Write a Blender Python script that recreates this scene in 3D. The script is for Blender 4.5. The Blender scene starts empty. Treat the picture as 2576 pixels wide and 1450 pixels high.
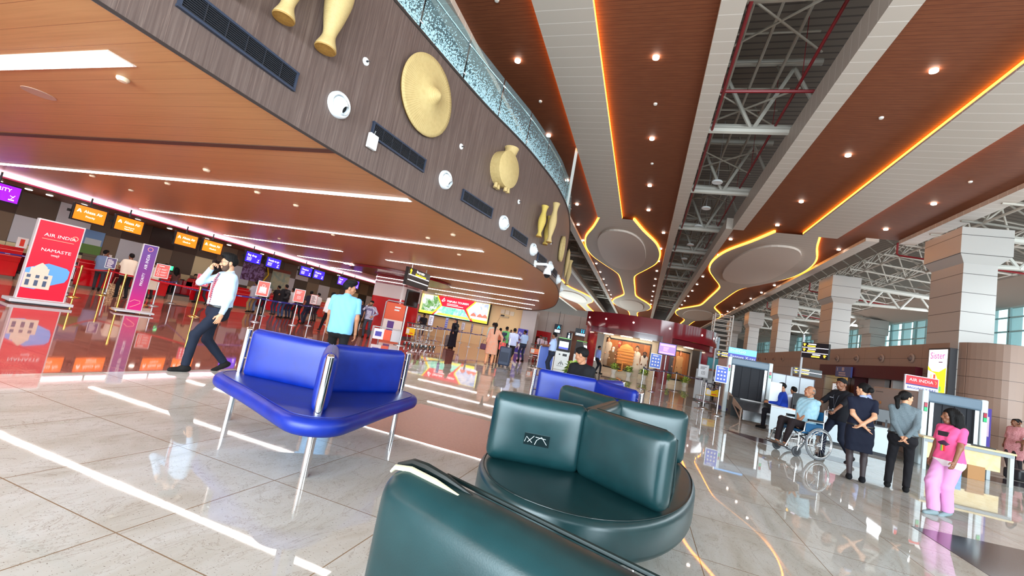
import bpy, bmesh, math, random
import numpy as np
from mathutils import Vector, Matrix
random.seed(7)
np.random.seed(7)
scene = bpy.context.scene
COL = scene.collection
PI = math.pi
R = math.radians

# ------------------------------------------------------------------ camera, world, daylight, exposure
FOC, CX, CY, HCAM = 1079.0, 1288.0, 725.0, 1.28        # focal length and centre in pixels of the 2576x1450 frame, eye height
def _n(v):
    return v / np.linalg.norm(v)
_Y = _n(np.array([325., 180., FOC]))                    # direction of the hall's length, seen from the camera
_X = np.array([3312., 493., -FOC]); _X = _n(_X - _Y * _X.dot(_Y))
_Z = -np.cross(_X, _Y)
if _Z[1] > 0:
    _Z = -_Z
RW = np.stack([_X, _Y, _Z])
cam = bpy.data.cameras.new('camera')
camo = bpy.data.objects.new('camera', cam)
COL.objects.link(camo)
cam.sensor_width = 36.0
cam.lens = FOC / 2576.0 * 36.0
cam.clip_start, cam.clip_end = 0.05, 400
_m = Matrix.Identity(4)
for _i in range(3):
    _m[_i][0], _m[_i][1], _m[_i][2] = RW[_i][0], -RW[_i][1], -RW[_i][2]
_m[2][3] = HCAM
camo.matrix_world = _m
scene.camera = camo

world = bpy.data.worlds.new('sky')
scene.world = world
world.use_nodes = True
_bg = world.node_tree.nodes['Background']
_bg.inputs[0].default_value = (0.78, 0.93, 0.96, 1)
_bg.inputs[1].default_value = 2.1

scene.view_settings.view_transform = 'Standard'
scene.view_settings.look = 'None'
scene.view_settings.gamma = 1
scene.view_settings.use_curve_mapping = False
scene.view_settings.exposure = 0.48
scene.cycles.max_bounces = 7
scene.cycles.diffuse_bounces = 3
scene.cycles.glossy_bounces = 3
scene.cycles.transmission_bounces = 4
scene.cycles.transparent_max_bounces = 8
scene.cycles.sample_clamp_indirect = 6
scene.cycles.caustics_reflective = False
scene.cycles.caustics_refractive = False

def window_light(name, loc, size, rot, energy, color=(0.86, 0.94, 1.0)):
    """daylight that comes in through a large glazed opening"""
    l = bpy.data.lights.new(name, 'AREA')
    l.shape, l.size, l.size_y, l.energy, l.color = 'RECTANGLE', size[0], size[1], energy, color
    o = bpy.data.objects.new(name, l)
    o.location, o.rotation_euler = loc, rot
    COL.objects.link(o)
    return o
window_light('daylight_entrance', (3.0, -7.6, 2.4), (26, 4.2), (R(84), 0, 0), 5000, (0.76, 0.91, 1.0))
window_light('daylight_clerestory', (17.2, 24, 6.9), (60, 1.8), (R(70), 0, R(90)), 2600)

# ------------------------------------------------------------------ geometry of the view: a pixel's ray met with a real plane
def ray(px, py):
    return RW @ np.array([px - CX, py - CY, FOC])
def at(px, py, z=0.0):
    d = ray(px, py); t = (z - HCAM) / d[2]
    return Vector((d[0] * t, d[1] * t, z))
def atY(px, py, y):
    d = ray(px, py); t = y / d[1]
    return Vector((d[0] * t, y, HCAM + d[2] * t))
def atX(px, py, x):
    d = ray(px, py); t = x / d[0]
    return Vector((x, d[1] * t, HCAM + d[2] * t))

# ------------------------------------------------------------------ materials
def lin(c):
    out = []
    for v in c[:3]:
        v = v / 255.0
        out.append(v / 12.92 if v <= 0.04045 else ((v + 0.055) / 1.055) ** 2.4)
    return tuple(out) + (1.0,)
_MC = {}
def M(rgb, rough=0.5, metal=0.0, emit=0.0, spec=0.5, coat=0.0, alpha=1.0):
    key = (tuple(rgb), rough, metal, emit, spec, coat, alpha)
    if key in _MC:
        return _MC[key]
    m = bpy.data.materials.new('paint_%d_%d_%d' % tuple(rgb[:3]))
    m.use_nodes = True
    b = m.node_tree.nodes['Principled BSDF']
    c = lin(rgb)
    b.inputs['Base Color'].default_value = c
    b.inputs['Roughness'].default_value = rough
    b.inputs['Metallic'].default_value = metal
    b.inputs['Specular IOR Level'].default_value = spec
    b.inputs['Coat Weight'].default_value = coat
    b.inputs['Coat Roughness'].default_value = 0.08
    if emit:
        b.inputs['Emission Color'].default_value = c
        b.inputs['Emission Strength'].default_value = emit
    if alpha < 1:
        b.inputs['Alpha'].default_value = alpha
    _MC[key] = m
    return m

class NT:
    """small helper for node materials"""
    def __init__(s, name):
        s.m = bpy.data.materials.new(name); s.m.use_nodes = True
        s.t = s.m.node_tree; s.b = s.t.nodes['Principled BSDF']
        s.g = s.t.nodes.new('ShaderNodeNewGeometry')
    def pos(s, scale=(1, 1, 1), obj=False, rotz=0):
        mp = s.t.nodes.new('ShaderNodeMapping')
        mp.inputs['Scale'].default_value = scale
        mp.inputs['Rotation'].default_value = (0, 0, rotz)
        if obj:
            tc = s.t.nodes.new('ShaderNodeTexCoord')
            s.t.links.new(tc.outputs['Object'], mp.inputs['Vector'])
        else:
            s.t.links.new(s.g.outputs['Position'], mp.inputs['Vector'])
        return mp.outputs['Vector']
    def xyz(s, v):
        n = s.t.nodes.new('ShaderNodeSeparateXYZ'); s.t.links.new(v, n.inputs[0]); return n.outputs
    def noise(s, v, scale, detail=3, rough=0.55, dist=0.0):
        n = s.t.nodes.new('ShaderNodeTexNoise'); s.t.links.new(v, n.inputs['Vector'])
        n.inputs['Scale'].default_value = scale; n.inputs['Detail'].default_value = detail
        n.inputs['Roughness'].default_value = rough; n.inputs['Distortion'].default_value = dist
        return n.outputs['Fac']
    def math(s, op, a, b=None, c=None):
        n = s.t.nodes.new('ShaderNodeMath'); n.operation = op
        for i, v in enumerate((a, b, c)):
            if v is None: continue
            if isinstance(v, (int, float)): n.inputs[i].default_value = v
            else: s.t.links.new(v, n.inputs[i])
        return n.outputs[0]
    def ramp(s, f, stops):
        n = s.t.nodes.new('ShaderNodeValToRGB'); s.t.links.new(f, n.inputs[0])
        e = n.color_ramp.elements
        while len(e) > 1: e.remove(e[0])
        e[0].position, e[0].color = stops[0][0], lin(stops[0][1])
        for p, c in stops[1:]:
            k = e.new(p); k.color = lin(c)
        return n.outputs['Color']
    def mix(s, f, a, b, mode='MIX'):
        n = s.t.nodes.new('ShaderNodeMix'); n.data_type = 'RGBA'; n.blend_type = mode
        for i, v in ((0, f), (6, a), (7, b)):
            if isinstance(v, (int, float)): n.inputs[i].default_value = v
            elif isinstance(v, tuple): n.inputs[i].default_value = lin(v)
            else: s.t.links.new(v, n.inputs[i])
        return n.outputs[2]
    def joint(s, coord, period, offset, width):
        """1 on the joint lines of a grid"""
        f = s.math('FRACT', s.math('DIVIDE', s.math('SUBTRACT', coord, offset), period))
        return s.math('LESS_THAN', f, width / period)
    def bump(s, h, strength=0.1, dist=0.01):
        n = s.t.nodes.new('ShaderNodeBump'); s.t.links.new(h, n.inputs['Height'])
        n.inputs['Strength'].default_value = strength; n.inputs['Distance'].default_value = dist
        s.t.links.new(n.outputs[0], s.b.inputs['Normal'])
    def out(s, color, rough=0.5, metal=0.0, spec=0.5):
        if isinstance(color, tuple): s.b.inputs['Base Color'].default_value = lin(color)
        else: s.t.links.new(color, s.b.inputs['Base Color'])
        if isinstance(rough, (int, float)): s.b.inputs['Roughness'].default_value = rough
        else: s.t.links.new(rough, s.b.inputs['Roughness'])
        s.b.inputs['Metallic'].default_value = metal
        s.b.inputs['Specular IOR Level'].default_value = spec
        return s.m

def mat_floor_white():
    n = NT('polished_beige_marble')
    p = n.pos(); x, y, z = n.xyz(p)
    jx = n.joint(x, 0.95, -1.33, 0.007); jy = n.joint(y, 0.95, 0.65, 0.007)
    j = n.math('MAXIMUM', jx, jy)
    cell = n.t.nodes.new('ShaderNodeTexWhiteNoise'); cell.noise_dimensions = '2D'
    cx = n.math('FLOOR', n.math('DIVIDE', n.math('SUBTRACT', x, -1.33), 0.95))
    cy = n.math('FLOOR', n.math('DIVIDE', n.math('SUBTRACT', y, 0.65), 0.95))
    cb = n.t.nodes.new('ShaderNodeCombineXYZ'); n.t.links.new(cx, cb.inputs[0]); n.t.links.new(cy, cb.inputs[1])
    n.t.links.new(cb.outputs[0], cell.inputs['Vector'])
    base = n.ramp(n.noise(n.pos((1, 0.45, 1), rotz=0.6), 1.7, 6, 0.62, 1.4), [(0.25, (178, 172, 158)), (0.46, (206, 205, 198)), (0.62, (218, 219, 216)), (0.8, (196, 193, 183))])
    base = n.mix(n.math('MULTIPLY', cell.outputs['Value'], 0.35), base, (198, 188, 172))
    vein = n.noise(n.pos((1.2, 0.5, 1), rotz=-0.5), 2.3, 7, 0.62, 2.2)
    vm = n.math('LESS_THAN', n.math('ABSOLUTE', n.math('SUBTRACT', vein, 0.5)), 0.006)
    base = n.mix(n.math('MULTIPLY', vm, 0.3), base, (130, 104, 80))
    sp = n.math('LESS_THAN', n.noise(n.pos((1, 2.4, 1), rotz=0.5), 62, 2, 0.5), 0.33)
    base = n.mix(n.math('MULTIPLY', sp, 0.7), base, (112, 98, 84))
    base = n.mix(j, base, (150, 128, 104))
    return n.out(base, n.math('ADD', 0.005, n.math('MULTIPLY', n.noise(p, 3, 3), 0.045)), 0, 0.42)
def mat_floor_brown():
    n = NT('polished_red_brown_granite')
    p = n.pos(); x, y, z = n.xyz(p)
    base = n.ramp(n.noise(n.pos((0.5, 2, 1)), 3.0, 5, 0.6, 0.6), [(0.3, (146, 84, 74)), (0.55, (168, 102, 90)), (0.75, (182, 118, 102))])
    j = n.math('MAXIMUM', n.joint(x, 0.95, 0.1, 0.008), n.joint(y, 0.95, 0.65, 0.008))
    base = n.mix(j, base, (96, 56, 50))
    return n.out(base, 0.04, 0, 0.62)
def mat_stone(name, a, b, rough=0.12):
    n = NT(name)
    return n.out(n.ramp(n.noise(n.pos(), 30, 4, 0.7), [(0.3, a), (0.7, b)]), rough, 0, 0.55)
def mat_soffit():
    n = NT('warm_wood_plank_soffit')
    p = n.pos(); x, y, z = n.xyz(p)
    g = n.noise(n.pos((0.25, 9, 9)), 3.2, 4, 0.6)
    base = n.ramp(g, [(0.3, (196, 148, 96)), (0.55, (210, 163, 110)), (0.75, (217, 171, 118))])
    big = n.noise(n.pos((0.12, 0.5, 1)), 1.2, 2)
    base = n.mix(n.math('MULTIPLY', big, 0.35), base, (198, 144, 100))
    j = n.joint(y, 0.3, 0.0, 0.006)
    base = n.mix(j, base, (158, 104, 68))
    return n.out(base, n.math('ADD', 0.3, n.math('MULTIPLY', g, 0.15)), 0, 0.45)
def mat_fascia():
    n = NT('dark_brown_wood_laminate')
    g = n.noise(n.pos((9, 9, 0.22)), 3.4, 5, 0.65)
    g2 = n.noise(n.pos((40, 40, 0.5)), 3.0, 2, 0.5)
    base = n.ramp(g, [(0.25, (84, 66, 61)), (0.5, (102, 84, 78)), (0.72, (120, 102, 95))])
    base = n.mix(n.math('MULTIPLY', n.math('GREATER_THAN', g2, 0.66), 0.5), base, (146, 122, 112))
    return n.out(base, 0.42, 0, 0.4)
def mat_hall_brown():
    n = NT('brown_slatted_hall_ceiling')
    x, y, z = n.xyz(n.pos())
    g = n.noise(n.pos((0.6, 6, 1)), 4, 3)
    base = n.ramp(g, [(0.3, (116, 64, 42)), (0.7, (130, 76, 50))])
    base = n.mix(n.joint(y, 0.12, 0, 0.012), base, (96, 52, 36))
    return n.out(base, 0.6, 0, 0.2)
def mat_hall_grey():
    n = NT('pale_grey_slat_panels')
    x, y, z = n.xyz(n.pos())
    base = n.mix(n.joint(y, 0.42, 0, 0.02), (196, 182, 170), (226, 216, 208))
    return n.out(base, 0.5, 0, 0.3)
def mat_woven(name='woven_straw', a=(184, 154, 98), b=(214, 188, 134)):
    n = NT(name)
    p = n.pos(obj=True)
    w = n.t.nodes.new('ShaderNodeTexWave'); w.wave_type = 'BANDS'; w.bands_direction = 'Z'
    n.t.links.new(p, w.inputs['Vector']); w.inputs['Scale'].default_value = 22; w.inputs['Distortion'].default_value = 1.2
    k = n.t.nodes.new('ShaderNodeTexChecker'); n.t.links.new(p, k.inputs['Vector']); k.inputs['Scale'].default_value = 46
    f = n.math('ADD', n.math('MULTIPLY', w.outputs['Fac'], 0.6), n.math('MULTIPLY', n.noise(p, 30, 3), 0.4))
    base = n.ramp(f, [(0.1, a), (0.75, b)])
    n.bump(f, 0.5, 0.006)
    return n.out(base, 0.6, 0, 0.3)
def mat_leather(name, c, c2, rough=0.32):
    n = NT(name)
    g = n.noise(n.pos(obj=True), 6, 3)
    v = n.noise(n.pos(obj=True), 260, 2)
    n.bump(v, 0.08, 0.002)
    return n.out(n.ramp(g, [(0.3, c), (0.7, c2)]), n.math('ADD', rough, n.math('MULTIPLY', g, 0.08)), 0, 0.5)
def mat_cladding():
    n = NT('brown_grey_metal_cladding')
    x, y, z = n.xyz(n.pos())
    j = n.math('MAXIMUM', n.joint(z, 0.62, 0.30, 0.016), n.joint(y, 2.4, 0.3, 0.014))
    base = n.mix(n.math('MULTIPLY', n.noise(n.pos(), 1.2, 2), 0.3), (160, 132, 116), (146, 118, 104))
    return n.out(n.mix(j, base, (88, 70, 62)), 0.38, 0.1, 0.5)
def mat_column():
    n = NT('pale_metal_column_panels')
    x, y, z = n.xyz(n.pos())
    j = n.joint(z, 0.72, 0.12, 0.022)
    return n.out(n.mix(j, (182, 178, 174), (84, 80, 78)), 0.35, 0.1, 0.5)
def mat_glass_frost():
    """clear glass with a printed pattern of pale dots that thins towards the top"""
    n = NT('dotted_railing_glass')
    tc = n.t.nodes.new('ShaderNodeUVMap')
    sx, sy, sz = n.xyz(tc.outputs[0])
    cmb = n.t.nodes.new('ShaderNodeCombineXYZ')
    n.t.links.new(n.math('MULTIPLY', sx, 26), cmb.inputs[0]); n.t.links.new(n.math('MULTIPLY', sy, 26), cmb.inputs[1])
    vo = n.t.nodes.new('ShaderNodeTexVoronoi'); n.t.links.new(cmb.outputs[0], vo.inputs['Vector']); vo.inputs['Scale'].default_value = 1
    vo.inputs['Randomness'].default_value = 0.55
    thr = n.math('SUBTRACT', 0.66, n.math('MULTIPLY', sy, 0.62))
    f = n.math('MULTIPLY', n.math('LESS_THAN', vo.outputs['Distance'], thr), 0.85)
    f = n.math('ADD', f, 0.10)
    tr = n.t.nodes.new('ShaderNodeBsdfTransparent'); tr.inputs[0].default_value = (0.86, 0.95, 0.95, 1)
    n.out((196, 230, 240), 0.3)
    ms = n.t.nodes.new('ShaderNodeMixShader')
    n.t.links.new(f, ms.inputs[0]); n.t.links.new(tr.outputs[0], ms.inputs[1]); n.t.links.new(n.b.outputs[0], ms.inputs[2])
    n.t.links.new(ms.outputs[0], n.t.nodes['Material Output'].inputs[0])
    return n.m
def mat_glass_clear(tint=(0.9, 0.97, 0.98)):
    n = NT('clear_window_glass')
    tr = n.t.nodes.new('ShaderNodeBsdfTransparent'); tr.inputs[0].default_value = tint + (1,)
    gl = n.t.nodes.new('ShaderNodeBsdfGlossy'); gl.inputs['Roughness'].default_value = 0.03
    ms = n.t.nodes.new('ShaderNodeMixShader'); ms.inputs[0].default_value = 0.08
    n.t.links.new(tr.outputs[0], ms.inputs[1]); n.t.links.new(gl.outputs[0], ms.inputs[2])
    n.t.links.new(ms.outputs[0], n.t.nodes['Material Output'].inputs[0])
    return n.m
def mat_cloth(name, c, c2, scale=18, rough=0.85, check=False):
    n = NT(name)
    if check:
        x, y, z = n.xyz(n.pos(obj=True))
        a = n.math('MAXIMUM', n.joint(x, 0.055, 0, 0.016), n.joint(z, 0.055, 0, 0.016))
        a = n.math('MAXIMUM', a, n.joint(y, 0.055, 0, 0.016))
        return n.out(n.mix(a, c, c2), rough)
    return n.out(n.ramp(n.noise(n.pos(obj=True), scale, 3, 0.6, 0.5), [(0.42, c), (0.56, c2)]), rough)

STEEL = M((206, 206, 208), 0.18, 1.0)
BRUSHED = M((178, 178, 180), 0.34, 1.0)
CHROME = M((228, 228, 232), 0.10, 1.0)
GOLD = M((212, 168, 78), 0.16, 1.0)
BLACK = M((18, 18, 20), 0.45)
DARK = M((44, 44, 48), 0.5)
WHITE = M((236, 236, 236), 0.4)
MAROON = M((122, 20, 34), 0.10, 0, 0, 0.6, 0.5)
RED = M((196, 16, 24), 0.14, 0, 0, 0.6, 0.4)
DARKRED = M((112, 10, 18), 0.16, 0, 0, 0.6, 0.4)
PIPE_RED = M((132, 26, 34), 0.4)
TRUSS = M((190, 183, 172), 0.5)
GREYP = M((190, 190, 192), 0.45)
ORANGE_LED = M((255, 160, 44), 0.5, 0, 7.0)

# ------------------------------------------------------------------ mesh building
class MB:
    """collects shapes; build() links them as ONE mesh object"""
    def __init__(s):
        s.v, s.f, s.mi, s.uv = [], [], [], None
        s.m = 0
    def mat(s, i):
        s.m = i; return s
    def add(s, vs, fs):
        o = len(s.v)
        s.v += [tuple(v) for v in vs]
        s.f += [tuple(i + o for i in f) for f in fs]
        s.mi += [s.m] * len(fs)
        return s
    def box(s, c, d, rz=0.0, rx=0.0, ry=0.0):
        x, y, z = d[0] / 2, d[1] / 2, d[2] / 2
        vs = [Vector((a * x, b * y, e * z)) for e in (-1, 1) for b in (-1, 1) for a in (-1, 1)]
        rm = Matrix.Rotation(rz, 3, 'Z') @ Matrix.Rotation(ry, 3, 'Y') @ Matrix.Rotation(rx, 3, 'X')
        vs = [rm @ v + Vector(c) for v in vs]
        return s.add(vs, [(0, 2, 3, 1), (4, 5, 7, 6), (0, 1, 5, 4), (2, 6, 7, 3), (0, 4, 6, 2), (1, 3, 7, 5)])
    def bx(s, x0, x1, y0, y1, z0, z1):
        return s.box(((x0 + x1) / 2, (y0 + y1) / 2, (z0 + z1) / 2), (x1 - x0, y1 - y0, z1 - z0))
    def cyl(s, a, b, r, r2=None, seg=12, caps=True):
        a, b = Vector(a), Vector(b); r2 = r if r2 is None else r2
        d = (b - a)
        if d.length < 1e-7: return s
        q = d.to_track_quat('Z', 'Y').to_matrix()
        vs = []
        for p, rr in ((a, r), (b, r2)):
            for i in range(seg):
                t = 2 * PI * i / seg
                vs.append(p + q @ Vector((math.cos(t) * rr, math.sin(t) * rr, 0)))
        fs = [(i, (i + 1) % seg, seg + (i + 1) % seg, seg + i) for i in range(seg)]
        if caps: fs += [tuple(range(seg - 1, -1, -1)), tuple(range(seg, 2 * seg))]
        return s.add(vs, fs)
    def tube(s, pts, r, seg=8, closed=False, rs=None):
        pts = [Vector(p) for p in pts]; n = len(pts)
        rings = []; prev = None
        for i, p in enumerate(pts):
            if closed: t = pts[(i + 1) % n] - pts[i - 1]
            else: t = pts[min(i + 1, n - 1)] - pts[max(i - 1, 0)]
            t.normalize()
            if prev is None:
                u = t.orthogonal().normalized()
            else:
                u = prev - t * prev.dot(t)
                u = u.normalized() if u.length > 1e-6 else t.orthogonal().normalized()
            prev = u; w = t.cross(u)
            rr = rs[i] if rs else r
            rings.append([p + (u * math.cos(2 * PI * k / seg) + w * math.sin(2 * PI * k / seg)) * rr for k in range(seg)])
        vs = [v for g in rings for v in g]; fs = []
        for i in range(n if closed else n - 1):
            j = (i + 1) % n
            for k in range(seg):
                l = (k + 1) % seg
                fs.append((i * seg + k, i * seg + l, j * seg + l, j * seg + k))
        if not closed: fs += [tuple(range(seg - 1, -1, -1)), tuple((n - 1) * seg + k for k in range(seg))]
        return s.add(vs, fs)
    def lathe(s, prof, c=(0, 0, 0), seg=24, sx=1.0, sy=1.0, axis='Z'):
        vs = []; n = len(prof)
        for r, z in prof:
            for k in range(seg):
                t = 2 * PI * k / seg
                p = Vector((math.cos(t) * r * sx, math.sin(t) * r * sy, z))
                if axis == 'Y': p = Vector((p.x, -p.z, p.y))      # axis points to -Y
                vs.append(p + Vector(c))
        fs = []
        for i in range(n - 1):
            for k in range(seg):
                l = (k + 1) % seg
                fs.append((i * seg + k, i * seg + l, (i + 1) * seg + l, (i + 1) * seg + k))
        if prof[0][0] > 1e-6: fs.append(tuple(range(seg - 1, -1, -1)))
        if prof[-1][0] > 1e-6: fs.append(tuple((n - 1) * seg + k for k in range(seg)))
        return s.add(vs, fs)
    def prism(s, poly, z0, z1):
        n = len(poly)
        vs = [(p[0], p[1], z0) for p in poly] + [(p[0], p[1], z1) for p in poly]
        fs = [tuple(range(n - 1, -1, -1)), tuple(range(n, 2 * n))] + [(i, (i + 1) % n, n + (i + 1) % n, n + i) for i in range(n)]
        return s.add(vs, fs)
    def quad(s, a, b, c, d):
        return s.add([a, b, c, d], [(0, 1, 2, 3)])
    def torus(s, c, R0, r, axis='X', seg=32, seg2=8):
        pts = []
        for i in range(seg):
            t = 2 * PI * i / seg; a, b = math.cos(t) * R0, math.sin(t) * R0
            pts.append(Vector(c) + (Vector((0, a, b)) if axis == 'X' else Vector((a, 0, b)) if axis == 'Y' else Vector((a, b, 0))))
        return s.tube(pts, r, seg2, True)
    def build(s, name, mats, parent=None, loc=(0, 0, 0), rot=(0, 0, 0), smooth=False, bevel=0, fix=True):
        me = bpy.data.meshes.new(name)
        me.from_pydata(s.v, [], s.f)
        if not isinstance(mats, (list, tuple)): mats = [mats]
        for m in mats: me.materials.append(m)
        if len(mats) > 1: me.polygons.foreach_set('material_index', s.mi)
        if fix:
            b = bmesh.new(); b.from_mesh(me); bmesh.ops.recalc_face_normals(b, faces=b.faces); b.to_mesh(me); b.free()
        if smooth:
            me.polygons.foreach_set('use_smooth', [True] * len(me.polygons))
            if smooth != 'all':
                try: me.set_sharp_from_angle(angle=R(40))
                except Exception: pass
        o = bpy.data.objects.new(name, me)
        o.location, o.rotation_euler = loc, rot
        COL.objects.link(o)
        if parent: o.parent = parent
        if bevel:
            md = o.modifiers.new('bevel', 'BEVEL'); md.width, md.segments, md.limit_method = bevel, 3, 'ANGLE'
            md.harden_normals = False
            me.polygons.foreach_set('use_smooth', [True] * len(me.polygons))
            try: me.set_sharp_from_angle(angle=R(50))
            except Exception: pass
        return o

def tag(o, label, cat=None, group=None):
    o['label'] = label
    if cat: o['category'] = cat
    if group: o['group'] = group
    return o
def thing(name, label, cat, loc=(0, 0, 0), rz=0.0, group=None, rot=None):
    o = bpy.data.objects.new(name, None)
    o.empty_display_size = 0.1
    o.location = loc
    o.rotation_euler = rot if rot else (0, 0, rz)
    COL.objects.link(o)
    return tag(o, label, cat, group)
def struct(o):
    o['kind'] = 'structure'; return o
def copy_tree(o, parent=None):
    c = o.copy(); COL.objects.link(c)
    if parent: c.parent = parent
    for ch in o.children: copy_tree(ch, c)
    return c
def text(body, size, mat, parent, loc=(0, 0, 0), rot=(PI / 2, 0, 0), align='CENTER', name='lettering', ext=0.002, sx=1.0):
    cu = bpy.data.curves.new(name, 'FONT')
    cu.body, cu.size, cu.align_x, cu.align_y, cu.extrude = body, size, align, 'CENTER', ext
    cu.resolution_u = 2
    tmp = bpy.data.objects.new(name, cu)
    me = bpy.data.meshes.new_from_object(tmp)
    bpy.data.objects.remove(tmp)
    me.materials.clear(); me.materials.append(mat)
    o = bpy.data.objects.new(name, me)
    o.location, o.rotation_euler = loc, rot
    o.scale = (sx, 1, 1)
    COL.objects.link(o); o.parent = parent
    return o
def spline(pts, n=8):
    """Catmull-Rom through 2D or 3D points"""
    P = [np.array(p, float) for p in pts]
    P = [2 * P[0] - P[1]] + P + [2 * P[-1] - P[-2]]
    out = []
    for i in range(1, len(P) - 2):
        for k in range(n):
            t = k / n
            a, b, c, d = P[i - 1], P[i], P[i + 1], P[i + 2]
            out.append(0.5 * ((2 * b) + (-a + c) * t + (2 * a - 5 * b + 4 * c - d) * t * t + (-a + 3 * b - 3 * c + d) * t ** 3))
    out.append(P[-2])
    return out

# ------------------------------------------------------------------ smooth solids: blended rounded shapes turned into a mesh
def _dist(pr, X, Y, Z):
    k = pr[0]
    if k == 'e':
        c, r = pr[1], pr[2]
        q = np.sqrt(((X - c[0]) / r[0]) ** 2 + ((Y - c[1]) / r[1]) ** 2 + ((Z - c[2]) / r[2]) ** 2)
        return (q - 1.0) * min(r)
    if k == 'b':                                                    # rounded box
        c, h, r = pr[1], pr[2], pr[3]
        qx, qy, qz = abs(X - c[0]) - h[0] + r, abs(Y - c[1]) - h[1] + r, abs(Z - c[2]) - h[2] + r
        return np.sqrt(np.maximum(qx, 0) ** 2 + np.maximum(qy, 0) ** 2 + np.maximum(qz, 0) ** 2) + np.minimum(np.maximum(qx, np.maximum(qy, qz)), 0) - r
    a, b, ra, rb = np.array(pr[1], np.float32), np.array(pr[2], np.float32), pr[3], pr[4]
    ab = b - a; L2 = float(ab.dot(ab)) + 1e-12
    t = ((X - a[0]) * ab[0] + (Y - a[1]) * ab[1] + (Z - a[2]) * ab[2]) / L2
    tc = np.clip(t, 0, 1)
    d = np.sqrt((X - a[0] - ab[0] * tc) ** 2 + (Y - a[1] - ab[1] * tc) ** 2 + (Z - a[2] - ab[2] * tc) ** 2) - (ra + (rb - ra) * tc)
    if k == 'f':                                                    # flat ends
        L = math.sqrt(L2)
        d = np.maximum(d, np.maximum(-t * L, (t - 1) * L))
    if k == 'h':                                                    # flat far end only
        L = math.sqrt(L2)
        d = np.maximum(d, (t - 1) * L)
    return d
def sdf_grid(groups, h):
    lo, hi = np.full(3, 1e9), np.full(3, -1e9)
    for prims, k, cuts in groups:
        for pr in prims:
            if pr[0] in 'eb': a = b = np.array(pr[1]); ra = np.array(pr[2])
            else: a, b = np.array(pr[1]), np.array(pr[2]); ra = max(pr[3], pr[4])
            lo = np.minimum(lo, np.minimum(a, b) - ra); hi = np.maximum(hi, np.maximum(a, b) + ra)
    lo -= 2.5 * h; hi += 2.5 * h
    n = np.ceil((hi - lo) / h).astype(int) + 1
    X = (lo[0] + h * np.arange(n[0])).astype(np.float32)[:, None, None]
    Y = (lo[1] + h * np.arange(n[1])).astype(np.float32)[None, :, None]
    Z = (lo[2] + h * np.arange(n[2])).astype(np.float32)[None, None, :]
    tot = None
    for prims, k, cuts in groups:
        g = None
        for pr in prims:
            d = _dist(pr, X, Y, Z)
            if g is None: g = d
            else:
                w = np.maximum(k - np.abs(g - d), 0) / k
                g = np.minimum(g, d) - w * w * k * 0.25
        for p, nn in cuts:
            g = np.maximum(g, (X - p[0]) * nn[0] + (Y - p[1]) * nn[1] + (Z - p[2]) * nn[2])
        g = np.broadcast_to(g, tuple(n)) + np.zeros(tuple(n), np.float32)
        tot = g if tot is None else np.minimum(tot, g)
    return tot, lo, X, Y, Z
def nets(v, lo, h):
    s = v < 0
    n = np.array(v.shape); m = n - 1
    acc = np.zeros(tuple(m) + (3,), np.float32); cnt = np.zeros(tuple(m), np.float32)
    def sl(o): return tuple(slice(o[i], o[i] + m[i]) for i in range(3))
    for ax in range(3):
        u, w = [(1, 2), (0, 2), (0, 1)][ax]
        for a in (0, 1):
            for b in (0, 1):
                o0 = [0, 0, 0]; o0[u] = a; o0[w] = b
                o1 = list(o0); o1[ax] = 1
                v0, v1 = v[sl(o0)], v[sl(o1)]
                mk = (s[sl(o0)] != s[sl(o1)])
                t = np.where(mk, v0 / np.where(mk, v0 - v1, 1), 0)
                cnt += mk
                acc[..., ax] += t
                acc[..., u] += a * mk; acc[..., w] += b * mk
    act = cnt > 0
    idx = np.full(tuple(m), -1, np.int64); ii = np.argwhere(act); idx[act] = np.arange(len(ii))
    verts = (acc[act] / cnt[act][:, None] + ii) * h + lo
    quads = []
    for ax in range(3):
        u, w = (ax + 1) % 3, (ax + 2) % 3
        a = [slice(0, None)] * 3; b = [slice(0, None)] * 3
        a[ax] = slice(0, n[ax] - 1); b[ax] = slice(1, n[ax])
        for q in (a, b):
            q[u] = slice(1, n[u] - 1); q[w] = slice(1, n[w] - 1)
        s0, s1 = s[tuple(a)], s[tuple(b)]
        e = np.argwhere(s0 != s1)
        if not len(e): continue
        sg = s0[tuple(e.T)]
        base = e.copy(); base[:, u] += 1; base[:, w] += 1
        def cell(du, dw):
            c = base.copy(); c[:, u] -= du; c[:, w] -= dw
            return idx[tuple(c.T)]
        q = np.stack([cell(1, 1), cell(0, 1), cell(0, 0), cell(1, 0)], 1)
        q[~sg] = q[~sg][:, ::-1]
        quads.append(q)
    return verts, np.concatenate(quads)
def solid(groups, h, wob=None):
    """groups: list of (prims, blend radius, cuts). Returns verts, quads"""
    v, lo, X, Y, Z = sdf_grid(groups, h)
    if wob: v = v + wob(X, Y, Z)
    return nets(v, lo, h)
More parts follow.
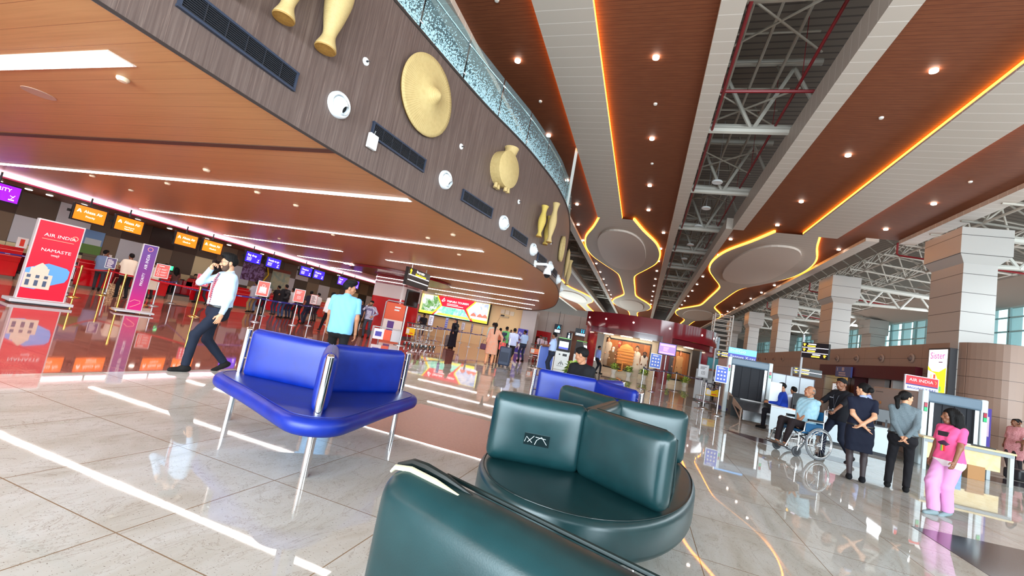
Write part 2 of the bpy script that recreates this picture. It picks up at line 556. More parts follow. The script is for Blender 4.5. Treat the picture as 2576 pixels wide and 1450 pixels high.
def raw_obj(name, parts, mats, parent=None, mi=None):
    """parts: list of (verts, faces ndarray k x 4) joined to one mesh; mi: material index per part, or an array"""
    vs = np.concatenate([p[0] for p in parts]); off = 0; fs = []; ml = []
    for i, p in enumerate(parts):
        fs.append(p[1] + off); off += len(p[0])
        k = mi[i] if mi is not None else 0
        ml.append(np.broadcast_to(np.array(k, np.int32), (len(p[1]),)))
    fs = np.concatenate(fs); ml = np.concatenate(ml)
    me = bpy.data.meshes.new(name)
    me.vertices.add(len(vs)); me.vertices.foreach_set('co', vs.astype(np.float32).ravel())
    me.loops.add(fs.size); me.loops.foreach_set('vertex_index', fs.astype(np.int32).ravel())
    me.polygons.add(len(fs)); me.polygons.foreach_set('loop_start', np.arange(0, fs.size, 4, dtype=np.int32))
    me.polygons.foreach_set('use_smooth', np.ones(len(fs), bool))
    if not isinstance(mats, (list, tuple)): mats = [mats]
    for m in mats: me.materials.append(m)
    me.polygons.foreach_set('material_index', ml.astype(np.int32))
    me.update(calc_edges=True)
    o = bpy.data.objects.new(name, me); COL.objects.link(o)
    if parent: o.parent = parent
    return o
# ------------------------------------------------------------------ people
SKIN = {'l': (206, 150, 116), 'm': (176, 120, 88), 'd': (132, 84, 60), 'vd': (98, 62, 46)}
A = lambda *v: np.array(v, np.float32)
EYE_W, EYE_D, HAIRC, GREYHAIR = M((228, 222, 214), 0.3), M((30, 18, 14), 0.2), M((15, 12, 12), 0.7, 0, 0, .2), M((120, 112, 106), 0.8, 0, 0, .2)
_HC = {}
def head_mesh(h):
    if ('head', h) in _HC: return _HC[('head', h)]
    g = [('e', (0, -.012, .032), (.074, .094, .090)), ('e', (0, .022, -.022), (.061, .066, .088)),
         ('c', (-.022, .048, -.090), (.022, .048, -.090), .027, .027),
         ('c', (0, .086, .014), (0, .106, -.026), .0075, .0135), ('c', (-.011, .094, -.030), (.011, .094, -.030), .009, .009),
         ('c', (-.042, .070, .030), (.042, .070, .030), .017, .017),
         ('e', (-.042, .056, -.020), (.026, .026, .026)), ('e', (.042, .056, -.020), (.026, .026, .026)),
         ('c', (-.018, .082, -.056), (.018, .082, -.056), .0095, .0095), ('c', (-.015, .080, -.070), (.015, .080, -.070), .0095, .0095)]
    ears = [('e', (-.077, -.010, -.004), (.012, .022, .033)), ('e', (.077, -.010, -.004), (.012, .022, .033))]
    v, f = solid([(g, .022, []), (ears, .006, [])], h)
    c = v[f].mean(1)
    mi = ((c[:, 2] < -.050) & (c[:, 2] > -.076) & (abs(c[:, 0]) < .024) & (c[:, 1] > .082)).astype(np.int32) * 3
    parts, mis = [(v, f)], [mi]
    for sx in (-1, 1):
        v2, f2 = solid([([('e', (sx * .031, .0765, .006), (.0135, .0105, .0070))], .01, [])], .0045); parts.append((v2, f2)); mis.append(1)
        v2, f2 = solid([([('e', (sx * .031, .0838, .006), (.0062, .0048, .0062))], .01, [])], .003); parts.append((v2, f2)); mis.append(2)
    _HC[('head', h)] = (parts, mis)
    return _HC[('head', h)]
def hair_mesh(style, h):
    key = (style, h)
    if key in _HC: return _HC[key]
    cap = [('e', (0, -.014, .036), (.083, .103, .098))]
    cut = [((0, .080, .068), (0, .617, -.787))]
    G = []
    if style in ('short', 'bald', 'cap'):
        if style == 'bald':
            G = [([('e', (0, -.014, .020), (.079, .099, .088))], .02, [((0, .02, .03), (0, .80, -.30)), ((0, -.02, .062), (0, 0, 1)), ((0, 0, -.06), (0, 0, -1))])]
        else:
            G = [([('e', (0, -.014, .036), (.0805, .101, .0945)), ('e', (.005, .035, .100), (.050, .045, .026))], .03, cut)]
    elif style == 'quiff':
        G = [(cap + [('e', (.012, .052, .112), (.058, .056, .040)), ('e', (0, 0, .118), (.062, .07, .03))], .03, cut)]
    elif style == 'bun':
        G = [(cap, .02, cut), ([('e', (0, -.125, .020), (.050, .045, .050))], .01, [])]
    elif style == 'pony':
        G = [(cap, .02, cut), ([('c', (0, -.110, .020), (0, -.155, -.030), .030, .036), ('c', (0, -.155, -.030), (0, -.130, -.200), .036, .028)], .03, [])]
    elif style == 'ponylong':
        G = [(cap, .02, cut), ([('c', (0, -.105, .010), (0, -.150, -.060), .030, .034), ('c', (0, -.150, -.060), (0, -.150, -.330), .034, .022)], .03, [])]
    elif style == 'long':
        G = [(cap + [('c', (-.055, -.055, .02), (-.085, -.080, -.20), .060, .066), ('c', (.055, -.055, .02), (.085, -.080, -.20), .060, .066),
              ('c', (0, -.085, .02), (0, -.115, -.30), .055, .050), ('c', (-.07, -.08, -.2), (-.06, -.085, -.40), .062, .034), ('c', (.08, -.04, -.2), (.095, .05, -.40), .060, .030),
              ('c', (.06, .03, .075), (.082, .020, -.10), .022, .024), ('c', (-.06, .03, .075), (-.082, .010, -.10), .022, .020)], .03, [((0, .088, .05), (0, 1, -.25))])]
    elif style == 'scarf':
        G = [(cap + [('c', (0, -.05, -.08), (0, -.03, -.17), .088, .105)], .04, [((0, .072, .06), (0, .86, -.50))])]
    strand = (lambda X, Y, Z: .0022 * np.sin(150 * X + 40 * np.sin(9 * Y)) * np.sin(55 * Y + 60 * Z) + .002 * np.sin(70 * X - 48 * Z)) if style not in ('scarf', 'bald') else None
    v, f = solid(G, h, strand)
    parts = [(v, f)]
    if style != 'scarf':
        for sx in (-1, 1):
            parts.append(solid([([('c', (sx * .016, .0885, .030), (sx * .034, .0865, .036), .0042, .0042), ('c', (sx * .034, .0865, .036), (sx * .050, .076, .030), .0042, .003)], .004, [])], .003))
    _HC[key] = parts
    return parts
def beard_mesh(full, h):
    key = ('beard', full, h)
    if key in _HC: return _HC[key]
    parts = [solid([([('c', (-.024, .0965, -.043), (.024, .0965, -.043), .0065, .0065)], .01, [])], .003)]
    if full:
        parts.append(solid([([('e', (0, .026, -.032), (.0665, .070, .088)), ('c', (-.022, .050, -.090), (.022, .050, -.090), .031, .031)], .02,
                             [((0, 0, -.040), (0, -.35, .94)), ((0, .0, 0), (0, -1, 0))])], h))
        for sx in (-1, 1):
            parts.append(solid([([('c', (sx * .066, .012, .010), (sx * .060, .026, -.055), .010, .012)], .01, [])], .005))
    _HC[key] = parts
    return parts
def hand_mesh(kind, fine):
    key = ('hand', kind, fine)
    if key in _HC: return _HC[key]
    # right hand: wrist at 0, fingers to -z, thumb side +y, palm faces -x
    pr = [('c', (0, .022, -.022), (0, .026, -.082), .015, .013), ('c', (0, 0, -.012), (0, .004, -.086), .017, .0135), ('c', (0, -.022, -.020), (0, -.020, -.080), .014, .012),
          ('c', (0, 0, .03), (0, 0, -.01), .024, .024)]
    curl = {'relax': (.25, .45, .4), 'grip': (.9, 1.3, .9), 'flat': (.05, .12, .1)}[kind]
    G = [(pr, .02, [])]
    for y, L, k in ((.029, .068, .9), (.010, .076, 1.0), (-.009, .071, 1.06), (-.026, .056, 1.15)):
        p = A(0, y, -.082); a = 0; fin = []
        for q, fr in enumerate((.44, .31, .25)):
            a += curl[q] * k
            e = p + A(-math.sin(a), (y * 0.12 if q == 0 else 0), -math.cos(a)) * L * fr
            fin.append(('c', p, e, .0088 - .0008 * q, .0082 - .0008 * q)); p = e
        G.append((fin, .006, []))
    th = [('c', (0, .026, -.026), (-.012, .052, -.056), .0125, .0105), ('c', (-.012, .052, -.056), (-.022 - .02 * (kind == 'grip'), .058 - .02 * (kind == 'grip'), -.088), .0105, .0085)]
    G.append((th, .008, []))
    v, f = solid(G, .0045 if fine else .0065)
    _HC[key] = (v, f)
    return _HC[key]
def ik(s, t, l1, l2, hint):
    d = t - s; L = float(np.linalg.norm(d)); mx = (l1 + l2) * .998
    if L > mx: t = s + d / L * mx; d = t - s; L = mx
    u = d / L
    a = (l1 * l1 - l2 * l2 + L * L) / (2 * L)
    hh = math.sqrt(max(l1 * l1 - a * a, 0))
    w = hint - u * hint.dot(u); w = w / (np.linalg.norm(w) + 1e-9)
    return s + u * a + w * hh, t
ARM = {   # wrist target and elbow direction for the right side (x mirrored for the left)
    'down': ((.245, .035, .875), (.3, -1, 0), 'relax'), 'swing': ((.24, .20, .90), (.3, -1, 0), 'relax'), 'swingback': ((.25, -.16, .90), (.3, -1, 0), 'relax'),
    'behind': ((.035, -.175, .955), (1, -.35, 0), 'relax'), 'phone': ((.125, .175, 1.475), (.55, .45, -1), 'grip'), 'fwd': ((.15, .34, 1.12), (.6, -.4, -1), 'relax'),
    'chest': ((.06, .26, 1.22), (.8, -.2, -1), 'relax'), 'push': ((.235, .42, 1.00), (.6, -.6, -.6), 'grip'), 'lap': ((.15, .26, .80), (.8, -.5, -.3), 'relax'),
    'pull': ((.27, -.30, .93), (.4, -1, .2), 'grip'), 'hip': ((.20, .16, 1.02), (1, -.6, 0), 'relax'), 'cross': ((-.06, .24, .82), (.8, -.3, -.4), 'relax'),
    'fwdhi': ((.16, .38, 1.26), (.6, -.2, -1), 'flat'), 'thigh': ((.14, .30, .64), (.8, -.4, .2), 'relax')}
LEG = {'stand': ((.092, .0, .085), 0), 'wide': ((.15, .0, .085), 0), 'front': ((.085, .25, .085), 0), 'back': ((.085, -.27, .125), 25), 'mid': ((.09, .06, .085), 0),
       'sit': ((.11, .42, .085), 0), 'wc': ((.10, .50, .22), 0), 'front2': ((.10, .36, .085), -4), 'back2': ((.085, -.36, .17), 34)}
def person(loc, yaw, label, H=1.72, shirt=None, trousers=None, skin='m', hair='short', arms=('down', 'down'), legs=('stand', 'stand'), head=(0, 0),
           sleeve='short', hem='tuck', sit=None, lean=0.0, fem=False, fat=1.0, skirt=None, shoes=(24, 22, 22), haircol=None, beard=None, q='mid', extras=None,
           group=None, pat=None, legskin=None, baggy=0.0, collar=None, arm_over=None, leg_over=None, bare=False):
    vox = {'near': .0105, 'mid': .017, 'far': .026}[q]
    hv = {'near': .0055, 'mid': .008, 'far': .011}[q]
    S = H / 1.72
    root = thing('person', label, 'person', loc, R(yaw), group)
    skm = M(SKIN[skin], .5)
    lip = M(tuple(int(c * f) for c, f in zip(SKIN[skin], (.86, .68, .66))), .4)
    walk = any(l in ('back', 'front', 'back2', 'front2') for l in legs)
    pz = .935 - (.035 if walk else 0)
    if sit: pz = sit / S + .085
    pel = A(0, 0, pz)
    ln = math.sin(R(lean)); lc = math.cos(R(lean))
    def up(z, x=0, y=0):                              # point of the trunk, z above the pelvis
        return pel + A(x, z * ln + y * lc, z * lc - y * ln)
    neck = up(.525, 0, -.015)
    hc = neck + A(0, .030 + ln * .13, .138)
    shw = .165 if fem else .185
    J = {}
    for sgn, i in ((-1, 0), (1, 1)):                  # left is -x
        sh = up(.465, sgn * shw, -.015)
        w, hint, hk = ARM[arms[i]]
        if arm_over and arm_over[i]: w, hint, hk = arm_over[i]
        t = A(sgn * w[0], w[1], w[2] + ((pz - .935) if sit or walk else 0)) if not (arm_over and arm_over[i]) else A(*w)
        if not (arm_over and arm_over[i]): hint = (sgn * hint[0], hint[1], hint[2])
        el, wr = ik(sh, t, .285, .250, A(*hint))
        hip = pel + A(sgn * .090, 0, -.035)
        (lx, ly, lz), tilt = LEG[legs[i]]
        if leg_over and leg_over[i]: (lx, ly, lz), tilt = leg_over[i]
        kn, an = ik(hip, A(sgn * lx, ly, lz), .425, .425, A(sgn * .10, 1, 0.15))
        J[sgn] = (sh, el, wr, hip, kn, an, tilt, hk)
    f = fat
    def trunk(e=0.0, lo=-.06, hi=.46):
        # (height over pelvis, half width, radius)
        if fem: lv = [(-.06, .080, .118), (.03, .072, .112), (.13, .052, .098), (.21, .058, .098), (.32, .078, .102), (.40, .090, .085), (.455, .105, .062)]
        else: lv = [(-.06, .072, .116), (.03, .070, .114), (.13, .068, .112), (.23, .082, .114), (.33, .098, .110), (.405, .112, .088), (.46, .122, .062)]
        out = []
        for z, w, r in lv:
            if lo - .02 <= z <= hi + .02:
                out.append(('c', up(z, -w * f, 0), up(z, w * f, 0), r * (f ** .8) + e, r * (f ** .8) + e))
        if fem: out += [('e', up(.325, s * .062, .075), (.058 + e, .052 + e, .058 + e)) for s in (-1, 1)]
        if f > 1.05 and not fem: out.append(('e', up(.10, 0, .055), (.13 + e, .10 + e, .12 + e)))
        return out
    Bz = lambda d, n: -d if n < 0 else d
    # ---- body: one continuous surface
    limbs = []
    for sgn in (-1, 1):
        sh, el, wr, hip, kn, an, tilt, hk = J[sgn]
        lg = .70 if (trousers or legskin) else 1
        limbs += [('c', sh, el, .046, .038), ('c', el, wr, .037, .026), ('c', hip, kn, .075 * lg, .050 * lg), ('c', kn, an, .050 * lg, .034)]
        if lg == 1: limbs.append(('e', kn + (an - kn) * .28 + A(0, -.022, 0), (.046, .046, .095)))
    nk = [('c', neck + A(0, -.008, -.05), hc + A(0, -.02, -.05), .056 if not fem else .046, .052 if not fem else .045)]
    parts = [solid([(trunk(-.012) + nk + limbs, .03, [])], max(vox, .012))]
    mi = [0]
    def T(vs, m, o):                                   # rotate by 3x3, move
        return (np.asarray(vs) @ np.array(m, np.float32).T + o)
    hm = np.array(Matrix.Rotation(R(head[0]), 3, 'Z') @ Matrix.Rotation(R(head[1]), 3, 'X'))
    hs = 1.0 if H > 1.45 else 1.09
    hp, hmi = head_mesh(hv)
    for (v, fc), k in zip(hp, hmi):
        parts.append((T(v * hs, hm, hc), fc)); mi.append(k)
    for sgn in (-1, 1):
        sh, el, wr, hip, kn, an, tilt, hk = J[sgn]
        v, fc = hand_mesh(hk, q == 'near')
        if sgn < 0: v = v * A(-1, 1, 1); fc = fc[:, ::-1]
        d = (wr - el); d = d / np.linalg.norm(d)
        th = A(0, 1, 0.25) if d[2] < -.6 else A(-sgn * .6, .1, .8)
        if arms[1 if sgn > 0 else 0] == 'phone': th = A(-sgn * .4, -.5, .6)
        y = th - d * th.dot(d); y /= np.linalg.norm(y); z = -d; x = np.cross(y, z)
        parts.append((T(v * (.92 if fem else 1.0), np.stack([x, y, z], 1), wr + d * .004), fc)); mi.append(0)
    if bare:                                           # bare feet in sandals
        for sgn in (-1, 1):
            an = J[sgn][5]
            parts.append(solid([([('c', an + A(0, -.03, -.04), an + A(0, .12, -.055), .034, .030)], .02, [])], .012)); mi.append(0)
    body = raw_obj('body', [(p[0] * S, p[1]) for p in parts], [skm, EYE_W, EYE_D, lip], root, mi)
    hcol = haircol or HAIRC
    raw_obj('hair' if hair != 'scarf' else 'head_scarf', [(T(v * hs, hm, hc) * S, fc) for v, fc in hair_mesh(hair, hv)], hcol, root)
    if beard:
        raw_obj('beard' if beard == 'full' else 'moustache', [(T(v * hs, hm, hc) * S, fc) for v, fc in beard_mesh(beard == 'full', hv)], M((84, 62, 52), .8, 0, 0, .2), root)
    ph = random.random() * 6
    def fold(X, Y, Z):
        return .0022 * np.sin(30 * Z + 27 * X + ph) * np.sin(33 * X - 29 * Y + 6 * Z + ph * 2) + .0016 * np.sin(34 * Z - 50 * Y + 61 * X)
    # ---- legs wear
    upn = A(0, ln, lc)
    def legwear(name, e, colr, foot=.0, top=.055, rough=.8):
        G = []
        tr = trunk(e - baggy, -.07, .06)
        legsg = []
        for sgn in (-1, 1):
            sh, el, wr, hip, kn, an, tilt, hk = J[sgn]
            end = an + (kn - an) / np.linalg.norm(kn - an) * foot
            legsg += [('c', hip, kn, .080 + e, .058 + e), ('h', kn, end, .058 + e, .044 + e * 1.3)]
        G = [(tr + legsg[0:1] + legsg[2:3], .03, [(up(top), upn)]), ([legsg[0], legsg[1]], .02, []), ([legsg[2], legsg[3]], .02, [])]
        v, fc = solid(G, vox, fold)
        return raw_obj(name, [(v * S, fc)], colr, root)
    tm = lambda c: c if not isinstance(c, tuple) else M(c, .82, 0, 0, .25)
    if trousers: legwear('trousers', (.006 if legskin != 'leggings' else -.012) + baggy, tm(trousers))
    if legskin == 'tights':
        G = []
        for sgn in (-1, 1):
            sh, el, wr, hip, kn, an, tilt, hk = J[sgn]
            G += [([('c', hip, kn, .080, .054), ('c', kn, an, .054, .038), ('e', kn + (an - kn) * .28 + A(0, -.022, 0), (.050, .050, .1))], .03, [])]
        v, fc = solid(G, vox); raw_obj('tights', [(v * S, fc)], M((52, 40, 42), .6), root)
    if skirt:
        z1 = skirt[1]; lv = [(('c'), up(z, -w, 0), up(z, w, 0), r, r) for z, w, r in ((.10, .055, .108), (.0, .075, .122), (-.12, .085, .125), (-.25, .09, .118), (-.40, .09, .112), (-.56, .10, .11), (-.72, .11, .115), (-.85, .12, .12)) if z > z1 - .08]
        v, fc = solid([(lv, .06, [(up(.10), upn), (up(z1), -upn)])], vox, fold)
        raw_obj('skirt', [(v * S, fc)], tm(skirt[0]), root)
    # ---- top wear
    if shirt:
        e = .016
        z0 = {'tuck': .035, 'out': -.10, 'long': -.20, 'kurta': -.50, 'gown': -.83}[hem]
        tr = trunk(e)
        if hem in ('kurta', 'gown'):
            tr += [('c', up(z, -w, 0), up(z, w, 0), r, r) for z, w, r in ((-.10, .088, .135), (-.22, .10, .135), (-.36, .11, .135), (-.50, .115, .138), (-.66, .12, .145), (-.82, .13, .155)) if z > z0 - .10]
        G = [(tr + [('c', neck + A(0, -.005, -.075), neck + A(0, 0, -.004), .075, .062)], .05, [(up(z0), -upn), (neck + A(0, .02, .012), A(0, .35, 1.0))])]
        for sgn in (-1, 1):
            sh, el, wr, hip, kn, an, tilt, hk = J[sgn]
            if sleeve == 'short':
                sl = [('h', sh, sh + (el - sh) * .74, .056, .060)]
            elif sleeve == 'elbow':
                sl = [('c', sh, el, .056, .052), ('h', el, el + (wr - el) * .18, .052, .050)]
            else:
                sl = [('c', sh, el, .056, .050), ('h', el, wr, .050, .036)]
            G.append((sl + [('c', up(.435, sgn * .09), sh, .064, .055)], .02, []))
        v, fc = solid(G, vox, fold)
        mats = [tm(shirt)]; mia = np.zeros(len(fc), np.int32)
        if pat:                                        # a second colour below a line
            c = v[fc].mean(1); mats.append(tm(pat[0])); mia = (c[:, 2] < pel[2] + pat[1]).astype(np.int32)
        raw_obj('shirt' if hem in ('tuck', 'out', 'long') else ('kurta' if hem == 'kurta' else 'gown'), [(v * S, fc)], mats, root, [mia])
        if hem == 'tuck':
            v, fc = solid([(trunk(.021, -.02, .1), .05, [(up(.052), upn), (up(.012), -upn)])], max(vox * .7, .009))
            raw_obj('belt', [(v * S, fc)], M((20, 18, 18), .4), root)
        if collar:
            v, fc = solid([([('c', neck + A(0, -.012, -.026), neck + A(0, .002, .020), .074, .064)], .02, [(neck + A(0, .0, .030), A(0, .4, 1)), (neck + A(0, 0, -.016), A(0, -.4, -1))])], max(vox * .7, .008))
            raw_obj('collar', [(v * S, fc)], tm(collar), root)
    # ---- shoes
    if not bare:
        sm = tm(shoes)
        for sgn in (-1, 1):
            an, tilt = J[sgn][5], J[sgn][6]
            a = R(tilt); yv = A(0, math.cos(a), -math.sin(a)); zv = A(0, math.sin(a), math.cos(a))
            o = an - zv * .085
            v, fc = solid([([('c', A(0, -.045, .040), A(0, .02, .05), .037, .040), ('c', A(0, 0, .036), A(0, .150, .020), .038, .034), ('c', A(0, -.01, .06), A(0, -.005, .105), .039, .037)], .03, [(A(0, 0, 0), A(0, 0, -1)), (A(0, 0, .105), A(0, 0, 1))])], max(vox * .8, .009))
            w = v[:, [0]] * A(1, 0, 0) + v[:, [1]] * yv + v[:, [2]] * zv
            raw_obj('shoe', [((w + o) * S, fc)], sm, root)
    ctx = dict(root=root, J=J, S=S, up=up, neck=neck, hc=hc, hm=hm, hs=hs, yaw=yaw, loc=Vector(loc), trunk=trunk, vox=vox)
    if extras:
        for ex in extras: EXTRA[ex[0]](ctx, *ex[1:])
    return ctx
def wpt(c, p):
    """a point of a person's own space in the hall"""
    return c['root'].matrix_basis @ Vector([float(x) * c['S'] for x in p])
def x_tie(c, col=(120, 24, 40), col2=None):
    b = MB(); up = c['up']; S = c['S']
    pts = [(.50, .105, .020), (.46, .112, .017), (.40, .134, .024), (.28, .138, .032), (.16, .136, .038), (.07, .136, .041), (.02, .136, .004)]
    vs = []
    for z, y, w in pts: vs += [up(z, -w, y) * S, up(z, w, y) * S]
    n = len(pts)
    vs2 = [v + A(0, .008, 0) for v in vs]
    fs = [(2 * i, 2 * i + 1, 2 * i + 3, 2 * i + 2) for i in range(n - 1)]
    fs2 = [tuple(k + 2 * n for k in f) for f in fs]
    side = [(2 * i, 2 * i + 2, 2 * n + 2 * i + 2, 2 * n + 2 * i) for i in range(n - 1)] + [(2 * i + 1, 2 * i + 3, 2 * n + 2 * i + 3, 2 * n + 2 * i + 1) for i in range(n - 1)]
    b.add(vs + vs2, fs + fs2 + side + [(0, 1, 2 * n + 1, 2 * n)])
    m = M(col, .5)
    if col2:
        k = NT('striped_tie'); x, y, z = k.xyz(k.pos(obj=True))
        m = k.out(k.mix(k.joint(k.math('ADD', z, k.math('MULTIPLY', x, .8)), .03, 0, .010), col, col2), .45)
    b.build('tie', m, c['root'])
def x_lanyard(c, col=(40, 50, 110), badge=True):
    up = c['up']; S = c['S']; b = MB()
    for s in (-1, 1):
        b.tube([up(.515, s * .055, -.05) * S, up(.50, s * .068, .05) * S, up(.40, s * .055, .128) * S, up(.25, s * .018, .142) * S, up(.14, 0, .146) * S], .006 * S, 5)
    b.build('lanyard', M(col, .6), c['root'])
    if badge:
        b = MB(); b.box([float(t) * S for t in up(.09, 0, .150)], (.062 * S, .008 * S, .09 * S)); b.build('name_badge', M((226, 228, 230), .3), c['root'])
def x_glasses(c):
    b = MB(); m = c['hm']; o = c['hc']; S = c['S']
    P = lambda p: (m @ A(*p) + o) * S
    for s in (-1, 1):
        pts = [P((s * .032 + .023 * math.cos(t), .100, .006 + .017 * math.sin(t))) for t in np.linspace(0, 2 * PI, 15)[:-1]]
        b.tube(pts, .0022 * S, 5, True)
        b.tube([P((s * .055, .098, .010)), P((s * .078, .06, .012)), P((s * .080, -.01, .010))], .002 * S, 5)
    b.tube([P((-.010, .101, .008)), P((.010, .101, .008))], .002 * S, 5)
    b.build('glasses', M((40, 34, 34), .3), c['root'])
def x_watch(c, side=1, col=(40, 40, 44)):
    sh, el, wr = c['J'][side][:3]; d = (wr - el) / np.linalg.norm(wr - el); S = c['S']
    b = MB(); b.cyl((wr - d * .030) * S, (wr - d * .008) * S, .033 * S, seg=14)
    o = (wr - d * .019) * S; r = np.cross(d, A(0, 1, 0)); r /= np.linalg.norm(r)
    b.cyl(o + r * .030 * S, o + r * .040 * S, .019 * S, seg=12)
    b.build('wristwatch', M(col, .3, .5), c['root'])
def x_pack(c, label, col=(26, 26, 30)):
    up = c['up']; S = c['S']
    v, f = solid([([('c', up(.10, -.07, -.20), up(.10, .07, -.20), .085, .085), ('c', up(.38, -.06, -.19), up(.38, .06, -.19), .085, .085), ('c', up(.16, 0, -.27), up(.26, 0, -.27), .06, .06)], .05, [])], max(c['vox'], .016))
    r = thing('backpack', label, 'backpack', c['root'].location, c['root'].rotation_euler[2])
    raw_obj('pack_body', [(v * S, f)], M(col, .7), r)
    for s in (-1, 1):
        b = MB(); b.tube([up(.44, s * .10, -.13) * S, up(.49, s * .105, -.02) * S, up(.44, s * .105, .10) * S, up(.30, s * .12, .135) * S, up(.18, s * .15, .06) * S, up(.12, s * .14, -.12) * S], .016 * S, 6)
        b.build('shoulder_strap', M(col, .7), r)
def x_cap(c, col=(48, 44, 96)):
    m = c['hm']; o = c['hc']; S = c['S']
    v, f = solid([([('e', (0, -.01, .05), (.086, .108, .088))], .02, [((0, 0, .045), (0, 0, -1))]), ([('e', (0, .11, .050), (.075, .08, .010))], .01, [])], .01)
    raw_obj('cap', [((v @ m.T + o) * S, f)], M(col, .7), c['root'])
def x_logo(c, col=(230, 230, 235), x=.09, z=.36):
    up = c['up']; b = MB(); b.box([float(t) * c['S'] for t in up(z, x, .135)], (.07, .012, .014)); b.build('chest_logo', M(col, .5), c['root'])
def x_girlprint(c):
    up = c['up']; S = c['S']
    b = MB(); b.lathe([(.001, -.045), (.075, 0), (.001, .045)], [float(t) * S for t in up(.22, 0, .120)], 14, 1, .25)
    o = b.build('shirt_print', M((60, 34, 60), .6), c['root'], smooth='all')
    for k, cc in enumerate(((226, 60, 60), (240, 200, 60), (90, 180, 90))):
        MB().box([float(t) * S for t in up(.145, -.018 + .018 * k, .128)], (.017, .012, .075)).build('rainbow_stripe', M(cc, .6), c['root'])
    MB().box([float(t) * S for t in up(.37, 0, .125)], (.12, .03, .06)).build('shirt_print', M((40, 34, 40), .6), c['root'])
EXTRA = dict(girlprint=x_girlprint, tie=x_tie, lanyard=x_lanyard, glasses=x_glasses, watch=x_watch, cap=x_cap, logo=x_logo)
def phone_at(c, side, label):
    sh, el, wr = c['J'][side][:3]
    d = (wr - el) / np.linalg.norm(wr - el)
    p = wpt(c, wr + d * .075 + A(-side * .012, -.01, 0))
    o = MB().box((0, 0, 0), (.012, .075, .15)).build('mobile_phone', M((16, 16, 20), .2), None, p, (R(-28), 0, c['root'].rotation_euler[2] + R(20 * side)), bevel=.004)
    return tag(o, label, 'phone')
# ------------------------------------------------------------------ the setting
ZS, ZF, ZC = 3.55, 6.45, 9.0                 # soffit, top of the fascia, hall ceiling
M_SOFFIT, M_FASCIA, M_HB, M_HG = mat_soffit(), mat_fascia(), mat_hall_brown(), mat_hall_grey()
M_CLAD, M_COL = mat_cladding(), mat_column()
M_CREAM = M((232, 204, 158), .6)

# floor
b = MB(); b.bx(-5.9, 34, -20, 95, -.3, 0)
struct(b.build('floor', mat_floor_white()))
b = MB(); b.bx(-18.5, -5.9, -20, 60, -.3, 0)
struct(b.build('floor_brown', mat_floor_brown()))
b = MB(); b.bx(-34, -18.5, -20, 60, -.3, 0)
struct(b.build('floor_beige', mat_stone('beige_counter_floor', (196, 158, 126), (214, 178, 146), .15)))
M_INLAY = mat_stone('brown_floor_inlay', (160, 92, 72), (178, 110, 88), .3)
M_INLAY2 = mat_stone('black_floor_inlay', (44, 36, 40), (70, 60, 62), .1)
b = MB(); b.bx(-3.1, 0.1, 4.30, 6.12, -.01, .003); b.build('floor_inlay', M_INLAY)['kind'] = 'structure'
b = MB(); q0, q1, q2 = at(2292, 1324).xy, at(2490, 1450).xy, at(2576, 1386).xy; b.prism([q0, q0 + (q1 - q0) * 2.6, q0 + (q2 - q0) * 2.2], -.01, .003); b.build('floor_inlay', M_INLAY2)['kind'] = 'structure'
b = MB(); b.prism([(2.05, 11.75), (2.55, 10.75), (4.25, 10.25), (4.7, 11.0)], -.01, .003); b.build('floor_inlay', mat_stone('brown_wedge_inlay', (78, 50, 48), (104, 70, 64), .12))['kind'] = 'structure'
b = MB(); b.bx(7.9, 12, 13.2, 14.4, -.01, .003); b.build('floor_inlay', M_INLAY2)['kind'] = 'structure'

# mezzanine edge in plan
EDGE = spline([(-5.2, -12), (-5.15, -4), (-5.08, 0), (-5.0, 2.4), (-4.88, 4.5), (-4.58, 6.75), (-4.28, 8.6), (-3.92, 10.2), (-3.68, 11.6), (-3.46, 14.0), (-3.62, 17.0), (-4.5, 21.8), (-5.95, 27.2), (-8.3, 32.4), (-11.2, 35.2)], 10)
EDGE = [np.array(p) for p in EDGE]
def edge_x(y):
    for a, c in zip(EDGE[:-1], EDGE[1:]):
        if a[1] <= y <= c[1]: return a[0] + (c[0] - a[0]) * (y - a[1]) / (c[1] - a[1])
    return EDGE[-1][0] if y > EDGE[-1][1] else EDGE[0][0]
def on_fascia(px, py):
    """where a pixel's ray meets the fascia: point and outward direction"""
    d = ray(px, py)
    for a, c in zip(EDGE[:-1], EDGE[1:]):
        e = c - a; det = d[0] * -e[1] + e[0] * d[1]
        if abs(det) < 1e-9: continue
        t = (a[0] * -e[1] + e[0] * a[1]) / det; u = (d[0] * a[1] - d[1] * a[0]) / det
        if t > 0 and 0 <= u <= 1:
            e = e / np.linalg.norm(e)
            return Vector((d[0] * t, d[1] * t, HCAM + d[2] * t)), math.atan2(e[1], e[0])
    k = min(range(20, len(EDGE) - 1), key=lambda i: abs(math.atan2(EDGE[i][0], EDGE[i][1]) - math.atan2(d[0], d[1])))   # just past the bend
    e = EDGE[k + 1] - EDGE[k]; t = np.linalg.norm(EDGE[k]) / np.hypot(d[0], d[1])
    return Vector((EDGE[k][0], EDGE[k][1], HCAM + d[2] * t)), math.atan2(e[1], e[0])
b = MB()
for a, c in zip(EDGE[:-1], EDGE[1:]):
    b.quad((a[0], a[1], ZS), (c[0], c[1], ZS), (-21.0, c[1], ZS), (-21.0, a[1], ZS))
struct(b.build('ceiling_soffit', M_SOFFIT))
b = MB()
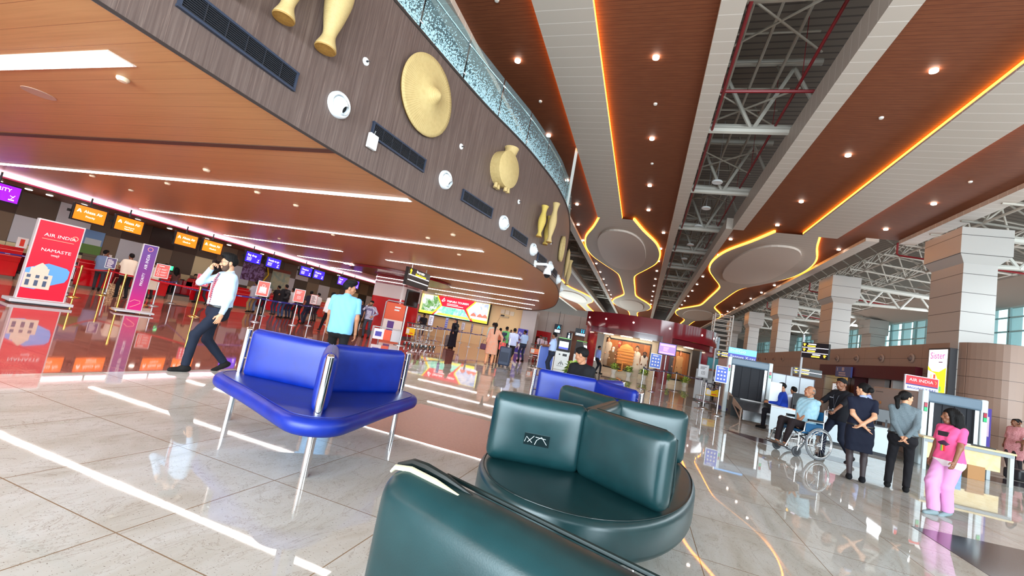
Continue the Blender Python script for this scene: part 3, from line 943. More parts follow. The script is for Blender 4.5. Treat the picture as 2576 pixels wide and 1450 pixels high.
for a, c in zip(EDGE[:-1], EDGE[1:]):
    b.quad((a[0], a[1], ZS - .02), (c[0], c[1], ZS - .02), (c[0], c[1], ZF), (a[0], a[1], ZF))
    b.quad((a[0] - .3, a[1], ZS - .0), (c[0] - .3, c[1], ZS - .0), (c[0] - .3, c[1], ZF), (a[0] - .3, a[1], ZF))
    b.quad((a[0], a[1], ZF), (c[0], c[1], ZF), (c[0] - .3, c[1], ZF), (a[0] - .3, a[1], ZF))
struct(b.build('wall_fascia', M_FASCIA, smooth=True))
b = MB()
for a, c in zip(EDGE[:-1], EDGE[1:]):
    b.quad((a[0] - .3, a[1], ZF - .15), (c[0] - .3, c[1], ZF - .15), (-30.0, c[1], ZF - .15), (-30.0, a[1], ZF - .15))
struct(b.build('floor_mezzanine', M((120, 112, 106), .4)))
b = MB(); b.tube([(p[0] + .005, p[1], ZS - .03) for p in EDGE], .02, 6); b.tube([(p[0] + .008, p[1], ZF) for p in EDGE], .028, 6)
struct(b.build('trim_fascia_edge', M((58, 50, 48), .4)))
# dark slot across the soffit
for k, (y0, y1) in enumerate([(5.02, 5.16)]):
    b = MB(); b.bx(-19.5, edge_x(5.1) - .05, y0, y1, ZS - .012, ZS - .002)
    o = b.build('soffit_slot_grille', M((88, 62, 50), .5)); tag(o, 'long dark slot grille across the wooden soffit', 'grille')
# ceiling behind the red line, over the counters
b = MB(); b.bx(-27, -21.0, -12, 36, 3.38, 3.5); struct(b.build('ceiling_counter', M((138, 92, 66), .45)))
b = MB(); b.bx(-21.1, -20.98, -12, 35, 3.36, 3.62); struct(b.build('trim_red_line', M((120, 24, 50), .4)))
o = MB().bx(-20.97, -20.88, -8, 34, 3.42, 3.53).build('cove_light_line', M((255, 214, 236), .5, 0, 5.0)); tag(o, 'long pinkish white light line along the counter front of the soffit', 'light')
# wall behind the counters, a mosaic of large square panels
wp = [M(c, .35) for c in ((74, 54, 44), (128, 104, 84), (206, 198, 200), (232, 206, 160), (96, 78, 66), (52, 36, 32))]
b = MB(); b.bx(-24.4, -24.12, -12, 36, 0, 3.5); struct(b.build('wall_counter', wp[4]))
rows = [(.0, 1.32), (1.32, 2.44), (2.44, 3.46)]
pick = {0: [3, 0, 5, 1], 1: [2, 1, 0, 2, 1, 3, 4, 2], 2: [0, 2, 4, 0, 5, 1, 0, 3]}
pan = {i: MB() for i in range(6)}
k = 0
for i, y in enumerate(np.arange(-10.6, 35, 1.21)):
    for r_, (z0, z1) in enumerate(rows):
        c = [(3, 2, 4), (3, 5, 2), (1, 1, 4), (3, 2, 0), (1, 1, 5), (3, 4, 0), (1, 3, 4), (3, 5, 1), (0, 2, 4), (3, 1, 5), (3, 1, 0)][(i + 5) % 11][r_]
        pan[c].bx(-24.12, -24.10, y + .01, y + 1.2, z0 + .01, z1 - .01)
for c in pan: struct(pan[c].build('wall_counter_panel', wp[c]))
# far wall with the long advert
b = MB(); b.bx(-24.4, -9.75, 34.6, 34.9, 0, 3.56); struct(b.build('wall_advert', M((244, 214, 160), .6)))
b = MB(); b.bx(-9.75, -8.5, 34.0, 34.9, 0, 3.56); struct(b.build('wall_pier', M((196, 190, 188), .5)))
b = MB(); b.bx(-14, -11.9, 40.0, 40.3, 0, 4.1); b.bx(-11.9, -8.2, 42, 42.2, 0, 4.1); struct(b.build('wall_recess', M((168, 150, 134), .5)))
n = NT('pale_wall_panels'); x, y, z = n.xyz(n.pos())
MW = n.out(n.mix(n.joint(x, 1.55, -8.9, .03), (206, 200, 196), (120, 112, 108)), .5)
b = MB(); b.bx(-11.2, -6.55, 39.8, 40.1, 0, 4.15); b.bx(-6.55, -4.2, 39.8, 40.1, 2.65, 4.15); struct(b.build('wall_far', MW))
b = MB(); b.bx(-6.5, -4.2, 41.2, 41.4, 0, 2.7); struct(b.build('wall_restroom_lobby', M((150, 88, 50), .4)))
b = MB(); b.bx(-6.6, -4.2, 39.72, 39.82, 2.5, 2.68); struct(b.build('trim_lobby', M((120, 70, 46), .4)))

# hall ceiling: brown slatted bays, pale strips, open slots
def bay(xc, hw, y0, y1):
    """a brown bay with its pale edge beams"""
    b = MB(); b.bx(xc - hw, xc + hw, y0, y1, ZC + .16, ZC + .26); struct(b.build('ceiling_brown', M_HB))
bay(-2.56, 3.1, -10, 24.6); bay(7.55, 3.4, -10, 24.6); bay(-11.3, 3.0, -10, 24.6)
bay(-2.4, 2.95, 24.6, 92); bay(6.65, 3.0, 24.6, 92); bay(-11.3, 2.95, 24.6, 92)
def beam(x0, x1, y0, y1, z0=ZC - .02, z1=ZC + .75):
    b = MB(); b.bx(x0, x1, y0, y1, z0, z1); struct(b.build('ceiling_beam', M_HG))
for x0, x1 in ((.53, 1.03), (3.62, 4.16), (10.93, 11.55), (-6.1, -5.6), (-8.4, -7.95)): beam(x0, x1, -10, 24.6)
for x0, x1 in ((.52, .95), (3.3, 3.68), (9.6, 10.15), (-5.75, -5.35), (-8.35, -8.0), (-14.6, -14.2)): beam(x0, x1, 24.6, 92, ZC + .0, ZC + .6)
def cove_strip(xc, hw, y0, y1):
    b = MB(); b.bx(xc - hw, xc + hw, y0, y1, ZC - .02, ZC + .05); struct(b.build('ceiling_pale_strip', M_HG))
    for s in (-1, 1):
        x = xc + s * (hw - .03)
        o = MB().bx(x - .03, x + .035 if s > 0 else x + .03, y0 + .02, y1 - .02, ZC + .05, ZC + .13).build('cove_light', ORANGE_LED)
        tag(o, 'orange cove light line along the %s edge of the %s pale ceiling strip' % ('window side' if s > 0 else 'gallery side', 'broad central' if xc < 0 else 'window-side'), 'light')
cove_strip(-2.87, .70, -10, 24.6)
cove_strip(7.65, .76, -10, 24.6)
def lobes(xc, w0, w1, y0, side):
    """a pale strip that swells into two bulbs, with its light line and a raised oval in each bulb"""
    half = [(0, .93 * w0), (2.2, 1.5 * w0), (5.0, 2.35 * w0), (8, 2.68 * w0), (11, 2.5 * w0), (14, 1.75 * w0), (17, .9 * w0), (19.2, .66 * w0), (25, .64 * w0), (31, .66 * w0), (33.5, 1.1 * w0), (37.5, 2.2 * w0), (41.5, 2.72 * w0), (46, 2.3 * w0), (50.5, 1.0 * w0), (53, .66 * w0), (58, .64 * w0), (64, .7 * w0)]
    pts = spline(half, 5)
    b = MB()
    for a, c in zip(pts[:-1], pts[1:]):
        b.quad((xc - a[1], y0 + a[0], ZC + .02), (xc + a[1], y0 + a[0], ZC + .02), (xc + c[1], y0 + c[0], ZC + .02), (xc - c[1], y0 + c[0], ZC + .02))
    for s in (-1, 1):
        for a, c in zip(pts[:-1], pts[1:]):
            b.quad((xc + s * a[1], y0 + a[0], ZC + .02), (xc + s * c[1], y0 + c[0], ZC + .02), (xc + s * c[1], y0 + c[0], ZC + .07), (xc + s * a[1], y0 + a[0], ZC + .07))
    struct(b.build('ceiling_bulb_strip', M_HG, fix=False))
    for s in (-1, 1):
        b = MB()
        for a, c in zip(pts[:-1], pts[1:]):
            q = [(xc + s * (a[1] + .01), y0 + a[0]), (xc + s * (c[1] + .01), y0 + c[0]), (xc + s * (c[1] + .10), y0 + c[0]), (xc + s * (a[1] + .10), y0 + a[0])]
            b.prism(q if s > 0 else q[::-1], ZC + .06, ZC + .14)
        o = b.build('cove_light', ORANGE_LED)
        tag(o, 'wavy orange light line on the %s side of the %s bulb shaped ceiling strip' % ('window' if s > 0 else 'gallery', side), 'light')
    for k, yc in enumerate((8.3, 42)):
        b = MB(); poly = []
        for i in range(40):
            t = 2 * PI * i / 40; rr = (abs(math.cos(t)) ** 2.4 + abs(math.sin(t)) ** 2.4) ** (-1 / 2.4)
            poly.append((xc + math.cos(t) * rr * 1.72 * w0, y0 + yc + math.sin(t) * rr * 6.1))
        b.prism(poly, ZC - .10, ZC + .03)
        o = b.build('ceiling_oval_panel', M((216, 200, 188), .5)); struct(o)
lobes(-2.5, 1.0, 1, 24.6, 'central')
lobes(6.65, 1.04, 1, 24.6, 'window side')
lobes(-11.3, 1.04, 1, 24.6, 'gallery side')
# end face of the near section
# downlights
dl = MB().cyl((0, 0, 0), (0, 0, .05), .085, seg=16).build('downlight', [M((255, 240, 224), .4, 0, 14.0)])
DLAB = 'small bright round downlight recessed in the brown hall ceiling'
tag(dl, DLAB, 'light', 'downlights in the brown hall ceiling')
pts = []
for y in (-1.5, 2.2, 6.4, 10.8, 15.2, 19.6, 23.0): pts += [(-4.6, y), (-.75, y), (5.5, y + .7), (9.7, y)]
for y in (27, 31, 35, 39, 43, 47, 51, 55, 59, 63, 67): pts += [(-5.1 if y % 34 < 27 or y < 30 else -5.3, y), (.2, y), (3.95, y), (9.35, y)]
for k, (px_, py_) in enumerate(pts):
    c = dl if k == 0 else dl.copy()
    if k: COL.objects.link(c)
    c.location = (px_, py_, ZC + .10)
sm = MB().lathe([(.001, -.05), (.05, -.045), (.06, -.01), (.06, .0)], seg=12).build('ceiling_sensor', M((230, 226, 220), .5))
tag(sm, 'tiny round white sensor fixed in the brown hall ceiling', 'sensor', 'sensors in the hall ceiling')
for k, (x_, y_) in enumerate([(-4.5, 4.2), (-4.5, 8.6), (-4.4, 12.9), (-.7, 4.3), (-.7, 8.5), (-.7, 13), (-.7, 17.3), (5.4, 5), (5.4, 9.2), (5.4, 13.6), (9.6, 8.6), (9.6, 12.9), (9.6, 17.5)]):
    c = sm if k == 0 else sm.copy()
    if k: COL.objects.link(c)
    c.location = (x_, y_, ZC + .16)

# roof deck and trusses seen through the open slots
n = NT('ribbed_roof_deck'); x, y, z = n.xyz(n.pos())
MD = n.out(n.mix(n.joint(y, .35, 0, .08), (132, 116, 104), (100, 86, 78)), .7)
b = MB()
b.quad((-32, -12, 12.6), (11, -12, 13.4), (11, 95, 13.4), (-32, 95, 12.6))
b.quad((11, -12, 13.4), (26, -12, 10.6), (26, 95, 10.6), (11, 95, 13.4))
struct(b.build('ceiling_roof_deck', MD, fix=False))
def roof_truss(y, x0=-9, x1=4.4):
    b = MB()
    for z_, r_ in ((9.75, .13), (10.15, .13), (12.3, .12)):
        b.tube([(x0, y + (.55 if z_ == 10.15 else 0), z_), (x1, y + (.55 if z_ == 10.15 else 0), z_)], r_, 8)
    for k, x_ in enumerate(np.arange(x0, x1 - .1, 1.15)):
        b.tube([(x_, y, 9.75), (x_ + 1.15 * (1 if k % 2 else 1), y + .3, 12.3) if k % 2 == 0 else (x_ + 1.15, y, 9.75)], .07, 6)
        if k % 2: b.tube([(x_, y + .3, 12.3), (x_ + 1.15, y, 9.75)], .07, 6)
    struct(b.build('ceiling_truss', TRUSS, smooth=True))
for y in (4.0, 9.6, 15.6, 21.4, 27.6, 33.4, 39.4, 45.4, 52, 60, 68): roof_truss(y)
b = MB()
for x_ in (1.5, 2.3, 3.05, -6.5, -7.3):
    b.tube([(x_, -8, 11.2 + .4 * (x_ > 2)), (x_, 85, 11.2 + .4 * (x_ > 2))], .05, 6)
for k, y in enumerate(np.arange(2, 85, 1.45)):
    for xa, xb in ((.9, 3.7), (-8.1, -5.6)): b.tube([(xa, y, 11.9), (xb, y, 11.9)], .035, 5)
    if k % 3 == 0:
        for xa, xb in ((.9, 3.7), (-8.1, -5.6)):
            b.tube([(xa, y, 11.0), (xb, y + 2.6, 11.0)], .035, 5); b.tube([(xb, y, 11.0), (xa, y + 2.6, 11.0)], .035, 5)
    if k % 2: b.tube([(1.5, y, 11.2), (1.5, y + 1.4, 12.8)], .04, 5); b.tube([(3.05, y, 11.6), (3.05, y + 1.4, 13.0)], .04, 5)
struct(b.build('ceiling_purlin', M((176, 164, 150), .6), smooth=True))
for x_, z_, lab in ((1.22, 9.7, 'thin dark red sprinkler pipe running along the gallery side of the open ceiling slot'), (3.3, 10.2, 'thin dark red sprinkler pipe running along the window side of the open ceiling slot')):
    b = MB(); b.tube([(x_, -6, z_), (x_, 85, z_)], .045, 8)
    for y in np.arange(1, 60, 3.1): b.tube([(x_, y, z_), (x_, y, z_ + 2.6)], .012, 4)
    o = b.build('sprinkler_pipe', PIPE_RED, smooth=True); tag(o, lab, 'pipe')
o = MB().tube([(.9, 13.6, 9.95), (3.7, 13.6, 9.95)], .05, 8).build('sprinkler_pipe', PIPE_RED, smooth=True); tag(o, 'dark red cross pipe spanning the open ceiling slot', 'pipe')
g0 = None
for y in (20.6, 24.2, 27.5, 32, 36.5):
    if g0 is None:
        g0 = thing('highbay_lamp', 'round white ring lamp hanging in the open ceiling slot', 'lamp', (0, 0, 0), 0, 'ring lamps in the open ceiling slot')
        MB().lathe([(.10, .03), (.22, .05), (.24, .0), (.22, -.03), (.10, -.02)], seg=20).build('ring', WHITE, g0, smooth=True)
        MB().cyl((0, 0, .03), (0, 0, 3.0), .008, seg=5).build('hanger_rod', GREYP, g0)
        c = g0
    else: c = copy_tree(g0)
    c.location = (2.15, y, 9.9)

# window side: shop wall, columns, outer glazing
b = MB()
OUT = [(10.85, 60)] + [(10.85, y) for y in (50, 30.6)]
poly = [(10.85, 85), (10.85, 20.4), (10.92, 19.6), (11.15, 18.95), (11.6, 18.6), (12.2, 18.45), (26, 18.45), (26, 85)]
doors = (21.9, 31.4)                                                     # shop opening
def wallrun(p, q, z0, z1): b.quad((p[0], p[1], z0), (q[0], q[1], z0), (q[0], q[1], z1), (p[0], p[1], z1))
pp = [(10.85, 85), (10.85, 31.6)]
wallrun(pp[0], pp[1], 0, 4.0); wallrun((10.85, 31.6), (10.85, 22.0), 3.0, 4.0); wallrun((10.85, 22.0), (10.85, 20.4), 0, 4.0)
cv = [Vector((p[0], p[1])) for p in spline([(10.85, 20.4), (10.98, 19.4), (11.6, 18.65), (12.6, 18.45)], 6)]
for p, q in zip(cv[:-1], cv[1:]): wallrun(p, q, 0, 4.0)
wallrun((12.6, 18.45), (26, 18.45), 0, 4.0)
b.add([(p[0], p[1], 4.0) for p in poly], [tuple(range(len(poly)))])
struct(b.build('wall_shops', M_CLAD))
b = MB(); b.bx(10.6, 10.9, 21.8, 31.7, 2.42, 3.02); o = b.build('shop_fascia', M((84, 10, 24), .5, 0, 0, .3)); tag(o, 'long maroon fascia band above the shop opening', 'fascia')
b = MB(); b.bx(12.8, 13.0, 21.8, 31.7, 0, 3.0); b.bx(10.9, 13, 31.6, 31.75, 0, 3); b.bx(10.9, 13, 21.75, 21.9, 0, 3); b.bx(10.9, 13, 21.75, 31.75, 2.95, 3.02); struct(b.build('wall_shop_inner', M((150, 128, 116), .6)))
b = MB(); b.bx(10.75, 11.1, 27.7, 28.1, 0, 2.42); b.bx(10.75, 12.9, 27.3, 27.75, 0, 2.6); struct(b.build('wall_shop_divider', M((66, 18, 24), .3)))
b = MB(); b.bx(10.9, 12.9, 24.0, 24.15, 0, 2.6); b.bx(11.3, 11.5, 25.6, 27.2, 0, 2.5); struct(b.build('wall_shop_partition', M((196, 188, 184), .6)))
# round blowers on the cladding
nz = thing('wall_jet_nozzle', 'round jet nozzle in the row on the brown cladding above the shops', 'vent', (0, 0, 0), 0, 'jet nozzles on the shop wall')
MB().lathe([(.20, .0), (.20, .03), (.14, .05), (.13, .02), (.001, .02)], seg=18, axis='Y').build('ring', M((176, 150, 136), .4), nz, rot=(0, 0, R(-90)), smooth=True)
MB().lathe([(.11, .02), (.10, .10), (.06, .13), (.055, .08), (.001, .08)], seg=16, axis='Y').build('nozzle', M((120, 96, 88), .4), nz, rot=(R(25), 0, R(-90)), smooth=True)
for k, y in enumerate((22.6, 25.0, 27.5, 29.9, 40.2, 42.6, 45.0, 47.4)):
    c = nz if k == 0 else copy_tree(nz)
    c.location = (10.84, y, 3.42)
# columns
def column(y, top):
    b = MB()
    b.bx(10.86, 11.86, y, y + 1.9, 0, 7.0); 
    x0, x1, y0, y1 = 10.86, 11.86, y, y + 1.9
    lo = [(x0, y0, 7.0), (x1, y0, 7.0), (x1, y1, 7.0), (x0, y1, 7.0)]
    hi = [(x0 - .2, y0 - .16, 7.35), (x1 + .32, y0 - .16, 7.35), (x1 + .32, y1 + .16, 7.35), (x0 - .2, y1 + .16, 7.35)]
    b.add(lo + hi, [(0, 1, 5, 4), (1, 2, 6, 5), (2, 3, 7, 6), (3, 0, 4, 7)])
    b.bx(x0 - .2, x1 + .32, y0 - .16, y1 + .16, 7.35, top)
    struct(b.build('column', M_COL))
for y, t in ((19.85, 8.35), (31.4, 8.7), (42.6, 8.75), (53.5, 8.75), (64.5, 8.75)): column(y, t)
def col_out(y):
    b = MB(); b.bx(17.6, 18.6, y, y + 1.6, 4, 6.8); b.bx(17.4, 18.7, y - .15, y + 1.75, 6.8, 8.0); struct(b.build('column', M_COL))
for y in (20.5, 31.5, 42.6, 53.5, 64.5): col_out(y)
# outer glazing, sill wall, bulkhead
b = MB(); b.bx(19.2, 19.4, -12, 90, 0, 4.6); struct(b.build('wall_outer_sill', M((200, 196, 190), .6)))
b = MB(); b.add([(19.0, -12, 7.9), (19.0, 90, 7.9), (16.6, 90, 8.5), (16.6, -12, 8.5)], [(0, 1, 2, 3)]); b.bx(19.0, 19.4, -12, 90, 7.9, 8.6)
b.add([(16.6, -12, 8.5), (16.6, 90, 8.5), (16.6, 90, 9.3), (16.6, -12, 9.3)], [(0, 1, 2, 3)])
struct(b.build('wall_bulkhead', M((206, 200, 194), .6), fix=False))
o = MB().bx(19.25, 19.27, -12, 90, 4.6, 7.95).build('window_1', mat_glass_clear((.80, .95, .96))); struct(o)
b = MB()
for y in np.arange(-11, 90, 1.5): b.bx(19.16, 19.26, y, y + .09, 4.6, 7.95)
for z_ in (5.3, 6.5, 7.3): b.bx(19.16, 19.26, -12, 90, z_, z_ + .07)
struct(b.build('trim_window_mullions', M((170, 206, 210), .4)))
# facing terraces outside, pale fins behind the glass
b = MB()
for y in np.arange(-8, 90, 1.9): b.bx(21.0, 21.5, y, y + .35, 0, 9)
struct(b.build('wall_exterior_fins', M((226, 236, 238), .7)))
# space frame beside the columns
def frame_side(y0, y1):
    b = MB()
    xs = (11.9, 14.0, 16.4)
    for x_, z_ in ((11.9, 8.95), (14.0, 8.75), (16.4, 8.6)): b.tube([(x_, y0, z_), (x_, y1, z_)], .055, 6)
    for x_, z_ in ((12.9, 10.4), (15.2, 10.0)): b.tube([(x_, y0, z_), (x_, y1, z_)], .055, 6)
    ys = np.linspace(y0, y1, max(2, int((y1 - y0) / 1.85) + 1))
    for k, y in enumerate(ys):
        b.tube([(11.2, y, 8.98), (11.9, y, 8.95), (14.0, y, 8.75), (16.6, y, 8.58)], .05, 6)
        if k + 1 < len(ys):
            ym = (y + ys[k + 1]) / 2
            for (xa, za), (xt, zt) in (((11.9, 8.95), (12.9, 10.4)), ((14.0, 8.75), (12.9, 10.4)), ((14.0, 8.75), (15.2, 10.0)), ((16.4, 8.6), (15.2, 10.0))):
                b.tube([(xa, y, za), (xt, ym, zt)], .04, 5); b.tube([(xt, ym, zt), (xa, ys[k + 1], za)], .04, 5)
            b.tube([(12.9, ym, 10.4), (15.2, ym, 10.0)], .04, 5)
            b.tube([(12.9, ym, 10.4), (11.3, ym, 11.6)], .04, 5)
    struct(b.build('ceiling_space_frame', TRUSS, smooth=True))
for k, y in enumerate((8.5, 20.8, 32.3, 43.5, 54.4)): frame_side(y, (20.8, 32.3, 43.5, 54.4, 75)[k])
for y in (20.8, 32.3, 43.5, 54.4, 65.4):                                  # heavy girder from column to outer column
    b = MB(); b.tube([(11.3, y, 8.45), (18.2, y, 8.1)], .15, 8); b.tube([(11.3, y, 7.2), (17.9, y + .2, 7.5)], .10, 8)
    for k in range(4):
        xa = 11.4 + k * 1.65
        b.tube([(xa, y, 7.25), (xa + .8, y, 8.4)], .06, 6); b.tube([(xa + .8, y, 8.4), (xa + 1.6, y, 7.3)], .06, 6)
    struct(b.build('ceiling_girder', M((190, 188, 180), .5), smooth=True))
for k, y in enumerate((24.6, 36.0, 47.2)):
    o = MB().tube([(10.9, y, 9.05), (10.9, y, 8.5), (11.0, y - .02, 8.42), (17, y - .5, 7.9)], .045, 8).build('sprinkler_pipe', PIPE_RED, smooth=True)
    tag(o, 'dark red bent pipe ending behind the %s tall panelled column' % ('nearest', 'second nearest', 'third nearest')[k], 'pipe')

# hall end and entrance front behind the camera
b = MB(); b.bx(-30, 26, 91, 91.3, 0, 13); struct(b.build('wall_hall_end', M((120, 112, 108), .6)))
b = MB(); b.bx(-33, -32.8, -12, 95, 0, 13); struct(b.build('wall_gallery_back', M((150, 130, 116), .6)))
b = MB()
for x_ in np.arange(-24, 26, 2.4): b.bx(x_, x_ + .10, -8.06, -7.94, 0, 4.6)
for z_ in (1.1, 2.3, 3.5): b.bx(-24, 26, -8.05, -7.95, z_, z_ + .06)
struct(b.build('trim_entrance_mullions', M((150, 150, 152), .4)))
b = MB(); b.bx(-30, 26, -8.1, -7.95, 4.6, 13.6)
struct(b.build('wall_entrance', M((190, 186, 182), .6)))
b = MB(); b.bx(-30, 26, -20, -8.1, 4.6, 4.8); struct(b.build('added_light_block_canopy', M((200, 200, 200), .6)))  # unseen slab, added outside the entrance front to block incoming light
# ------------------------------------------------------------------ fittings of the gallery front and soffit
def face_cam(p, off=0.0):
    """turn so that a thing's front (-Y) looks back along the hall to where people come from"""
    n = Vector((-p[0], -p[1])).normalized()
    return math.atan2(n.x, -n.y) + R(off)
LIGHTSTRIP = M((255, 244, 238), .5, 0, 15.5)
def strip(y, x0, x1, lab, w=.22):
    t = thing('strip_light', lab, 'light', ((x0 + x1) / 2, y, ZS - .004))
    L = x1 - x0
    MB().bx(-L / 2 - .03, L / 2 + .03, -w / 2 - .02, w / 2 + .02, -.006, .004).build('frame', M((236, 220, 210), .4), t)
    b = MB(); k = max(1, round(L / 2.4))
    for i in range(k): b.bx(-L / 2 + L * i / k + .006, -L / 2 + L * (i + 1) / k - .006, -w / 2, w / 2, -.012, .002)
    b.build('diffuser', LIGHTSTRIP, t)
ordn = ['first', 'second', 'third', 'fourth', 'fifth', 'sixth', 'seventh', 'eighth', 'ninth', 'tenth']
strip(2.92, -13.5, -6.02, 'broad white strip light in the wooden soffit, nearest to the seats', .24)
strip(-3.0, -17.5, -6.2, 'white soffit strip light behind the viewer, beside the entrance', .24)
for i, (ex, ey, x0) in enumerate([(1030, 503, -19.2), (1215, 632, -19.6), (860, 632, -19.9), (0, 0, 0), (1313, 702, -11.2), (1368, 738, -16.5), (1355, 757, -16.8), (1345, 768, -16.8), (1337, 778, -16.8)]):
    if ex == 0: continue
    e = at(ex, ey, ZS)
    strip(e.y, x0, e.x, 'long white strip light, %s of the row counted away from the seats' % ordn[i + 1], .16)
for i, (xa, ya, xb, yb) in enumerate([(755, 645, 892, 664), (905, 668, 948, 675), (832, 672, 945, 690)]):
    a, c = at(xa, ya, ZS), at(xb, yb, ZS)
    strip((a.y + c.y) / 2, a.x, c.x, ['short white strip light behind the blue screens, left of the red pillar', 'very short strip light touching the red pillar', 'white strip light just above the last blue screens'][i], .2)
# smoke detectors and small discs in the soffit
sd = thing('smoke_detector', 'small cream smoke detector on the wooden soffit', 'detector', (0, 0, 0), 0, 'smoke detectors on the soffit')
MB().lathe([(.07, 0), (.07, -.02), (.05, -.045), (.02, -.05), (.001, -.05)], seg=14).build('detector_body', M((236, 214, 184), .4), sd, smooth=True)
for k, (px_, py_) in enumerate([(310, 197), (233, 442), (422, 461), (648, 483), (520, 427), (290, 528), (745, 516), (838, 590), (330, 478), (992, 605), (703, 600), (985, 634), (1077, 598), (1140, 590), (1155, 640)]):
    c = sd if k == 0 else copy_tree(sd)
    c.location = at(px_, py_, ZS)
o = MB().cyl((0, 0, -.006), (0, 0, .0), .19, seg=24).build('speaker_grille', M((196, 168, 150), .5), None, at(98, 235, ZS)); tag(o, 'flat round pale speaker grille in the soffit near the broad strip light', 'speaker')

# nozzles on the fascia
def on_f(name, lab, cat, px, py, group=None):
    p, rz = on_fascia(px, py)
    return thing(name, lab, cat, p, rz, group), p
def size_f(xa, ya, xb, yb):
    a, c = on_fascia(xa, ya)[0], on_fascia(xb, yb)[0]
    return (a - c).length
jr = size_f(848, 230, 851, 300) / 2
JM = M((232, 236, 240), .3)
for k, (px_, py_) in enumerate([(850, 265), (1118, 453), (1265, 561), (1339, 628), (1381, 671), (1401, 703), (1411, 726)]):
    t, p = on_f('jet_nozzle', 'round white jet air nozzle on the brown fascia, %s from the big grille' % ordn[k], 'vent', px_, py_, 'jet nozzles on the gallery front')
    s = jr
    MB().lathe([(1.0 * s, 0), (1.0 * s, .05), (.9 * s, .075), (.74 * s, .06), (.72 * s, .04), (.70 * s, .01), (.001, .01)], seg=32, axis='Y').build('flange', JM, t, smooth=True)
    MB().lathe([(.70 * s, .0), (.68 * s, .07), (.55 * s, .12), (.42 * s, .14), (.36 * s, .17), (.33 * s, .17), (.31 * s, .10)], seg=32, axis='Y').build('ball', JM, t, (0, 0, 0), (R(26), 0, R(14)), smooth=True)
    MB().lathe([(.001, .115), (.32 * s, .115)], seg=24, axis='Y').build('bore', BLACK, t, (0, 0, 0), (R(26), 0, R(14)))
for k, (px_, py_) in enumerate([(920, 155), (1160, 369), (1305, 508), (1386, 611)]):
    t, p = on_f('sprinkler', 'small white side sprinkler on the brown fascia, %s from the big grille' % ordn[k], 'sprinkler', px_, py_)
    MB().lathe([(.065, 0), (.06, .015), (.03, .02), (.001, .02)], seg=16, axis='Y').build('rosette', WHITE, t, smooth=True)
    MB().tube([(0, 0, 0), (0, -.05, 0)], .014, 8).tube([(-.02, -.05, .0), (.02, -.075, 0)], .006, 6).build('spray_head', DARK, t)
for k, (xa, ya, xb, yb) in enumerate([(450, 5, 742, 193), (936, 322, 1064, 420), (1163, 486, 1234, 541), (1287, 582, 1323, 611), (1352, 643, 1371, 664), (1387, 677, 1398, 692)]):
    pa, pb = on_fascia(xa, ya)[0], on_fascia(xb, yb)[0]
    z = 0.5 * (pa.z + pb.z)
    mid, rz = on_fascia((xa + xb) / 2, (ya + yb) / 2)
    L = (pa - pb).length; h = .24
    t = thing('wall_grille', '%s linear grille let into the brown fascia, %s from the entrance' % ('long dark' if k == 0 else 'short dark', ordn[k]), 'grille', Vector(((pa.x + pb.x) / 2, (pa.y + pb.y) / 2, z)), math.atan2(pb.y - pa.y, pb.x - pa.x))
    MB().bx(-L / 2, L / 2, -.02, .05, -h / 2, h / 2).build('duct_opening', M((16, 16, 20), .6), t)
    f = MB(); fr = M((62, 72, 92), .35, .4)
    for z_ in (-h / 2, h / 2): f.bx(-L / 2 - .02, L / 2 + .02, -.045, .0, z_ - .014, z_ + .014)
    for x_ in (-L / 2, L / 2): f.bx(x_ - .014, x_ + .014, -.045, .0, -h / 2, h / 2)
    f.build('frame', fr, t)
    f = MB()
    for i in range(9): f.bx(-L / 2, L / 2, -.038, -.018, -h / 2 + h * (i + 1) / 10 - .004, -h / 2 + h * (i + 1) / 10 + .004)
    for i in range(1, 6): f.bx(-L / 2 + L * i / 6 - .004, -L / 2 + L * i / 6 + .004, -.04, -.015, -h / 2, h / 2)
    f.build('louvres', M((48, 50, 58), .4, .3), t)
t, p = on_f('wifi_antenna', 'square white wireless antenna box hanging beside the second grille', 'antenna', 931, 357)
MB().box((0, -.05, 0), (.19, .07, .25)).build('housing', WHITE, t, bevel=.015)
MB().tube([(.02, -.03, .12), (.05, -.02, .22)], .008, 6).build('cable', WHITE, t)
t, p = on_f('dome_camera', 'white dome security camera on a bent arm at the fascia', 'camera', 1345, 664)
MB().box((0, -.02, 0), (.14, .04, .20)).build('wall_plate', WHITE, t)
MB().tube([(0, -.03, 0), (0, -.40, .02), (0, -.46, -.02), (0, -.46, -.12)], .045, 10).build('arm', WHITE, t, smooth=True)
MB().lathe([(.05, -.08), (.10, -.14), (.125, -.26), (.12, -.30), (.10, -.30)], (0, -.46, 0), 20).build('dome_housing', WHITE, t, smooth=True)
MB().lathe([(.10, -.30), (.085, -.36), (.04, -.40), (.001, -.405)], (0, -.46, 0), 20).build('dome_lens', M((20, 20, 24), .08), t, smooth=True)

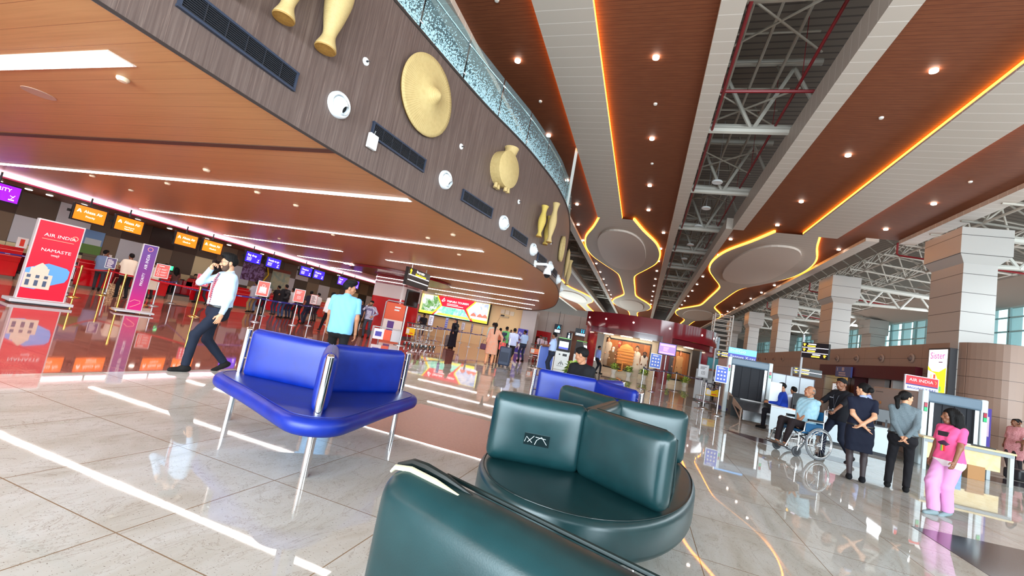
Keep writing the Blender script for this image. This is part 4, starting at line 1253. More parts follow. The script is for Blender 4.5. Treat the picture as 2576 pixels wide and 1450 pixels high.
# woven pieces on the fascia
STRAW, STRAW2 = mat_woven(), mat_woven('woven_straw_dark', (150, 104, 44), (186, 138, 68))
def vase(lab, px, py, L, rad, tilt=0.0, y=0.0, dz=0.0, parent=None, mt=None):
    p, rz = on_fascia(px, py)
    t = thing('woven_vase', lab, 'wall ornament', p, rot=(0, 0, 0))
    t.rotation_mode = 'XYZ'
    t.matrix_basis = Matrix.Translation(p) @ Matrix.Rotation(rz, 4, 'Z') @ Matrix.Rotation(tilt, 4, 'Y')
    pr = [(.62, 0), (.60, .03), (.42, .10), (.40, .16), (.62, .30), (.80, .46), (.78, .58), (.58, .72), (.50, .80), (.58, .90), (.80, 1.0)]
    sp = spline([(a * rad, z * L) for a, z in pr], 4)
    MB().lathe([(float(a), float(z)) for a, z in sp], (0, -rad * .75 - y, 0), 28).build('vase_body', mt or STRAW, t, smooth='all')
    MB().lathe([(.001, -.005), (rad * .60, -.002), (rad * .64, .012)], (0, -rad * .75 - y, 0), 28).build('vase_foot', STRAW2, t)
    return t
vase('smaller straw coloured woven vase hung on the fascia, left of its larger twin', 690, 50, 1.5, .21, R(2))
vase('largest woven vase on the fascia, right of its twin, with its dark round foot showing', 795, 128, 1.65, .23, R(2))
vase('woven vase hung on the fascia nearest to the entrance, above the long grille', 560, -25, 1.4, .20, R(2))
def disc_piece(name, lab, px, py, rz_, rx_, prof, back=.05, seg=40, mt=None):
    p, rz = on_fascia(px, py)
    t = thing(name, lab, 'wall ornament', p, rz)
    MB().lathe(prof, (0, -back, 0), seg, rx_, rz_, 'Y').build('woven_disc', mt or mat_radial, t, smooth='all')
    return t, p
n = NT('radial_woven_straw')
sx, sy, sz = n.xyz(n.pos(obj=True))
ang = n.math('ARCTAN2', sz, sx); rad_ = n.math('SQRT', n.math('ADD', n.math('MULTIPLY', sx, sx), n.math('MULTIPLY', sz, sz)))
ra = n.math('FRACT', n.math('MULTIPLY', ang, 14)); rb = n.math('FRACT', n.math('MULTIPLY', rad_, 40))
f_ = n.math('ADD', n.math('MULTIPLY', ra, .35), n.math('ADD', n.math('MULTIPLY', rb, .2), n.math('MULTIPLY', n.noise(n.pos(obj=True), 14, 3), .45)))
n.bump(f_, .35, .006)
mat_radial = n.out(n.ramp(f_, [(.1, (172, 142, 86)), (.6, (208, 182, 126))]), .6, 0, .3)
hr = size_f(1062, 136, 1082, 347) / 2
t, p = disc_piece('woven_hat', 'big round woven straw hat with a domed crown on the brown fascia', 1069, 243, 1, 1,
    [(hr, .02), (hr * 1.0, .05), (hr * .9, .04), (hr * .55, .10), (hr * .26, .15), (hr * .20, .20), (hr * .13, .27), (hr * .06, .31), (.001, .33)])
MB().torus((0, -.075, 0), hr * .985, .018, 'Y', 48, 6).build('rim', STRAW, t, smooth='all')
MB().lathe([(hr * .98, .0), (hr * .9, .0), (.001, .03)], (0, -.03, 0), 40, axis='Y').build('hat_back', STRAW2, t)
# round basket with neck and four stubby feet
t, p = on_f('woven_drum', 'round woven drum basket with a neck on top and four stubby feet', 'wall ornament', 1258, 428)
dr = size_f(1255, 375, 1260, 470) / 2
MB().lathe([(dr * .98, 0), (dr, .28), (dr * .94, .30), (.001, .33)], seg=40, axis='Y').build('drum_body', mat_radial, t, smooth=True)
MB().tube([(.02, -.16, dr * .85), (.10, -.16, dr * 1.15), (.10, -.16, dr * 1.34)], .15, 14, rs=[.14, .16, .19]).build('neck', STRAW, t, smooth=True)
for a_ in (-.32, -.14, .08, .26):
    MB().tube([(a_ * dr * 1.3, -.10 - .14 * (a_ > 0), -dr * .92), (a_ * dr * 1.4, -.10 - .14 * (a_ > 0), -dr * 1.2)], .05, 10, rs=[.045, .055]).build('foot', STRAW, t, smooth=True)
YEL, YEL2 = mat_woven('woven_yellow_straw', (196, 164, 74), (220, 192, 104)), STRAW
vase('yellow woven vase leaning left, front of the cluster of three on the fascia', 1342, 595, 1.0, .145, R(5), .06, mt=YEL)
vase('tall greyish straw vase in the middle of the cluster of three on the fascia', 1355, 608, 1.3, .15, R(4), .22, mt=YEL2)
vase('yellow woven vase leaning right, behind in the cluster of three on the fascia', 1363, 615, .95, .14, R(5), .0, mt=YEL)
tr_ = size_f(1409, 602, 1409, 650) / 2
t, p = disc_piece('woven_tray', 'oval woven tray with a raised rim near the end of the fascia', 1409, 626, 1.0, .80, [(tr_, .0), (tr_, .10), (tr_ * .93, .11), (tr_ * .90, .04), (.001, .03)], .02)
t, p = on_f('woven_leaf_basket', 'long pointed woven basket seen edge on at the curved end of the fascia', 'wall ornament', 1419.5, 663)
MB().lathe([(.001, -.75), (.10, -.5), (.20, -.1), (.22, .22), (.16, .55), (.001, .75)], (0, -.12, 0), 20, 1, .5).build('basket_body', STRAW, t, smooth='all')
vase('woven vase standing free at the far curved end of the fascia', 1422, 716, 1.25, .17, R(4), .15)

# gallery railing: dotted glass panels between steel posts
M_FROST = mat_glass_frost()
def off_edge(s, inset):
    """point on the fascia's edge at path length s, moved inwards"""
    acc = 0
    for a, c in zip(EDGE[:-1], EDGE[1:]):
        l = float(np.linalg.norm(c - a))
        if acc + l >= s:
            p = a + (c - a) * (s - acc) / l; e = (c - a) / l
            return Vector((p[0] - e[1] * inset, p[1] + e[0] * inset)), e
        acc += l
    return Vector((EDGE[-1][0], EDGE[-1][1])), np.array([0, 1.])
total = sum(float(np.linalg.norm(c - a)) for a, c in zip(EDGE[:-1], EDGE[1:]))
INS = .10
post = None; k = 0; s = 9.0
PH = 1.12
while s < total - 2:
    p, e = off_edge(s, INS); p2, e2 = off_edge(s + 1.55, INS)
    rz = math.atan2(e[1], e[0])
    if post is None:
        post = thing('railing_post', 'slim steel post of the gallery railing', 'post', (0, 0, 0), 0, 'posts of the gallery railing')
        MB().bx(-.02, .02, .03, .055, 0, PH - .12).build('upright', BRUSHED, post)
        f = MB()
        for z_ in (.25, PH - .2): f.tube([(-.05, 0, z_), (.05, 0, z_)], .018, 8); f.tube([(0, .04, z_), (0, -.02, z_)], .012, 6)
        f.build('glass_clamp', STEEL, post)
        c = post
    else: c = copy_tree(post)
    c.location, c.rotation_euler = (p.x, p.y, ZF), (0, 0, rz)
    L = (p2 - p).length
    g = MB()
    pm, em = off_edge(s + .775, INS)
    mm = ((pm - p)).dot(Vector((-math.sin(rz), math.cos(rz))))
    me = bpy.data.meshes.new('railing_glass_panel')
    q = (p2 - p); q = Vector((q.x * math.cos(-rz) - q.y * math.sin(-rz), q.x * math.sin(-rz) + q.y * math.cos(-rz)))
    me.from_pydata([(.03, 0, .02), (q.x - .03, q.y, .02), (q.x - .03, q.y, PH), (.03, 0, PH)], [], [(0, 1, 2, 3)])
    uv = me.uv_layers.new(name='uv')
    for li, co in enumerate([(k * 1.4, 0), (k * 1.4 + 1.4, 0), (k * 1.4 + 1.4, 1), (k * 1.4, 1)]): uv.data[li].uv = co
    me.materials.append(M_FROST)
    o = bpy.data.objects.new('railing_glass_panel', me); COL.objects.link(o)
    o.location, o.rotation_euler = (p.x, p.y, ZF), (0, 0, rz)
    so = o.modifiers.new('thick', 'SOLIDIFY'); so.thickness = .012
    tag(o, 'dotted glass panel of the gallery railing', 'glass panel', 'glass panels of the gallery railing')
    s += 1.55; k += 1
hp = [off_edge(ss, INS + .06)[0] for ss in np.arange(9, total - 2, .6)]
o = MB().tube([(p.x, p.y, ZF + PH - .12) for p in hp], .022, 8).build('handrail', STEEL, smooth=True); tag(o, 'steel handrail along the curved gallery railing', 'handrail')
p = on_fascia(1420, 560)[0]
o = MB().bx(-.05, .05, -.05, .05, 0, 2.7).build('pillar_light_fin', M((226, 226, 222), .4), None, (p.x - .15, p.y + .6, ZF)); tag(o, 'slim pale upright fin standing on the far end of the gallery', 'post')

# ------------------------------------------------------------------ seats
BLUE = mat_leather('blue_vinyl', (0, 30, 124), (2, 40, 146), .36)
GREEN = mat_leather('dark_green_leather', (14, 46, 49), (20, 56, 59), .27)
GREEN_D = M((14, 36, 36), .4)
def cushion(outline, z0, z1, r, crown=.015, nseg=6):
    """a rounded slab over a closed outline (list of 2D points, counter-clockwise)"""
    P = [Vector(p) for p in outline]; n_ = len(P)
    N = []
    for i in range(n_):
        t_ = (P[(i + 1) % n_] - P[i - 1]).normalized(); N.append(Vector((t_.y, -t_.x)))
    rings = []
    for j in range(nseg + 1):
        a = -PI / 2 + (PI / 2) * j / nseg; rings.append((r * math.cos(a) - r, z0 + r + r * math.sin(a)))
    for j in range(nseg + 1):
        a = (PI / 2) * j / nseg; rings.append((r * math.cos(a) - r, z1 - r + r * math.sin(a)))
    cen = sum(P, Vector((0, 0))) / n_
    b = MB(); vs = []
    for off, z in rings: vs += [(P[i].x + N[i].x * off, P[i].y + N[i].y * off, z) for i in range(n_)]
    for f, dz in ((.6, .7), (.25, 1.0)):
        vs += [(cen.x + (P[i].x - N[i].x * r - cen.x) * f, cen.y + (P[i].y - N[i].y * r - cen.y) * f, z1 + crown * dz) for i in range(n_)]
    m_ = len(rings) + 2
    fs = [(j * n_ + i, j * n_ + (i + 1) % n_, (j + 1) * n_ + (i + 1) % n_, (j + 1) * n_ + i) for j in range(m_ - 1) for i in range(n_)]
    fs += [tuple(range(n_ - 1, -1, -1)), tuple((m_ - 1) * n_ + i for i in range(n_))]
    return b.add(vs, fs)
def wing_mesh(L, z0, z1, th, bulge=.02):
    """padded upright panel along +X"""
    c = (L / 2, 0, (z0 + z1) / 2); h = (L / 2, th / 2, (z1 - z0) / 2)
    def wob(X, Y, Z):
        u = np.clip((X - c[0]) / h[0], -1, 1); v = np.clip((Z - c[2]) / h[2], -1, 1)
        return -bulge * (1 - u ** 4) * (1 - v ** 4)
    return solid([([('b', c, h, th * .46)], .02, [])], .016, wob)
def tri_seat(loc, rz, lab):
    t = thing('three_wing_seat', lab, 'seat', loc, rz, 'blue three winged seats')
    pts = []
    rc, rho = .80, .27
    for k in range(3):
        a0 = 2 * PI * k / 3
        for i in range(13):
            a = a0 - PI / 3 + 2 * PI / 3 * i / 12
            pts.append(Vector((math.cos(a0) * rc + math.cos(a) * rho, math.sin(a0) * rc + math.sin(a) * rho)))
        e0 = pts[-1]; a1 = a0 + 2 * PI / 3
        e1 = Vector((math.cos(a1) * rc + math.cos(a1 - PI / 3) * rho, math.sin(a1) * rc + math.sin(a1 - PI / 3) * rho))
        nrm = Vector((math.cos(a0 + PI / 3), math.sin(a0 + PI / 3)))
        for i in range(1, 16):
            u = i / 16; pts.append(e0 + (e1 - e0) * u - nrm * .012 * math.sin(PI * u) ** 2)
    s = cushion(pts, .315, .45, .062, .012).build('seat', BLUE, t, smooth='all')
    b = MB()
    P = [p * .925 for p in pts]
    b.tube([(p.x, p.y, .4515) for p in P], .0035, 5, True); b.build('seam', M((2, 34, 130), .4), s)
    for k in range(3):
        a = 2 * PI * k / 3
        w = raw_obj('backrest', [wing_mesh(.84, .44, .895, .105)], BLUE, t); w.rotation_euler = (0, 0, a)
        q = MB().tube([(.05, 0, .897), (.80, 0, .897), (.836, 0, .85), (.838, 0, .50)], .004, 5).build('seam', M((2, 34, 130), .4), w)
        b = MB().cyl((.90, 0, 0), (.90, 0, .875), .030, seg=20).lathe([(.030, .875), (.028, .888), (.018, .897), (.001, .9)], (.90, 0, 0), 20)
        b.build('leg_post', CHROME, t, rot=(0, 0, a), smooth=True)
        MB().tube([(.80, 0, .60), (.90, 0, .60)], .014, 8).tube([(.80, 0, .80), (.90, 0, .80)], .014, 8).build('bracket', STEEL, t, rot=(0, 0, a))
    return t
tri_seat((-2.76, 3.44, 0), R(68.7), 'blue vinyl seat with three backrest wings on steel posts, at the front')
tri_seat((-.52, 6.22, 0), R(70), 'blue seat with three wings behind the green seat, a man sitting on it')
def oval_seat(loc, rz, lab, torn=False):
    t = thing('island_seat', lab, 'seat', loc, rz, 'green leather island seats')
    pts = [Vector((.74 * math.copysign(abs(math.cos(a)) ** .9, math.cos(a)), 1.30 * math.copysign(abs(math.sin(a)) ** .9, math.sin(a)))) for a in np.linspace(0, 2 * PI, 73)[:-1]]
    s = cushion(pts, .20, .43, .05, .015).build('seat', GREEN, t, smooth='all')
    MB().tube([(p.x * .965, p.y * .975, .4285) for p in pts], .0035, 5, True).build('seam', GREEN_D, s)
    for sgn in (-1, 1):
        for sx in (-1, 1):
            dx, dy = (sx * .60, sgn * .27) if not torn else (sx * .75, sgn * .34)
            L = math.hypot(dx, dy); a = math.atan2(dy, dx)
            w = raw_obj('backrest', [wing_mesh(L, .43, .89, .14, .03)], GREEN, t)
            w.location, w.rotation_euler = (0, sgn * .50, 0), (0, 0, a)
            MB().tube([(.03, sx * .062, .883), (L * .85, sx * .062, .883), (L - .02, sx * .06, .845), (L - .002, sx * .055, .55), (L - .02, sx * .055, .46)], .006, 6).build('piping', GREEN_D, w)
            if not torn and sgn < 0 and sx < 0:
                sd_ = 1
                b = MB().box((.33, .1035 * sd_, .62), (.17, .006, .075)); pt = b.build('tape_patch', M((22, 34, 36), .12), w); pt['label'] = 'torn shiny black tape patch'
                b = MB()
                for q in ([(.26, .60), (.30, .645), (.33, .62), (.34, .59)], [(.36, .60), (.40, .635), (.41, .60)], [(.27, .635), (.34, .640)], [(.35, .645), (.39, .60)]):
                    b.tube([(x_, .1075 * sd_, z_) for x_, z_ in q], .0022, 4)
                b.build('crease', M((206, 216, 216), .3), pt)
            if torn and sgn > 0 and sx < 0:
                b = MB().tube([(L - .24, .02, .888), (L - .16, .02, .893), (L - .07, .02, .892), (L - .02, .03, .884), (L - .005, .03, .868)], .008, 8, rs=[.003, .007, .008, .007, .004])
                o_ = b.build('torn_lining', M((188, 180, 150), .8), w, smooth=True); o_['label'] = 'pale torn lining along the top edge'
                b = MB().tube([(L - .26, -.01, .888), (L - .17, -.008, .899), (L - .10, -.006, .903), (L - .05, -.006, .900), (L - .0, .005, .882)], .02, 8, rs=[.003, .010, .012, .011, .005])
                b.build('torn_flap', M((16, 26, 26), .35), w, smooth=True)
    w = raw_obj('backrest', [wing_mesh(1.0, .43, .875, .12, .015)], GREEN, t); w.location, w.rotation_euler = (0, -.5, 0), (0, 0, PI / 2)
    for x_, y_ in ((-.45, -.75), (.45, -.75), (-.45, .75), (.45, .75)):
        MB().cyl((x_, y_, 0), (x_, y_, .22), .024, seg=14).build('leg', CHROME, t, smooth=True)
    return t
oval_seat((-.23, 3.63, 0), R(-8), 'dark green leather island seat with a taped tear on its backrest')
oval_seat((.24, .325, 0), R(5), 'dark green leather island seat right in front, its top edge torn', True)

# ------------------------------------------------------------------ stanchions, belts and small signs
def text_lines(b, x0, x1, z0, z1, k, y, fill=.5):
    """short bars in place of lettering too small to read"""
    rnd = random.Random(int((x0 + z1) * 1000) + k)
    for i in range(k):
        zc = z1 - (z1 - z0) * (i + .5) / k; w = (x1 - x0) * (.55 + .4 * rnd.random())
        b.bx(x0, x0 + w, y - .002, y, zc - (z1 - z0) / k * fill / 2, zc + (z1 - z0) / k * fill / 2)
def stanchion(px, py, lab, gold=False, sign=None, H=1.0, group=None, p=None, off=0):
    p = p or at(px, py); m = GOLD if gold else BRUSHED
    t = thing('stanchion', lab, 'stanchion', (p.x, p.y, 0), face_cam(p, off), group)
    MB().lathe([(.17, 0), (.17, .012), (.10, .035), (.035, .05)], seg=24).build('base', m, t, smooth=True)
    MB().cyl((0, 0, .03), (0, 0, H - .09), .026, seg=14).build('pole', m, t, smooth=True)
    MB().cyl((0, 0, H - .10), (0, 0, H), .034, seg=14).build('belt_head', DARK if not gold else GOLD, t, smooth=True)
    if sign:
        w, h, frame, colr = sign[:4]
        z0 = H + .02
        sb = MB().bx(-w / 2, w / 2, -.012, .012, z0, z0 + h).build('sign_frame', M(frame, .3), t)
        MB().bx(-w / 2 + .02, w / 2 - .02, -.016, -.011, z0 + .025, z0 + h - .02).build('sign_face', M(colr, .4), sb)
        k = sign[4] if len(sign) > 4 else 'lines'
        wm = M(sign[5] if len(sign) > 5 else (246, 236, 232), .5)
        b = MB()
        if k == 'lines': text_lines(b, -w * .34, w * .34, z0 + h * .12, z0 + h * .85, 7, -.016)
        elif k == 'dots':
            text_lines(b, -w * .3, w * .3, z0 + h * .80, z0 + h * .92, 2, -.016)
            for i in range(3):
                for j in range(3): b.cyl((-w * .25 + i * w * .25, -.016, z0 + h * (.66 - .22 * j)), (-w * .25 + i * w * .25, -.019, z0 + h * (.66 - .22 * j)), w * .075, seg=10)
        elif k == 'list':
            text_lines(b, -w * .3, w * .34, z0 + h * .78, z0 + h * .9, 1, -.016)
            for j in range(3):
                zz = z0 + h * (.62 - .2 * j); b.torus((-w * .25, -.017, zz), w * .085, .008, 'Y', 14, 5)
                b.bx(-w * .08, w * .34, -.018, -.016, zz + .008, zz + .02); b.bx(-w * .08, w * .25, -.018, -.016, zz - .02, zz - .008)
        elif k == 'bag':
            b.prism([(-w * .30, 0), (w * .30, 0), (w * .27, h * .42), (-w * .27, h * .42)], 0, .003)
            b.v = [(x_, -.019 + z_, z0 + h * .20 + y_) for x_, y_, z_ in b.v]
            b.torus((0, -.017, z0 + h * .70), w * .11, .010, 'Y', 16, 5)
        elif k == 'square':
            text_lines(b, -w * .32, w * .32, z0 + h * .62, z0 + h * .86, 3, -.016)
            for a_ in ((-1, 0), (1, 0), (0, -1), (0, 1)):
                b.box((a_[0] * .055, -.017, z0 + h * .36 + a_[1] * .055), (.014 if a_[0] else .12, .003, .014 if a_[1] else .12))
            b.cyl((0, -.016, z0 + h * .36), (0, -.019, z0 + h * .36), .02, seg=10)
        b.build('pictogram', wm, sb)
        if k == 'bag':
            for i, w_ in enumerate(('PLEASE', 'KEEP YOUR', 'BAG TAG')): pass
            text('ONLY', .075, M(colr, .4), sb, (0, -.021, z0 + h * .26))
    return t, p
def belt(a, c, lab, colr, z=.93, sag=.03):
    a, c = Vector((a.x, a.y)), Vector((c.x, c.y)); d = c - a; L = d.length
    t = d.normalized(); a = a + t * .036; c = c - t * .036; d = c - a
    b = MB(); n_ = 6
    for i in range(n_):
        u0, u1 = i / n_, (i + 1) / n_
        q0, q1 = a + d * u0, a + d * u1
        s0, s1 = sag * 4 * u0 * (1 - u0), sag * 4 * u1 * (1 - u1)
        nn = Vector((-t.y, t.x)) * .0015
        vs = []
        for q, s_ in ((q0, s0), (q1, s1)):
            for sg in (-1, 1):
                for zz in (-.026, .026): vs.append((q.x + nn.x * sg, q.y + nn.y * sg, z + zz - s_))
        b.add(vs, [(0, 1, 5, 4), (2, 6, 7, 3), (0, 4, 6, 2), (1, 3, 7, 5)])
    o = b.build('queue_belt', M(colr, .45), fix=False)
    if colr[2] > colr[0]:
        w = MB(); k = max(1, int(L / .55))
        for i in range(k):
            u = (i + .5) / k; q = a + d * u; s_ = sag * 4 * u * (1 - u); nn = Vector((-t.y, t.x))
            if nn.dot(Vector((-q.x, -q.y))) < 0: nn = -nn
            w.box((q.x + nn.x * .003, q.y + nn.y * .003, z - s_), (.16, .002, .018), math.atan2(t.y, t.x))
        w.build('belt_print', M((206, 206, 226), .5), o)
    return tag(o, lab, 'queue belt')
NAVYB, REDB = (50, 44, 140), (212, 18, 40)
G = [stanchion(x_, y_, l_, True, sg) for x_, y_, l_, sg in (
    (184, 748, 'gold post beside the tall red totem, black top', None),
    (256, 743, 'gold post holding a small purple sign, behind the queue belt', (.30, .40, (226, 226, 220), (76, 44, 110), 'lines')),
    (293, 778, 'gold post standing just left of the slim purple totem', None),
    (358, 768, 'gold post just right of the slim purple totem', None),
    (486, 797, 'gold post with a red picture sign beside the man on the phone', (.34, .40, (150, 16, 40), (232, 30, 66), 'dots')))]
GL = at(20, 690)
SV = [stanchion(x_, y_, l_, False, sg) for x_, y_, l_, sg in (
    (175, 721, 'silver post behind the red totem near the counters', None),
    (266, 738, 'silver post close behind the second gold post', None),
    (384, 770, 'silver post with a salmon list sign, right of the purple totem', (.40, .50, (226, 220, 216), (238, 96, 84), 'list')),
    (430, 764, 'silver post in front of the trolley by the counters', None),
    (641, 811, 'silver post with a salmon bag picture sign, behind the man on the phone', (.42, .58, (240, 232, 228), (238, 90, 72), 'bag')),
    (660, 795, 'silver post just behind the bag picture sign', None),
    (735, 819, 'silver post with a salmon sign showing a small square, beside the man in a cap', (.42, .56, (240, 232, 228), (238, 96, 78), 'square')),
    (774, 820, 'silver post with a small red and white notice, left of the man in light blue', (.30, .46, (196, 60, 56), (226, 206, 200), 'lines', (120, 60, 60))),
    (820, 818, 'silver post behind the man in white beside the blue polo shirt', None),
    (903, 826, 'silver post with a small purple card, beside the man in checks', (.26, .30, (84, 70, 160), (92, 80, 190), 'lines')))]
gp = [g[1] for g in G]; sp_ = [s_[1] for s_ in SV]
belt(Vector((-20.6, 9.2, 0)), gp[0], 'red belt running from behind the red totem to the first gold post', REDB)
belt(gp[0], gp[1], 'red belt between the first gold post and the purple sign post', REDB)
belt(gp[1], gp[3], 'red belt behind the slim purple totem', REDB)
belt(gp[3], gp[4], 'red belt in front of the trolley, ending at the red picture sign', REDB)
belt(Vector((-20.2, 6.5, 0)), sp_[0], 'purple belt in front of the red counter at the far left', NAVYB)
belt(sp_[2], sp_[3], 'navy belt between the salmon list sign and the trolley', NAVYB)
belt(sp_[3], gp[4], 'navy belt under the red one, left of the man on the phone', NAVYB, .86)
belt(gp[4], sp_[4], 'navy belt passing behind the man on the phone', NAVYB)
belt(sp_[4], sp_[6], 'navy belt between the bag picture sign and the square picture sign', NAVYB)
belt(sp_[6], sp_[7], 'navy belt right of the square picture sign', NAVYB)
belt(sp_[7], sp_[8], 'short navy belt ending at the man in white', NAVYB)
belt(sp_[8], sp_[9], 'navy belt passing behind the man in the blue polo shirt', NAVYB)
PU = (74, 58, 150)
FV = [stanchion(x_, y_, l_, False, sg, off=o_) for x_, y_, l_, sg, o_ in (
    (1072, 866, 'silver post with a tall white notice below the lit advert', (.26, .56, (96, 84, 150), (222, 220, 226), 'lines', (120, 90, 110)), 0),
    (1112, 869, 'silver post with a narrow purple strip sign, left of the woman in black', (.16, .60, PU, (84, 66, 160), 'dots'), 0),
    (1157, 863, 'silver post with a white notice, right of the woman in black', (.26, .58, (96, 84, 150), (222, 220, 226), 'lines', (120, 90, 110)), 0),
    (1178, 873, 'silver post with a slim grey strip sign turned sideways', (.14, .56, (112, 100, 128), (128, 112, 140), 'dots'), 35),
    (1205, 876, 'silver post with a pale strip sign near the group with luggage', (.14, .52, (196, 180, 170), (206, 190, 180), 'dots'), 40),
    (1093, 857, 'silver post behind the belt below the middle of the advert', None, 0),
    (1079, 847, 'silver post farthest back under the left end of the advert', (.22, .5, (96, 84, 150), (206, 206, 216), 'lines', (120, 90, 110)), 0),
    (1045, 842, 'silver post with a small violet sign beside the red pillar', (.2, .5, PU, (150, 140, 190), 'lines'), 0))]
fp = [f[1] for f in FV]
for i, j, l_ in ((7, 0, 'navy belt passing the man in black beside the red pillar'), (0, 1, 'navy belt between the tall white notice and the purple strip sign'), (1, 3, 'navy belt running behind the woman in black'), (3, 4, 'dark belt between the two sideways strip signs'), (5, 2, 'farther navy belt behind the woman in black')):
    belt(fp[i], fp[j], l_, NAVYB)
belt(fp[4], Vector((fp[4].x + 1.9, fp[4].y + 1.6, 0)), 'dark belt leading from the last strip sign to the group with luggage', (52, 44, 70))
MV = [stanchion(x_, y_, l_, False, sg) for x_, y_, l_, sg in (
    (1612, 979, 'silver post left of the blue picture sign by the mural', None),
    (1638, 986, 'silver post with a blue picture sign standing before the mural', (.46, .62, (236, 238, 240), (54, 96, 200), 'dots')),
    (1664, 983, 'silver post carrying a pink and violet screen on a tall pole', None),
    (1696, 986, 'silver post right of the screen pole, before the mural', None),
    (1759, 1013, 'silver post with a grey notice beside the grey cabinet', (.38, .52, (190, 190, 196), (214, 214, 218), 'square', (90, 80, 80))),
    (1768, 1028, 'silver post in front of the grey notice, small white top', None),
    (1802, 1046, 'silver post with a blue picture sign beside the left baggage scanner', (.36, .52, (230, 236, 244), (46, 84, 196), 'dots')))]
mp_ = [f[1] for f in MV]
for i, j, l_ in ((0, 1, 'short dark belt left of the blue picture sign by the mural'), (1, 2, 'dark belt between the blue picture sign and the screen pole'), (2, 3, 'dark belt across the foot of the mural, right of the screen pole'), (3, 4, 'long dark belt from the mural to the grey notice'), (5, 6, 'dark sagging belt at the left baggage scanner')):
    belt(mp_[i], mp_[j], l_, (52, 52, 92), .93, .03 if j != 6 else .22)
# screen on the tall pole by the mural
p = mp_[2]
t = thing('pole_screen', 'pink and violet screen on a tall steel pole before the mural', 'screen', (p.x, p.y + .12, 0), face_cam(p, 8))
MB().cyl((0, .03, 0), (0, .03, 1.75), .03, seg=12).lathe([(.16, 0), (.16, .015), (.04, .03)], (0, .03, 0), 16).build('pole', BRUSHED, t, smooth=True)
MB().bx(-.42, .42, -.04, .02, 1.70, 2.30).build('bezel', BLACK, t, bevel=.01)
s_ = MB().bx(-.385, .385, -.048, -.038, 1.74, 2.26).build('display', M((128, 84, 214), .3, 0, 1.0), t)
b = MB(); b.bx(-.34, .34, -.051, -.048, 2.13, 2.22); b.bx(-.34, .34, -.051, -.048, 1.77, 1.83); text_lines(b, -.18, .10, 1.88, 2.1, 4, -.049)
b.build('display_bar', M((250, 150, 160), .4, 0, 1.0), s_)
# ------------------------------------------------------------------ totems
p = at(95, 766)
t = thing('totem_sign', 'tall red floor totem with a white domed building picture, at the far left', 'sign', p, face_cam(p, 14))
MB().bx(-.52, .52, -.30, .30, .03, .10).build('base_plate', GREYP, t, bevel=.01)
MB().bx(-.46, .46, -.22, .22, 0, .03).build('base_foot', DARK, t)
MB().bx(-.40, .40, -.07, .07, .10, 1.96).build('body', M((206, 200, 200), .35), t)
fc = MB().bx(-.375, .375, -.078, -.068, .12, 1.93).build('face', M((206, 8, 46), .35, 0, .1), t)
text('AIR INDIA', .105, WHITE, fc, (.02, -.080, 1.62), name='lettering', sx=1.15)
b = MB(); b.bx(-.27, .27, -.080, -.078, 1.52, 1.53); b.torus((.27, -.079, 1.65), .05, .008, 'Y', 14, 5); b.build('rule', M((246, 180, 150), .4), fc)
text('NAMASTE', .10, WHITE, fc, (.02, -.080, 1.27), name='lettering', sx=1.15)
text('नमस्ते', .06, WHITE, fc, (.02, -.080, 1.16), name='lettering')
pic = MB(); pic.add([(-.375, -.082, .36), (-.16, -.082, .34), (.30, -.082, .58), (.34, -.082, .68), (.34, -.082, .85), (.28, -.082, .91), (-.04, -.082, .97), (-.30, -.082, .84), (-.375, -.082, .80)], [tuple(range(9))])
pc = pic.build('picture', M((96, 160, 226), .5), fc, fix=False)
bb = MB(); W = M((216, 200, 180), .6)
bb.bx(-.37, .08, -.086, -.082, .36, .70); bb.bx(-.30, .0, -.088, -.082, .70, .84); bb.lathe([(.11, .82), (.10, .87), (.05, .92), (.01, .96)], (-.14, -.083, 0), 14, 1, .03)
bb.build('painted_building', W, pc)
bb = MB()
for x_ in (-.30, -.16, -.02): bb.bx(x_ - .03, x_ + .03, -.090, -.086, .42, .55); bb.bx(x_ - .03, x_ + .03, -.090, -.086, .60, .67)
bb.build('painted_window', M((70, 84, 110), .5), pc)
p = at(333, 788)
t = thing('totem_sign', 'slim purple floor totem among the gold posts', 'sign', p, face_cam(p, 10))
MB().bx(-.42, .42, -.28, .28, .03, .075).build('base_plate', GREYP, t, bevel=.01)
MB().bx(-.05, .05, -.05, .05, 0, .03).build('base_foot', DARK, t)
MB().bx(-.17, .17, -.05, .05, .075, 1.93).build('body', M((198, 190, 190), .35), t)
n = NT('purple_to_magenta_print'); tz = n.t.nodes.new('ShaderNodeTexCoord'); z_ = n.xyz(tz.outputs['Object'])[2]
fc = MB().bx(-.15, .15, -.058, -.048, .09, 1.91).build('face', n.out(n.ramp(n.math('DIVIDE', z_, 2.0), [(.1, (200, 0, 110)), (.5, (124, 30, 124)), (.9, (92, 48, 132))]), .35), t)
text('AIR INDIA', .095, WHITE, fc, (.0, -.061, 1.45), (PI / 2, -PI / 2, 0))
text('PRIORITY', .085, WHITE, fc, (.0, -.061, .95), (PI / 2, -PI / 2, 0))
b = MB(); b.tube([(-.13, -.059, .30), (-.05, -.059, .37), (.08, -.059, .35), (.09, -.059, .29), (-.0, -.059, .22), (-.10, -.059, .16)], .009, 5); b.torus((.0, -.059, 1.80), .055, .008, 'Y', 16, 5)
b.build('emblem', M((250, 150, 150), .4), fc)

